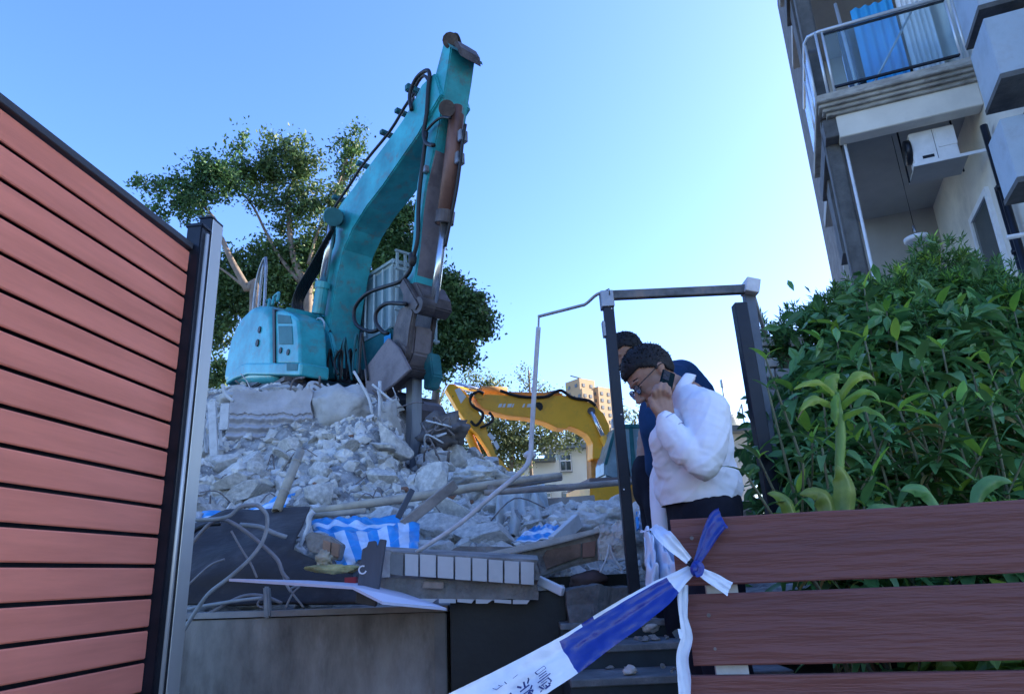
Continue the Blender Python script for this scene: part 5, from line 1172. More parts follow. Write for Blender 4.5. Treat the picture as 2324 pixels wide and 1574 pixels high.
def add_head(b, q, f, u, s, k=1.0):
    R_ = rotbasis(f, u, s)
    E = lambda c, r: b.ell(q(*c), tuple(x * k for x in r), R_, 18, 12)
    E((-.002, .035, 0), (.092, .085, .074)); E((.018, -.01, 0), (.074, .09, .066)); E((.03, -.055, 0), (.058, .055, .056))
    E((.050, -.098, 0), (.034, .024, .034)); E((.078, .028, 0), (.014, .009, .046)); E((.052, -.03, .034), (.03, .024, .022)); E((.052, -.03, -.034), (.03, .024, .022))
    caps(b, q(.086, .012, 0), q(.108, -.030, 0), .007 * k, .0125 * k); E((.094, -.034, .010), (.011, .008, .008)); E((.094, -.034, -.010), (.011, .008, .008))
    E((.084, -.060, 0), (.012, .0055, .021)); E((.081, -.072, 0), (.012, .006, .018))
    caps(b, q(.0, -.07, .052), q(.045, -.095, .025), .022 * k, .02 * k); caps(b, q(.0, -.07, -.052), q(.045, -.095, -.025), .022 * k, .02 * k)
    for sg in (1, -1):
        E((-.010, -.004, sg * .073), (.012, .030, .007)); E((-.018, .012, sg * .079), (.014, .018, .005)); E((-.012, -.028, sg * .075), (.008, .010, .006)); E((.074, .006, sg * .030), (.010, .007, .013))
def hairmesh(q, f, u, s, par, k=1.0, seed=1, line=None):
    rows = []; R_ = random.Random(seed)
    NU, NV = 72, 44
    def keep(a, b_, c):
        # hairline in head coordinates
        if a > .045: return b_ > .058 + .10 * (c * c) * 9 * .3
        if a > .0: return b_ > lerp(.010, .052, (a) / .045) - .0 * abs(c)
        if a > -.03: return b_ > -.0 + (.012 if abs(c) > .06 else 0)
        return b_ > lerp(-.055, -.01, min(1, max(0, (a + .09) / .06)))
    bm = bmesh.new(); vs = {}
    for j in range(NV + 1):
        for i in range(NU):
            th = pi * j / NV; ph = 2 * pi * i / NU
            a, b_, c = sin(th) * cos(ph), cos(th), sin(th) * sin(ph)
            nn = noise.fractal(Vector((a, b_, c)) * 5 + Vector((seed, 0, 0)), 1, 2, 4)
            r = 1 + .03 * nn + .02 * abs(noise.noise(Vector((a * 22, b_ * 6, c * 22))))
            thick = 1.0 + (.06 if b_ > .3 else 0)
            vs[i, j] = (bm.verts.new(q((-.006 + a * .101 * r * thick), .040 + b_ * .094 * r * thick, c * .081 * r)), (-.006 + a * .101, .040 + b_ * .094, c * .081))
    for j in range(NV):
        for i in range(NU):
            fs = [vs[i, j], vs[(i + 1) % NU, j], vs[(i + 1) % NU, j + 1], vs[i, j + 1]]
            if all(keep(*x[1]) for x in fs):
                try: bm.faces.new([x[0] for x in fs])
                except Exception: pass
    bmesh.ops.remove_doubles(bm, verts=bm.verts, dist=1e-5)
    for v in [v for v in bm.verts if not v.link_faces]: bm.verts.remove(v)
    bmesh.ops.recalc_face_normals(bm, faces=bm.faces)
    me = bpy.data.meshes.new('hair'); bm.to_mesh(me); bm.free(); me.materials.append(M['hair'])
    o0 = org(par); 
    for v in me.vertices: v.co -= o0
    o = link('hair', me, par, Matrix.Translation(o0)); sub(o, [('SOLIDIFY', dict(thickness=.012 * k, offset=-1))]); smooth(o)
    b = MB()
    for i in range(800):
        th = R_.uniform(0, 1.75); ph = R_.uniform(0, 6.283); a, b_, c = sin(th) * cos(ph), cos(th), sin(th) * sin(ph)
        P = (-.006 + a * .101, .040 + b_ * .094, c * .081)
        if not keep(*P): continue
        n_ = (f * a + u * b_ + s * c).normalized(); p = q(*[x * 1.0 for x in P])
        d = (n_ * R_.uniform(.4, .9) + f * R_.uniform(-.2, .9) + s * R_.uniform(-.5, .5) - u * R_.uniform(0, .3)).normalized(); l_ = R_.uniform(.006, .016) * k * (1.2 if b_ > .4 else .6)
        sd_ = d.cross(n_ + Vector((.01, .02, .03))).normalized() * .0016
        b.add([p - sd_, p + sd_, p + d * l_ * .6 + sd_ * .7 + n_ * .002, p + d * l_ + n_ * -.001, p + d * l_ * .6 - sd_ * .7 + n_ * .002], [(0, 1, 2, 3, 4)])
    b.build('hair_strands', M['hair'], o, fix=False, kind='stuff')
    return o
# ---- man in the white shirt -----------------------------------------------------
MY = 2.6
def g(x, y, dy=0): return at(x, y, MY + dy)
t = radians(37)
f1 = Vector((-cos(t), -.12, -sin(t))).normalized(); s1 = Vector((0, -1, 0)); s1 = (s1 - f1 * s1.dot(f1)).normalized(); u1 = f1.cross(s1).normalized()
if u1.z < 0: u1 = -u1
C1 = g(1484, 858); k1 = 1.02
q1 = head(C1, f1, u1, s1, None, k1)
stand = None
hip = g(1596, 1160, 0)
treads = sorted([(o.name) for o in bpy.data.objects if o.name.startswith('tread')])
pm = thing('person', 'man in a white shirt and glasses, head bowed, holding a phone to his ear', 'person', (hip.x, hip.y, z))
zf = z + .15 * 1.0
def footz(y_):
    Yk, zk = 3.72, at(1480, 1405, 3.72).z; best = 0
    for (Y_, z_) in STEPS:
        if Y_ - .01 <= y_ <= Y_ + .32: best = z_
    return best
STEPS = [(3.72, at(1480, 1405, 3.72).z), (3.42, at(1480, 1458, 3.42).z), (3.14, at(1480, 1533, 3.14).z)]
for k in range(3): STEPS.append((STEPS[-1][0] - .28, STEPS[-1][1] - .15))
fz = footz(hip.y + .05)
b = MB(); add_head(b, q1, f1, u1, s1, k1)
neck0 = q1(-.02, -.05, 0); neck1 = g(1562, 905, 0)
caps(b, neck0, neck1, .056, .062)
# torso core under the clothes
chain(b, [neck1, g(1585, 960), g(1582, 1040), g(1585, 1120), hip], [.07, .10, .11, .115, .11])
for sg in (-1, 1):
    h0 = hip + Vector((0, sg * .09, -.02)); kn_ = Vector((hip.x - .03, hip.y + sg * .1, lerp(hip.z, fz, .5))); an_ = Vector((hip.x + .04, hip.y + sg * .1, fz + .09))
    chain(b, [h0, kn_, an_], [.085, .058, .04]); caps(b, an_, an_ + Vector((-.14, 0, -.045)), .04, .032)
# near arm and hand
SH, EL, WR = g(1602, 940, -.17), g(1592, 1055, -.23), g(1512, 955, -.20)
chain(b, [g(1575, 925, -.05), SH, EL, WR], [.06, .052, .045, .028])
hn = -.185
PALM = [g(1510, 948, -.195), g(1506, 925, hn), g(1503, 905, hn)]
for dx, rr_ in ((-13, .015), (-4, .017), (5, .017), (13, .015)):
    caps(b, g(1510 + dx * .8, 944, -.19), g(1502 + dx * 1.15, 906, hn + .004 * abs(dx) / 13), .018, rr_ * .95)
fing = [((1487, 905), (1484, 889), (1489, 876), .0098), ((1497, 903), (1494, 884), (1500, 871), .0102), ((1508, 902), (1508, 885), (1511, 872), .0100), ((1518, 906), (1520, 893), (1519, 880), .0088)]
for a_, b_, c_, r in fing:
    A = g(*a_, hn); B = g(*b_, hn - .022); C = g(*c_, hn - .008); chain(b, [A, B, C], [r * 1.12, r * 1.0, r * .86])
chain(b, [g(1497, 938, hn - .004), g(1484, 924, hn - .012), g(1476, 905, hn - .004)], [.017, .013, .0095])
# far arm and hanging hand
SF, EF, WF = g(1560, 930, .17), g(1506, 1090, .2), g(1502, 1228, .12)
chain(b, [g(1570, 925, .05), SF, EF, WF], [.05, .045, .036, .024])
HB_ = g(1503, 1252, .11)
chain(b, [WF, HB_], [.024, .030])
for i, dx in enumerate((-9, -3, 4, 10)):
    chain(b, [g(1503 + dx * .8, 1250, .11 - .006 * i), g(1505 + dx, 1272, .10), g(1511 + dx * .8, 1284 - abs(dx) * .3, .10)], [.0135, .0105, .0085])
chain(b, [g(1497, 1244, .095), g(1492, 1262, .08), g(1497, 1276, .08)], [.015, .0115, .009])
fuse(b, 'body', M['skin'], pm, .0038, 3)
hairmesh(q1, f1, u1, s1, pm, k1, 4)
# eyebrow, closed eye line
for sg in (1, -1):
    b = MB(); b.tube([q1(.080, .030, sg * .018), q1(.082, .036, sg * .032), q1(.070, .034, sg * .048)], [.002, .0032, .0015], 6, smooth=3); b.build('eyebrow', M['hair'], pm, smooth=True)
    b = MB(); b.tube([q1(.0835, .004, sg * .020), q1(.0845, .001, sg * .030), q1(.0775, .003, sg * .042)], [.0012, .002, .0012], 6, smooth=3); b.build('eyelash', M['hair'], pm, smooth=True)
b = MB(); b.tube([q1(.0955, -.066, -.016), q1(.0975, -.066, 0), q1(.0955, -.066, .016)], [.0008, .0016, .0008], 6, smooth=3); b.build('mouth_line', mat('lip_shadow', (.14, .05, .045), .6), pm, smooth=True)
# glasses
gl = None
b = MB()
for sg in (1, -1):
    c = (.098, .002, sg * .032); pts_ = []
    for i in range(17):
        a = 2 * pi * i / 16; ca, sa_ = cos(a), sin(a); pts_.append(q1(c[0] - .004 * abs(ca), c[1] + .017 * (abs(sa_) ** .7) * (1 if sa_ > 0 else -1), c[2] + .025 * (abs(ca) ** .7) * (1 if ca > 0 else -1)))
    b.tube(pts_, .0017, 6)
b.tube([q1(.098, .006, -.008), q1(.101, .009, 0), q1(.098, .006, .008)], .0016, 6)
for sg in (1, -1): b.tube([q1(.095, .008, sg * .058), q1(.08, .010, sg * .074), q1(.03, .014, sg * .081), q1(-.02, .018, sg * .086), q1(-.035, .004, sg * .086)], .0019, 6, smooth=3)
gl = b.build('glasses', M['black'], pm, smooth=True)
for sg in (1, -1):
    c = (.0975, .002, sg * .032); b = MB(); b.prism([q1(c[0] - .003 * abs(cos(a)), c[1] + .016 * (abs(sin(a)) ** .7) * (1 if sin(a) > 0 else -1), c[2] + .024 * (abs(cos(a)) ** .7) * (1 if cos(a) > 0 else -1)) for a in [2 * pi * i / 16 for i in range(16)]], f1 * -.0012); b.build('lens', M['lens'], gl)
# shirt
b = MB()
chain(b, [g(1572, 918, .02), g(1590, 960), g(1581, 1020, -.01), g(1578, 1080, 0), g(1583, 1118, 0)], [.076, .112, .134, .142, .142], asp=1.1)
b2 = [(1572, 905, -.09, .062), (1572, 905, .09, .062)]
chain(b, [g(1560, 905, -.05), g(1603, 935, -.15)], [.062, .082]); chain(b, [g(1560, 905, .05), g(1575, 935, .17)], [.062, .075])
chain(b, [g(1603, 938, -.16), g(1604, 1000, -.21), g(1592, 1052, -.235)], [.085, .074, .060])
chain(b, [g(1592, 1052, -.235), g(1555, 1020, -.22), g(1520, 978, -.20), g(1511, 957, -.198)], [.060, .060, .048, .036])
chain(b, [g(1530, 960, -.08), g(1510, 1000, -.1), g(1530, 1060, -.05)], [.05, .062, .075])
chain(b, [g(1570, 1095, .0), g(1592, 1095, 0)], [.140, .140], asp=1.1)
def shirtfold(p, n_):
    # creases: elbow radiating, diagonal pulls on the back, sag above the belt
    e = .0
    pe = EL; d = p - pe; r = d.length
    if r < .2: e += .0035 * sin(r * 95 + 2.5 * noise.noise(p * 8)) * (1 - r / .2) * (1 if d.z > -.02 else .4)
    def ridge(q_, k_=3): return (1 - abs(noise.noise(q_)) * 2.2) ** k_ if abs(noise.noise(q_)) < .45 else 0
    rot = Vector((p.x * .78 - p.z * .62, p.y, p.x * .62 + p.z * .78))
    e += .0036 * ridge(Vector((rot.x * 19 + noise.noise(p * 4), rot.y * 5, rot.z * 3.2)))
    rot2 = Vector((p.x * .5 + p.z * .86, p.y, -p.x * .86 + p.z * .5))
    e += .003 * ridge(Vector((rot2.x * 24, rot2.y * 5 + 3, rot2.z * 4 + .7 * noise.noise(p * 6)))) * (.5 + .5 * max(0, min(1, (g(1590, 1040).z - p.z) * 6 + .5)))
    da = (p - g(1560, 1080, -.2)).length; e -= .012 * max(0, 1 - da / .07)
    e += .006 * noise.noise(Vector((p.x * 5, p.y * 5, p.z * 9))) + .0018 * noise.noise(p * 30) + .0012 * ridge(Vector((rot.x * 44, rot.y * 9, rot.z * 9)), 2)
    e += .010 * max(0, 1 - abs(p.z - (hip.z + .10)) / .10) * noise.noise(Vector((p.x * 14, p.y * 14, p.z * 6)))
    return e
sh = fuse(b, 'shirt', M['shirt'], pm, .0055, 5, 1, ff=shirtfold)
# trim hem below, collar and cuff
bm = bmesh.new(); bm.from_mesh(sh.data); oo = org(sh); zhem = g(1585, 1143).z
geo = bm.verts[:] + bm.edges[:] + bm.faces[:]
bmesh.ops.bisect_plane(bm, geom=geo, plane_co=Vector((g(1585, 1143).x, 0, zhem)) - oo, plane_no=(.02, 0, -1), clear_outer=True)
bm.to_mesh(sh.data); bm.free(); smooth(sh)
sub(sh, [('SOLIDIFY', dict(thickness=.004, offset=-1))])
b = MB(); chain(b, [SF, EF, g(1501, 1150, .16), g(1502, 1216, .12)], [.07, .056, .044, .036]); fuse(b, 'far_sleeve', M['shirt'], pm, .006, 4, 1, ff=lambda p, n_: .005 * noise.noise(p * 16))
b = MB(); cd_ = (WR - EL).normalized(); c = g(1510, 951, -.197); b.tube([c - cd_ * .0 , c - cd_ * .05], [.0385, .042], 20, cap=False); o = b.build('cuff', M['shirt'], pm, smooth=True); sub(o, [('SOLIDIFY', dict(thickness=.003)), ('SUBSURF', dict(levels=1))])
# collar as a folded band
nd = (neck0 - neck1).normalized(); a1 = nd.cross(Vector((0, 1, 0))).normalized(); a2 = nd.cross(a1).normalized(); rows = []
base = g(1549, 893, 0)
for (h, r) in ((-.012, .082), (.012, .076), (.030, .072), (.032, .078), (.016, .086), (-.008, .094)):
    rows.append([base + nd * (h + .006 * sin(2 * pi * i / 32 * 1)) + (a1 * cos(2 * pi * i / 32) + a2 * sin(2 * pi * i / 32)) * r * .93 for i in range(33)])
b = MB(); b.grid(rows); o = b.build('collar', M['shirt'], pm, smooth=True, fix=False); sub(o, [('SOLIDIFY', dict(thickness=.003, offset=0)), ('SUBSURF', dict(levels=1))])
b = MB(); zz_ = zhem - .01
chain(b, [g(1597, 1146, 0), hip + Vector((0, 0, -.05))], [.139, .135], asp=1.05)
for sg in (-1, 1):
    kn_ = Vector((hip.x - .02, hip.y + sg * .1, lerp(hip.z, fz, .5))); an_ = Vector((hip.x + .03, hip.y + sg * .1, fz + .1))
    chain(b, [hip + Vector((0, sg * .07, -.04)), kn_, an_], [.115, .085, .07])
fuse(b, 'trousers', M['trousers'], pm, .011, 4, .004, 12)
for sg in (-1, 1):
    b = MB(); c = Vector((hip.x + .03, hip.y + sg * .1, fz + .045)); caps(b, c, c + Vector((-.17, 0, -.005)), .045, .038); b.ell(c + Vector((-.06, 0, -.025)), (.13, .05, .02)); fuse(b, 'shoe', M['black'], pm, .007, 3)
# phone (held)
pa, pb_, pc_, pd_ = g(1503, 838, -.118), g(1531, 850, -.105), g(1522, 893, -.135), g(1492, 884, -.148)
ph = thing('mobile_phone', 'dark green mobile phone pressed to the ear of the man in white', 'phone', (pa + pc_) / 2)
nrm_ = (pb_ - pa).cross(pd_ - pa).normalized()
if nrm_.y > 0: nrm_ = -nrm_
M['phone'] = mat('dark_green_phone_back', (.004, .016, .02), .85, .0, .05, 4, 0, spec=.1)
b = MB(); b.prism([pa, pb_, pc_, pd_], nrm_ * .008); b.build('phone_shell', M['phone'], ph, bevel=.0028)
b = MB(); v1 = (pb_ - pa); v2 = (pd_ - pa); o_ = pa + nrm_ * .009 + v1 * .08 + v2 * .06; b.prism([o_, o_ + v1 * .5, o_ + v1 * .5 + v2 * .42, o_ + v2 * .42], nrm_ * .0015); cm = b.build('camera_block', M['navy'], ph, bevel=.0006)
for (x_, y_) in ((.18, .14), (.42, .22), (.18, .34)):
    b = MB(); c = pa + nrm_ * .0102 + v1 * x_ + v2 * y_; b.tube([c, c + nrm_ * .0015], .0055, 14); b.build('camera_lens', M['black'], cm)
# ---- man in the dark blue suit ---------------------------------------------------
SY = 3.75
def h(x, y, dy=0): return at(x, y, SY + dy)
t = radians(30); f2 = Vector((-cos(t) * .93, -.38, -sin(t))).normalized(); s2 = Vector((.35, -1, 0)); s2 = (s2 - f2 * s2.dot(f2)).normalized(); u2 = f2.cross(s2).normalized()
if u2.z < 0: u2 = -u2
C2 = h(1428, 806); q2 = head(C2, f2, u2, s2, None, 1.0)
hip2 = h(1492, 1085); fz2 = at(1440, 1348, 3.3).z - .35
p2 = thing('person', 'man in a dark blue suit looking down, partly hidden behind the man in white', 'person', (hip2.x, hip2.y, fz2))
b = MB(); add_head(b, q2, f2, u2, s2, 1.0)
caps(b, q2(-.02, -.05, 0), h(1490, 860), .056, .07)
chain(b, [h(1495, 870), h(1510, 930), h(1500, 1010), hip2], [.09, .13, .13, .12])
for sg in (-1, 1):
    chain(b, [hip2 + Vector((0, sg * .08, 0)), Vector((hip2.x, hip2.y + sg * .1, lerp(hip2.z, fz2, .5))), Vector((hip2.x, hip2.y + sg * .1, fz2 + .06))], [.085, .06, .045])
chain(b, [h(1520, 880, -.17), h(1482, 985, -.2), h(1486, 1078, -.16)], [.05, .045, .03])
for i, dx in enumerate((-6, -2, 2, 6)): chain(b, [h(1486, 1080, -.16), h(1484 + dx, 1105, -.16), h(1486 + dx, 1122, -.15)], [.022, .012, .009])
fuse(b, 'body', M['skin'], p2, .0065, 3); hairmesh(q2, f2, u2, s2, p2, 1.0, 9)
b = MB()
chain(b, [h(1530, 870, 0), h(1530, 920), h(1524, 985), h(1520, 1060)], [.115, .165, .155, .14], asp=1.1)
chain(b, [h(1492, 880, -.1), h(1488, 930, -.15), h(1482, 985, -.2), h(1490, 1062, -.17)], [.09, .085, .07, .055])
chain(b, [h(1540, 865, .1), h(1560, 900, .15)], [.12, .13]); chain(b, [h(1500, 870, -.06), h(1545, 862, .05), h(1580, 900, .05)], [.08, .115, .11])
fuse(b, 'suit_jacket', M['suit'], p2, .010, 5, 1, ff=lambda p, n_: .007 * noise.noise(p * 7) + .005 * sin(p.z * 22 + p.x * 14 + 2 * noise.noise(p * 3)))
b = MB()
chain(b, [h(1493, 1072), h(1490, 1110)], [.14, .13])
for sg in (-1, 1): chain(b, [h(1490, 1100) + Vector((0, sg * .06, 0)), Vector((hip2.x, hip2.y + sg * .09, lerp(hip2.z, fz2, .5))), Vector((hip2.x + .02, hip2.y + sg * .1, fz2 + .1))], [.10, .08, .07])
fuse(b, 'suit_trousers', M['trousers'], p2, .012, 4, .004, 12)
b = MB(); c = q2(-.03, -.13, 0); d = (h(1490, 862) - q2(-.02, -.05, 0)).normalized(); b.tube([c, c + d * .04], [.068, .082], 18, cap=False); o = b.build('shirt_collar', M['shirt'], p2, smooth=True)
# ================================================================== planting behind the plank fence
b = MB(); b.box((3.6, 4.2, .45), (5.0, 4.7, .9)); 
bed = b.build('planter_bed', mat('dark_soil', (.035, .03, .025), .95, 0, .3, 5, .6, 20), kind='structure', loc=(0, 0, 0))
M['leafA'] = leafmat('broad_leaf_green', (.11, .25, .07), (.055, .145, .05), 6, .38, .25)
M['leafB'] = leafmat('young_leaf_green', (.26, .46, .06), (.16, .34, .05), 6, .4, .35)
M['leafC'] = leafmat('fine_leaf_green', (.085, .20, .05), (.04, .11, .03), 2, .5, .25)
M['leafD'] = leafmat('fine_leaf_tip', (.28, .50, .07), (.15, .34, .055), 3, .5, .35)
M['leafY'] = leafmat('yellow_green_leaf', (.22, .36, .05), (.11, .22, .035), 5, .4, .35)
M['stem'] = mat('green_brown_stem', (.12, .13, .07), .7, 0, .2, 8, .2, 40)
M['stemY'] = mat('pale_green_stem', (.13, .25, .05), .5, 0, .15, 6, .15, 30, stretch=(3, 3, .3))
def leafmesh(L_, w_, droop, fold, mats, nseg=7, name='leaf_mesh', twist=0):
    v = []; f = []
    for i in range(nseg + 1):
        t = i / nseg; wd = w_ * (sin(pi * min(1, t * .93 + .04)) ** .8) * (1 - .25 * t); zc_ = -droop * t * t * L_; x = L_ * t * (1 - .2 * droop * t)
        tw = twist * t
        for k, sgn in enumerate((-1, 0, 1)):
            yy = sgn * wd / 2 * cos(fold); zz = abs(sgn) * wd / 2 * sin(fold) + .04 * w_ * sin(t * 9) * abs(sgn)
            v.append((x, yy * cos(tw) - zz * sin(tw), zc_ + yy * sin(tw) + zz * cos(tw)))
    for i in range(nseg):
        for k in range(2): a = i * 3 + k; f.append((a, a + 1, a + 4, a + 3))
    me = bpy.data.meshes.new(name); me.from_pydata(v, [], f); me.materials.append(mats)
    for p in me.polygons: p.use_smooth = True
    return me
LA = [leafmesh(.105, .040, d, .35, M['leafA'], twist=tw) for d, tw in ((.2, .2), (.5, -.3), (.8, .3), (.35, 0), (1.1, -.2))]
M['leafO'] = leafmat('old_yellowing_leaf', (.30, .24, .06), (.17, .13, .05), 9, .5, .3)
LO = [leafmesh(.09, .035, .9, .5, M['leafO'], twist=.6)]
LB = [leafmesh(.10, .038, d, .35, M['leafB'], twist=tw) for d, tw in ((.1, .2), (.45, -.3), (.7, .3))]
def leafM(p, d, up, s):
    d = d.normalized(); y = up.cross(d)
    if y.length < .01: y = Vector((0, 1, 0)).cross(d)
    y.normalize(); zz = d.cross(y); m = rotbasis(d, y, zz).to_4x4(); return Matrix.Translation(p) @ m @ Matrix.Scale(s, 4)
rp = random.Random(42); nleaf = 0
def broadplant(base, top, lab, nlv=9, size=1.0, young=.25, branches=3, grp=None):
    global nleaf
    t_ = thing('shrub', lab, 'shrub', base, grp)
    b = MB(); mid = base.lerp(top, .5) + Vector((rp.uniform(-.06, .06), rp.uniform(-.05, .05), 0))
    P, _ = spline([base, mid, top], [1, 1, 1], 8); b.tube(P, [lerp(.009, .0035, i / (len(P) - 1)) for i in range(len(P))], 6); b.build('stem', M['stem'], t_, smooth=True)
    br = [(P, 1.0)]
    for k in range(branches):
        i0 = int(len(P) * rp.uniform(.25, .75)); a = P[i0]; an = rp.uniform(0, 6.28); e = a + Vector((cos(an) * .16, sin(an) * .13, rp.uniform(.1, .26)))
        Q, _ = spline([a, a.lerp(e, .5) + Vector((0, 0, -.02)), e], [1, 1, 1], 4); bb_ = MB(); bb_.tube(Q, .0035, 5); bb_.build('branch', M['stem'], t_, smooth=True); br.append((Q, .6))
    for Q, wgt in br:
        n = max(3, int(nlv * wgt)); a0 = rp.uniform(0, 6)
        for k in range(n):
            tt = 1 - (k / n) ** 1.1 * .85; i0 = min(len(Q) - 1, int(tt * (len(Q) - 1))); p = Q[i0]
            for m_ in range(3 if k == 0 else 2):
                an = a0 + k * 1.7 + m_ * (2.1 if k == 0 else pi) + rp.uniform(-.3, .3); el = rp.uniform(.75, 1.2) if k == 0 else rp.uniform(-.1, .55)
                d = Vector((cos(an) * cos(el), sin(an) * cos(el), sin(el))); s = size * rp.uniform(.55, 1.3) * (.75 if k == 0 else 1)
                yg = (k == 0 and rp.random() < young * 2) or rp.random() < young * .08
                link('leaf', rp.choice(LO if rp.random() < .035 else LB if yg else LA), t_, leafM(p, d, ZV, s)); nleaf += 1
    return t_
sil = [(1700, 1080), (1745, 1000), (1800, 890), (1850, 770), (1900, 700), (1960, 650), (2100, 640), (2200, 650), (2324, 660)]
whr = ['nearest the right gate post', 'left of the tall yellow green sprout', 'behind the yellow green sprout', 'right of the yellow green sprout', 'in the middle of the planting', 'under the balcony lamp', 'right of the middle of the planting', 'below the white balcony ledge', 'near the right edge of the photo', 'at the right edge of the photo']
hts = ['tall', 'middling', 'low']
idx = 0
for row_, (Yb, n_) in enumerate(((3.3, 10), (2.75, 10), (2.25, 10))):
    for i in range(n_):
        x = lerp(1765 + 10 * row_, 2330, (i + .5) / n_) + rp.uniform(-14, 14)
        yt = interp([a for a, _ in sil], [c for _, c in sil], x) + (20, 150, 290)[row_] + rp.uniform(-30, 40)
        top = at(x, yt, Yb); base = Vector((max(top.x + rp.uniform(-.08, .08), 1.12), Yb + rp.uniform(-.1, .1), .88))
        broadplant(base, top, '%s broad leaved shrub %s' % (hts[row_], whr[i]), nlv=(14, 13, 11)[row_], size=(1.55, 1.3, 1.15)[row_], young=.3 if row_ == 0 else .2, branches=(9, 8, 6)[row_], grp='broad leaved shrubs behind the plank fence')
# a low spray left of the fence corner, near the gate post
for (x, y, Yb, lab) in ((1700, 1085, 2.1, 'small leafy spray reaching left over the white shirt hem'), (1722, 1040, 2.3, 'leafy shoot crossing in front of the right gate post'), (1742, 880, 2.5, 'shoot of dark leaves halfway up the right gate post'), (1738, 815, 2.6, 'pale young sprout against the broken brick stub')):
    top = at(x, y, Yb); broadplant(Vector((max(1.13, top.x), Yb + .1, .88)), top, lab, nlv=4, size=.95, young=.9 if 'pale' in lab else .1, branches=1)
# filler foliage deep between stems
def leafcloud(name, centres, rad, per, size, m, par=None, seed=1, asp=.45, drop=.2, outward=0, **k):
    r = random.Random(seed); v = []; f = []
    for c, R_ in zip(centres, rad):
        for _ in range(per):
            d = Vector((r.gauss(0, 1), r.gauss(0, 1), r.gauss(0, 1)))
            if outward: d = d.normalized() * R_ * (r.random() ** .45)
            else: d *= R_ * .5
            p = c + d; a = (Vector((r.gauss(0, 1), r.gauss(0, 1), r.gauss(0, .7) - drop)) + d.normalized() * outward).normalized(); s = size * r.uniform(.6, 1.35)
            w_ = a.cross(Vector((r.gauss(0, 1), r.gauss(0, 1), r.gauss(0, 1)))).normalized() * s * asp * .5; bs = len(v)
            nn_ = a.cross(w_).normalized() * s * .07; tp_ = p + a * s - Vector((0, 0, s * .12))
            v += [p[:], (p + a * s * .5 - nn_)[:], tp_[:], (p + a * s * .3 + w_)[:], (p + a * s * .65 + w_ * .85)[:], (p + a * s * .3 - w_)[:], (p + a * s * .65 - w_ * .85)[:]]; f += [(bs, bs + 3, bs + 4, bs + 1), (bs + 1, bs + 4, bs + 2), (bs, bs + 1, bs + 6, bs + 5), (bs + 1, bs + 2, bs + 6)]
    me = bpy.data.meshes.new(name); me.from_pydata(v, [], f); me.materials.append(m); me.update()
    o = link(name, me, par, Matrix.Identity(4)); 
    tag(o, kind='stuff', **k); return o
C_ = []; 
for i in range(260):
    x = rp.uniform(1800, 2400); Yb = rp.uniform(3.3, 4.3); y0 = interp([a for a, _ in sil], [c for _, c in sil], x) + 95
    C_.append(at(x, rp.uniform(y0, 1190), Yb))
C_ = [c for c in C_ if c.x > 1.13 and c.z > .9]
leafcloud('undergrowth', C_, [.24] * len(C_), 70, .10, M['leafA'], seed=5, asp=.42, label='dense dark leafy undergrowth filling the planting')
C_ = [at(rp.uniform(1700, 2400), 1400, rp.uniform(1.9, 2.3)) for i in range(70)]
for c in C_: c.z = rp.uniform(.92, 1.35)
leafcloud('ground_leaves', [c for c in C_ if c.x > 1.15], [.1] * len(C_), 30, .09, M['leafY'], seed=6, asp=.5, label='yellow green low leaves seen through the fence gaps')
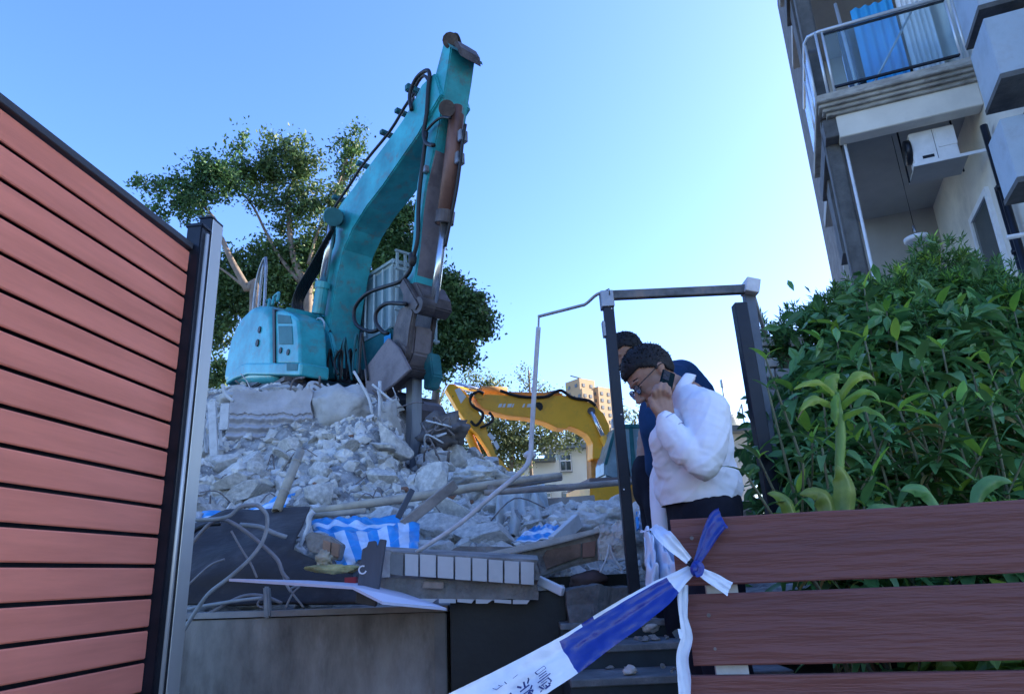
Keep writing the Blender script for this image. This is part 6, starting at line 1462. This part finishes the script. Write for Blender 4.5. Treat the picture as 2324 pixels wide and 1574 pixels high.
# fine leaved shrubs behind
fl = [((2140, 585), .17, 3.7, 'tallest fine leaved shrub, bright tipped, under the air conditioner'), ((2210, 600), .15, 3.6, 'fine leaved shrub right of the tallest one'), ((2060, 625), .17, 3.6, 'fine leaved shrub with pale feathery tips under the pendant lamp'), ((1980, 650), .17, 3.7, 'fine leaved shrub left of the pendant lamp'), ((1900, 665), .16, 3.8, 'dark fine leaved shrub at the foot of the building pillar'), ((1830, 690), .15, 3.9, 'wispy dark fine leaved shrub standing against the bright sky'), ((1775, 715), .10, 3.9, 'sparse fine leaved twig cluster farthest left against the sky'), ((2290, 640), .16, 3.5, 'fine leaved shrub at the far right under the white ledge'), ((2100, 700), .2, 3.4, 'fine leaved shrub in the middle of the hedge')]
for n_i, ((x, y), R_, Yb, lab) in enumerate(fl):
    c0 = at(x, y + (72 if n_i != 0 else 50), Yb); s_ = thing('fine_leaf_shrub', lab, 'shrub', (c0.x, c0.y, .9))
    b = MB(); 
    tw = []; r = random.Random(n_i + 50)
    dens_ = 30 if n_i in (5, 6) else 64
    for i in range(dens_):
        d = Vector((r.gauss(0, 1), r.gauss(0, .7), r.gauss(0, .9))); d = d.normalized() * R_ * r.uniform(.5, 1.15); tw.append((c0 + d + Vector((0, 0, .02)), (d.normalized() + Vector((0, 0, .8))).normalized()))
    b.tube([Vector((c0.x, c0.y, .9)), c0], .012, 6); b.build('stem', M['stem'], s_)
    for i, (p, d) in enumerate(tw[::3]):
        bb_ = MB(); bb_.tube([c0 + Vector((0, 0, -.1)), c0.lerp(p, .6), p], [.005, .004, .002], 4); bb_.build('twig', M['stem'], s_)
    for mm, cond, nm in ((M['leafC'], lambda i: i % 4 != 0, 'foliage'), (M['leafD'], lambda i: i % 2 == 0, 'bright_tips')):
        v = []; f = []
        for i, (p, d) in enumerate(tw):
            if mm is M['leafD'] and (not cond(i) or p.z < c0.z + (-.02 if n_i < 5 else .05) or n_i in (5, 6)): continue
            if mm is M['leafC'] and False: continue
            for kk in range(3 if mm is M['leafC'] else 1):
                pp = p + (Vector((r.gauss(0, 1), r.gauss(0, 1), r.gauss(0, 1))) * .04 if kk else Vector())
                for j in range(26):
                    a = (d * r.uniform(.2, 1.3) + Vector((r.gauss(0, .7), r.gauss(0, .7), r.gauss(0, .7)))).normalized(); s = r.uniform(.03, .06) * (1.15 if mm is M['leafD'] else 1); o1 = pp + d * r.uniform(-.04, .03)
                    w_ = a.cross(Vector((r.gauss(0, 1), r.gauss(0, 1), r.gauss(0, 1)))).normalized() * .0042; bs = len(v)
                    v += [(o1 - w_ * .5)[:], (o1 + a * s * .55 + w_)[:], (o1 + a * s)[:], (o1 + a * s * .55 - w_)[:]]; f.append((bs, bs + 1, bs + 2, bs + 3))
        if not v: continue
        me = bpy.data.meshes.new(nm); me.from_pydata(v, [], f); me.materials.append(mm); o = link(nm, me, s_, Matrix.Identity(4)); o['kind'] = 'stuff'
# the tall yellow green sprout
YB = 2.05
sp_ = thing('yellow_green_plant', 'tall yellow green sprout with big drooping leaves and a thick wrapped stem', 'plant', at(1905, 1165, YB))
b = MB(); b.tube([at(x, y, YB) for x, y in ((1905, 1165), (1905, 1060), (1908, 990), (1905, 940), (1900, 890))], [.017, .013, .015, .011, .005], 9, smooth=3); b.build('stem', M['stemY'], sp_, smooth=True)
def ribbonleaf(pts_, ws, m, par, Y=YB, dY=0, fold=.38, name='big_leaf', depth=None):
    P = [at(x, y, Y + (depth[i] if depth else 0)) for i, (x, y) in enumerate(pts_)]; P, W_ = spline(P, ws, 5); rows = []
    for i, (p, w_) in enumerate(zip(P, W_)):
        d = (P[min(i + 1, len(P) - 1)] - P[max(i - 1, 0)]).normalized(); sd_ = d.cross(Vector((0, -1, .35))).normalized(); n__ = sd_.cross(d).normalized()
        rows.append([p + sd_ * w_ * t_ * .5 + n__ * w_ * (-fold) * abs(t_) + n__ * .004 * sin(i * 1.1) * abs(t_) for t_ in (-1, -.55, 0, .55, 1)])
    b = MB(); b.grid(rows); return b.build(name, m, par, smooth=True, fix=False)
for pts_, ws, dp in (
 ([(1900, 900), (1875, 872), (1845, 864), (1802, 882)], [.02, 0.0217, 0.0236, .004], [0, -.03, -.05, -.06]),
 ([(1900, 925), (1870, 905), (1842, 905), (1818, 930)], [.02, .03, .03, .004], [0, -.04, -.06, -.08]),
 ([(1905, 905), (1930, 868), (1958, 845), (1988, 862)], [.02, 0.0236, .04, .004], [0, -.02, -.02, .0]),
 ([(1908, 925), (1940, 895), (1975, 885), (1998, 912)], [.02, 0.0217, 0.0223, .004], [0, -.04, -.05, -.05]),
 ([(1908, 950), (1945, 928), (1980, 928), (2012, 955)], [.02, 0.0205, 0.0205, .004], [0, -.05, -.08, -.1]),
 ([(1898, 895), (1888, 870), (1893, 855), (1905, 848)], [.02, .04, .04, .01], [0, .03, .04, .05]),
 ([(1900, 895), (1897, 915), (1897, 945), (1898, 968)], [.016, .024, .022, .002], [-.02, -.05, -.06, -.05])):
    ribbonleaf(pts_, ws, M['leafY'], sp_, depth=dp)
bp_ = thing('yellow_green_plant', 'low plant with one huge folded yellow green leaf behind the fence top', 'plant', at(1900, 1170, 1.95))
M['leafW'] = leafmat('yellow_olive_wide_leaf', (.20, .27, .05), (.08, .14, .03), 9, .4, .3)
for pts_, ws in (([(1915, 1185), (1922, 1135), (1920, 1085), (1900, 1056)], [.045, .062, .055, .012]), ([(1885, 1185), (1880, 1140), (1858, 1115), (1815, 1120)], [.03, .06, .05, .003]), ([(1960, 1200), (1985, 1163), (2015, 1152), (2055, 1160)], [.02, .045, .045, .002]), ([(2130, 1160), (2110, 1120), (2080, 1105), (2045, 1112)], [.02, .04, .04, .002]), ([(1800, 1190), (1795, 1155), (1775, 1125), (1742, 1118)], [.02, .04, .04, .002]), ([(2210, 1160), (2230, 1110), (2265, 1085), (2300, 1095)], [.02, .04, .04, .002])):
    ribbonleaf(pts_, ws, M['leafW'] if pts_[0][0] < 1945 else M['leafA'], bp_, Y=1.95)
# ================================================================== trees
M['crownA'] = leafmat('dark_tree_leaves', (.10, .19, .055), (.045, .10, .04), 1.2, .5, .3)
M['crownB'] = leafmat('olive_tree_leaves', (.15, .19, .07), (.08, .11, .045), .8, .5, .35)
M['bark'] = mat('pale_brown_bark', (.26, .20, .155), .85, 0, .2, 6, .4, 20, stretch=(1, 1, .3))
def cloud(blobs, Y, seed, size, per, m, par, name='crown', spread=.6, asp=.5, fill=1.0, cl=None):
    r = random.Random(seed); cs = []; rs = []
    for (x, y, rx, ry) in blobs:
        c = at(x, y, Y); k = 1 / pxm(c); n = int(max(4, fill * rx * ry / 76))
        for i in range(n):
            a = r.uniform(0, 6.283); rr_ = r.random() ** .5; dy = r.uniform(-1, 1) * spread * (rx + ry) * .5 * k
            wob = 1 + .45 * noise.noise(Vector((cos(a) * 2.2 + x * .05, sin(a) * 2.2, seed))); cs.append(c + Vector((cos(a) * rx * k * rr_ * wob, dy, sin(a) * ry * k * rr_ * wob))); rs.append((cl or .24) * r.uniform(.5, 1.4))
    v = []; f = []
    for c, R_ in zip(cs, rs):
        for _ in range(int(per * r.uniform(.5, 1.4))):
            d = Vector((r.gauss(0, 1), r.gauss(0, 1), r.gauss(0, .75))) * R_ * .62; p = c + d
            a = Vector((r.gauss(0, 1), r.gauss(0, 1), r.gauss(0, 1))).normalized(); s = size * r.uniform(.5, 1.4)
            w_ = a.cross(Vector((r.gauss(0, 1), r.gauss(0, 1), r.gauss(0, 1)))).normalized() * s * asp * .5; bs = len(v)
            v += [p[:], (p + a * s * .45 + w_)[:], (p + a * s)[:], (p + a * s * .45 - w_)[:]]; f.append((bs, bs + 1, bs + 2, bs + 3))
    me = bpy.data.meshes.new(name); me.from_pydata(v, [], f); me.materials.append(m); o = link(name, me, par, Matrix.Identity(4)); o['kind'] = 'stuff'; return o
def limb(par, pts_, Y, r0, r1, name='limb', base=False, m='bark'):
    P = [at(x, y, Y_ if isinstance(Y, list) else Y) for (x, y), Y_ in zip(pts_, Y if isinstance(Y, list) else [0] * len(pts_))]
    if base: P = [Vector((P[0].x + .1, P[0].y, 0))] + P
    b = MB(); n = len(P); b.tube(P, [lerp(r0, r1, i / (n - 1)) for i in range(n)], 9, smooth=5); return b.build(name, M[m], par, smooth=True)
def tree(lab, Y, blobs, trunk, limbs, seed, m='crownA', size=.13, per=60, r0=.16, cat='tree', **k):
    p = at(*trunk[0], Y); t_ = thing('tree', lab, cat, (p.x, Y, 0))
    limb(t_, trunk, Y, r0, r0 * .4, 'trunk', True)
    for L in limbs: limb(t_, L[0], Y + (L[2] if len(L) > 2 else 0), L[1], L[1] * .3)
    cloud(blobs, Y, seed, size, per, M[m], t_, **k); return t_
TYY = 18.5
tree('dark green tree leaning left beyond the red fence and steel post', TYY, [(350, 420, 30, 14), (400, 435, 52, 26), (445, 410, 60, 34), (420, 470, 60, 28), (475, 385, 48, 40), (320, 415, 12, 8), (530, 345, 22, 24), (548, 320, 10, 22), (500, 420, 50, 30), (375, 480, 30, 10)],
     [(577, 700), (560, 655), (525, 590), (503, 540)], [([(503, 545), (492, 505), (470, 475), (440, 440)], .06), ([(492, 505), (480, 490), (455, 488)], .03), ([(555, 650), (510, 615), (485, 600)], .05)], 1, cl=.27)
tree('dark bare limbed tree standing behind the boom of the teal excavator', TYY + 1, [(560, 385, 45, 40), (590, 400, 50, 40), (640, 370, 52, 42), (655, 330, 42, 28), (625, 315, 16, 18), (690, 400, 48, 45), (715, 350, 18, 20), (655, 455, 50, 30), (600, 450, 45, 24), (690, 480, 30, 30), (735, 470, 30, 36), (760, 440, 14, 20), (650, 510, 40, 18), (735, 520, 30, 20)],
     [(700, 700), (690, 640), (668, 590), (657, 520), (654, 430)], [([(680, 640), (640, 590), (605, 530), (575, 470), (535, 420)], .07), ([(657, 480), (640, 460), (625, 452)], .03), ([(657, 480), (672, 462), (680, 450)], .03), ([(700, 600), (720, 530), (740, 480), (775, 400)], .06)], 2, cl=.27)
tree('slim dark tree crown rising left of the boom top', TYY + 2, [(790, 345, 26, 30), (800, 320, 26, 18), (775, 325, 14, 12), (805, 300, 12, 12), (790, 385, 22, 26), (775, 420, 16, 26), (812, 350, 18, 20), (765, 460, 22, 24)], [(730, 660), (745, 560), (765, 460), (785, 360)], [([(770, 440), (795, 380), (808, 320)], .03)], 3, cl=.25)
tree('dense dark bush tree filling the space above the counterweight', TYY + 1.5, [(520, 640, 40, 55), (560, 660, 40, 60), (600, 620, 45, 60), (650, 610, 50, 60), (690, 580, 40, 50), (490, 690, 40, 60), (500, 760, 30, 30), (640, 690, 60, 50), (700, 660, 40, 50), (480, 620, 18, 50), (475, 860, 20, 45), (500, 840, 20, 30), (545, 590, 25, 14), (735, 580, 30, 50), (600, 560, 20, 20)], [(600, 900), (600, 800), (610, 700)], [], 4, per=75, cl=.3, fill=1.5)
tree('dark tree between the boom and the arm of the teal excavator', TYY, [(880, 500, 38, 26), (915, 490, 30, 22), (900, 540, 50, 40), (860, 560, 34, 50), (940, 580, 40, 40), (880, 610, 40, 30), (920, 480, 14, 16), (850, 520, 20, 22), (970, 560, 12, 30)], [(900, 800), (895, 700), (890, 590)], [], 5, per=75, cl=.28, fill=1.5)
tree('rounded green tree right of the excavator arm against the sky', TYY - 1, [(1015, 660, 34, 40), (1050, 700, 42, 36), (1075, 740, 34, 22), (1030, 740, 50, 40), (1000, 790, 40, 44), (1040, 790, 40, 30), (1095, 745, 20, 8), (1005, 630, 12, 14), (1075, 690, 22, 16), (980, 720, 34, 60), (1060, 820, 12, 14), (1000, 840, 26, 14)], [(985, 1000), (990, 880), (1000, 760)], [([(995, 800), (1030, 740), (1070, 720)], .04)], 6, per=85, cl=.28, fill=1.6)
# farther trees behind the yellow machine
FY = 34.0
tree('bare twiggy bush left of the yellow excavator arm', FY - 3, [(985, 915, 26, 30), (1000, 950, 30, 40), (965, 950, 15, 30)], [(990, 1060), (992, 960), (1000, 900)], [([(992, 940), (1005, 890), (1018, 868)], .05), ([(992, 950), (975, 920), (965, 905)], .03)], 7, 'crownB', .14, 22, .1, cl=.5)
tree('rounded pale olive tree above the yellow excavator arm', FY + 1, [(1065, 875, 28, 20), (1090, 868, 34, 20), (1110, 890, 30, 25), (1060, 910, 30, 30), (1130, 885, 16, 10)], [(1090, 1080), (1090, 960)], [], 8, 'crownB', .17, 50, .18, cl=.5)
tree('thin sparse tree standing above the boom of the yellow excavator', FY + 2, [(1195, 852, 20, 16), (1205, 880, 36, 20), (1235, 890, 20, 16), (1190, 840, 10, 8)], [(1205, 1060), (1205, 950), (1200, 840)], [([(1204, 900), (1225, 880), (1240, 868)], .04), ([(1203, 890), (1188, 868), (1180, 850)], .03)], 9, 'crownB', .15, 24, .12, cl=.5)
tree('olive grey tree mass under the boom of the yellow excavator', FY, [(1130, 980, 50, 40), (1170, 970, 50, 40), (1210, 975, 50, 34), (1150, 1030, 50, 40), (1110, 1000, 40, 40), (1250, 990, 40, 24), (1290, 990, 40, 18), (1190, 1020, 40, 20), (1060, 1000, 30, 40), (1330, 985, 24, 16), (1090, 1040, 30, 30)], [(1160, 1100), (1165, 1000)], [([(1165, 1010), (1200, 970), (1240, 950)], .06)], 10, 'crownB', .19, 55, .2, cl=.6, fill=1.0)
tree('small pale tree top between gate post and dark suit', FY + 6, [(1440, 935, 22, 16), (1425, 955, 18, 14), (1465, 950, 14, 16)], [(1440, 1080), (1440, 950)], [], 12, 'crownB', .17, 40, .1, cl=.5)
# ================================================================== police tape
M['tapeblue'] = mat('royal_blue_tape', (.004, .026, .24), .3, 0, .12, 6, .15, 25, spec=.5)
M['tapewhite'] = mat('white_tape', (.60, .68, .80), .35, 0, .05, 6, .15, 25, spec=.5)
M['tapeink'] = mat('blue_tape_ink', (.01, .03, .17), .5, 0, .05, 6, 0)
Y0 = (onplane(1575, 1290, G0 + N2 * .03, N2)).y
tp = thing('barrier_tape', 'blue and white plastic barrier tape knotted round the end of the plank fence', 'tape', at(1575, 1290, Y0))
def ribbon(name, pts_, ws, mats, cols, Y=None, up=None, nw=6, edge=0, crease=.12, per=10, seed=0, par=tp):
    P = [at(x, y, (Y[i] if isinstance(Y, list) else Y or Y0 - .01)) for i, (x, y) in enumerate(pts_)]
    P, W_ = spline(P, ws, per); rows = []; L = [0]
    for i in range(1, len(P)): L.append(L[-1] + (P[i] - P[i - 1]).length)
    for i, (p, w_) in enumerate(zip(P, W_)):
        d = (P[min(i + 1, len(P) - 1)] - P[max(i - 1, 0)]).normalized(); vdir = (EYE - p).normalized(); 
        facing = (up or Vector((0, -1, .25))).normalized(); sd_ = d.cross(facing).normalized(); n__ = sd_.cross(d)
        row = []
        for k in range(nw + 1):
            t_ = 2 * k / nw - 1; rp_ = w_ * crease * (.4 * abs(t_) + .55 * noise.noise(Vector((L[i] * 9, t_ * 3.2, seed))) + .35 * noise.noise(Vector((L[i] * 38, t_ * 5, seed + 9)))) 
            row.append(p + sd_ * w_ * .5 * t_ + n__ * rp_)
        rows.append(row)
    b = MB(); b.grid(rows); n = nw
    for j in range(len(P) - 1):
        tt = j / (len(P) - 1); mi = 0
        for thr, c in cols:
            if tt >= thr: mi = c
        for k in range(n): b.mi[j * n + k] = 0 if (edge and mi == 1 and k >= n - edge and noise.noise(Vector((j * .11, 0, 3))) > -.35) else mi  # white faces along the blue edge paint in a fold highlight
    return b.build(name, mats, par, smooth=True, fix=False), rows
MT = [M['tapewhite'], M['tapeblue'], M['navy']]
strip, srows = ribbon('long_strip', [(1575, 1288), (1545, 1310), (1500, 1345), (1430, 1392), (1360, 1438), (1300, 1480), (1230, 1522), (1150, 1568), (1050, 1625), (900, 1705)], [.018, .032, .056, .068, .072, .076, .080, .086, .092, .1], MT, [(0, 0), (.16, 1), (.575, 0)], Y=[Y0 - .012, Y0 - .02, Y0 - .03, Y0 - .05, Y0 - .07, Y0 - .09, Y0 - .12, Y0 - .15, Y0 - .2, Y0 - .3], nw=12, crease=.16, seed=2, edge=1)
ribbon('knot_tail', [(1578, 1282), (1588, 1262), (1602, 1232), (1615, 1205), (1630, 1181), (1640, 1176)], [.014, .020, .030, .038, .046, .05], MT, [(0, 1)], nw=10, crease=.22, seed=3)
ribbon('side_tail', [(1570, 1280), (1555, 1264), (1530, 1240), (1505, 1215), (1488, 1202), (1470, 1204)], [.016, .022, .032, .038, .038, .042], MT, [(0, 2), (.12, 0)], nw=10, crease=.3, seed=4, Y=[Y0 - .015, Y0 - .02, Y0 - .03, Y0 - .02, Y0 + .05, Y0 + .12])
ribbon('lower_tail', [(1582, 1292), (1602, 1305), (1628, 1320), (1655, 1337)], [.016, .026, .032, .036], MT, [(0, 0)], nw=10, crease=.35, seed=5)
ribbon('hanging_strip', [(1551, 1325), (1549, 1360), (1551, 1400), (1558, 1445), (1548, 1490), (1552, 1540), (1553, 1600), (1550, 1700)], [.02, .024, .018, .026, .026, .028, .024, .024], MT, [(0, 0)], nw=10, crease=.3, seed=6, Y=Y0 - .01)
ribbon('hanging_flap', [(1550, 1440), (1540, 1436), (1530, 1442)], [.02, .018, .016], MT, [(0, 0), (.5, 2)], nw=4, seed=7, Y=Y0 - .014)
b = MB(); b.ell(at(1582, 1288, Y0 - .025), (.014, .012, .017), nu=10, nv=7); b.ell(at(1576, 1292, Y0 - .03), (.01, .01, .014), nu=10, nv=7); b.build('knot', M['tapeblue'], tp, smooth=True)
ribbon('wrap_band', [(1586, 1276), (1592, 1286), (1588, 1300), (1578, 1304)], [.01, .013, .013, .01], MT, [(0, 1)], nw=4, crease=.3, Y=Y0 - .04)
# crumpled heap of tape / bag beside the fence end, marked with blue print
cl_ = tarp('crumpled_tape', (1462, 1205), (1500, 1200), (1562, 1290), (1470, 1350), Y0 + .35, Y0 + .12, .022, M['tapewhite'], 'crumpled white plastic with blue print left of the fence end', nx=44, ny=40, fq=13, seed=21)
cl_['category'] = 'plastic'
# printed marks on the tape : traced strokes lying on its surface
def zz(x, y): return (1106.7 + .07326 * x, 1487 + .07326 * y)
def tpt(x, y):
    X, Y_ = zz(x, y); r = ray(X, Y_); best = None
    for i in range(len(srows) - 1):
        a = srows[i][6]; d = srows[i + 1][4] - a; sd_ = srows[i][12] - srows[i][0]; n_ = d.cross(sd_)
        den = r.dot(n_)
        if abs(den) < 1e-9: continue
        p = EYE + r * ((a - EYE).dot(n_) / den); t_ = (p - a).dot(d) / d.length_squared
        if -.05 <= t_ <= 1.05: return p - r * .009, n_
    return None
G1 = [((1465, 515), (1745, 310), 14), ((1745, 310), (1810, 375), 14), ((1810, 375), (1545, 580), 16), ((1465, 515), (1545, 580), 34), ((1580, 635), (1820, 460), 26), ((1600, 705), (1840, 535), 26), ((1550, 840), (1945, 540), 30), ((1645, 850), (1880, 670), 18), ((1860, 670), (1980, 770), 40), ((1980, 770), (1930, 825), 30), ((1840, 790), (1650, 930), 24), ((1585, 945), (1740, 1030), 50), ((1790, 1020), (1960, 880), 50), ((1880, 840), (1970, 880), 40), ((1575, 1150), (1690, 1070), 34), ((1790, 900), (1850, 950), 40), ((1700, 900), (1760, 980), 24)]
G2 = [((910, 960), (1050, 985), 60), ((1115, 800), (1165, 990), 60), ((1250, 680), (1275, 730), 40), ((1275, 720), (1235, 860), 48), ((1005, 1115), (1295, 890), 40), ((1375, 905), (1330, 1030), 46), ((1100, 1200), (1320, 1035), 30), ((1270, 1085), (1410, 1060), 50), ((1412, 1050), (1385, 1130), 34), ((1280, 1110), (1390, 1210), 60), ((1270, 1110), (1275, 1290), 44), ((1005, 1195), (1100, 1290), 30), ((1150, 1280), (1330, 1170), 26)]
G3 = [((690, 1195), (735, 1145), 50), ((640, 1240), (700, 1190), 50), ((150, 1000), (275, 1050), 16), ((275, 1050), (460, 910), 16), ((330, 905), (400, 930), 18), ((520, 800), (590, 870), 24), ((780, 700), (930, 580), 12)]
for gi, G in enumerate((G1, G2, G3)):
    b = MB()
    for i, (a, c, wd) in enumerate(G):
        A = tpt(*a); Cc = tpt(*c)
        if not A or not Cc: continue
        mid = (A[0] + Cc[0]) / 2; v_ = (EYE - mid).normalized(); wm = wd * .07326 / pxm(mid); d = Cc[0] - A[0]; sd_ = d.cross(v_).normalized() * wm * .5; off = v_ * (.0002 * i)
        b.prism([A[0] + sd_ + off, Cc[0] + sd_ + off, Cc[0] - sd_ + off, A[0] - sd_ + off], -v_ * .0006)
    b.build('printed_character', M['tapeink'], tp, kind='stuff')
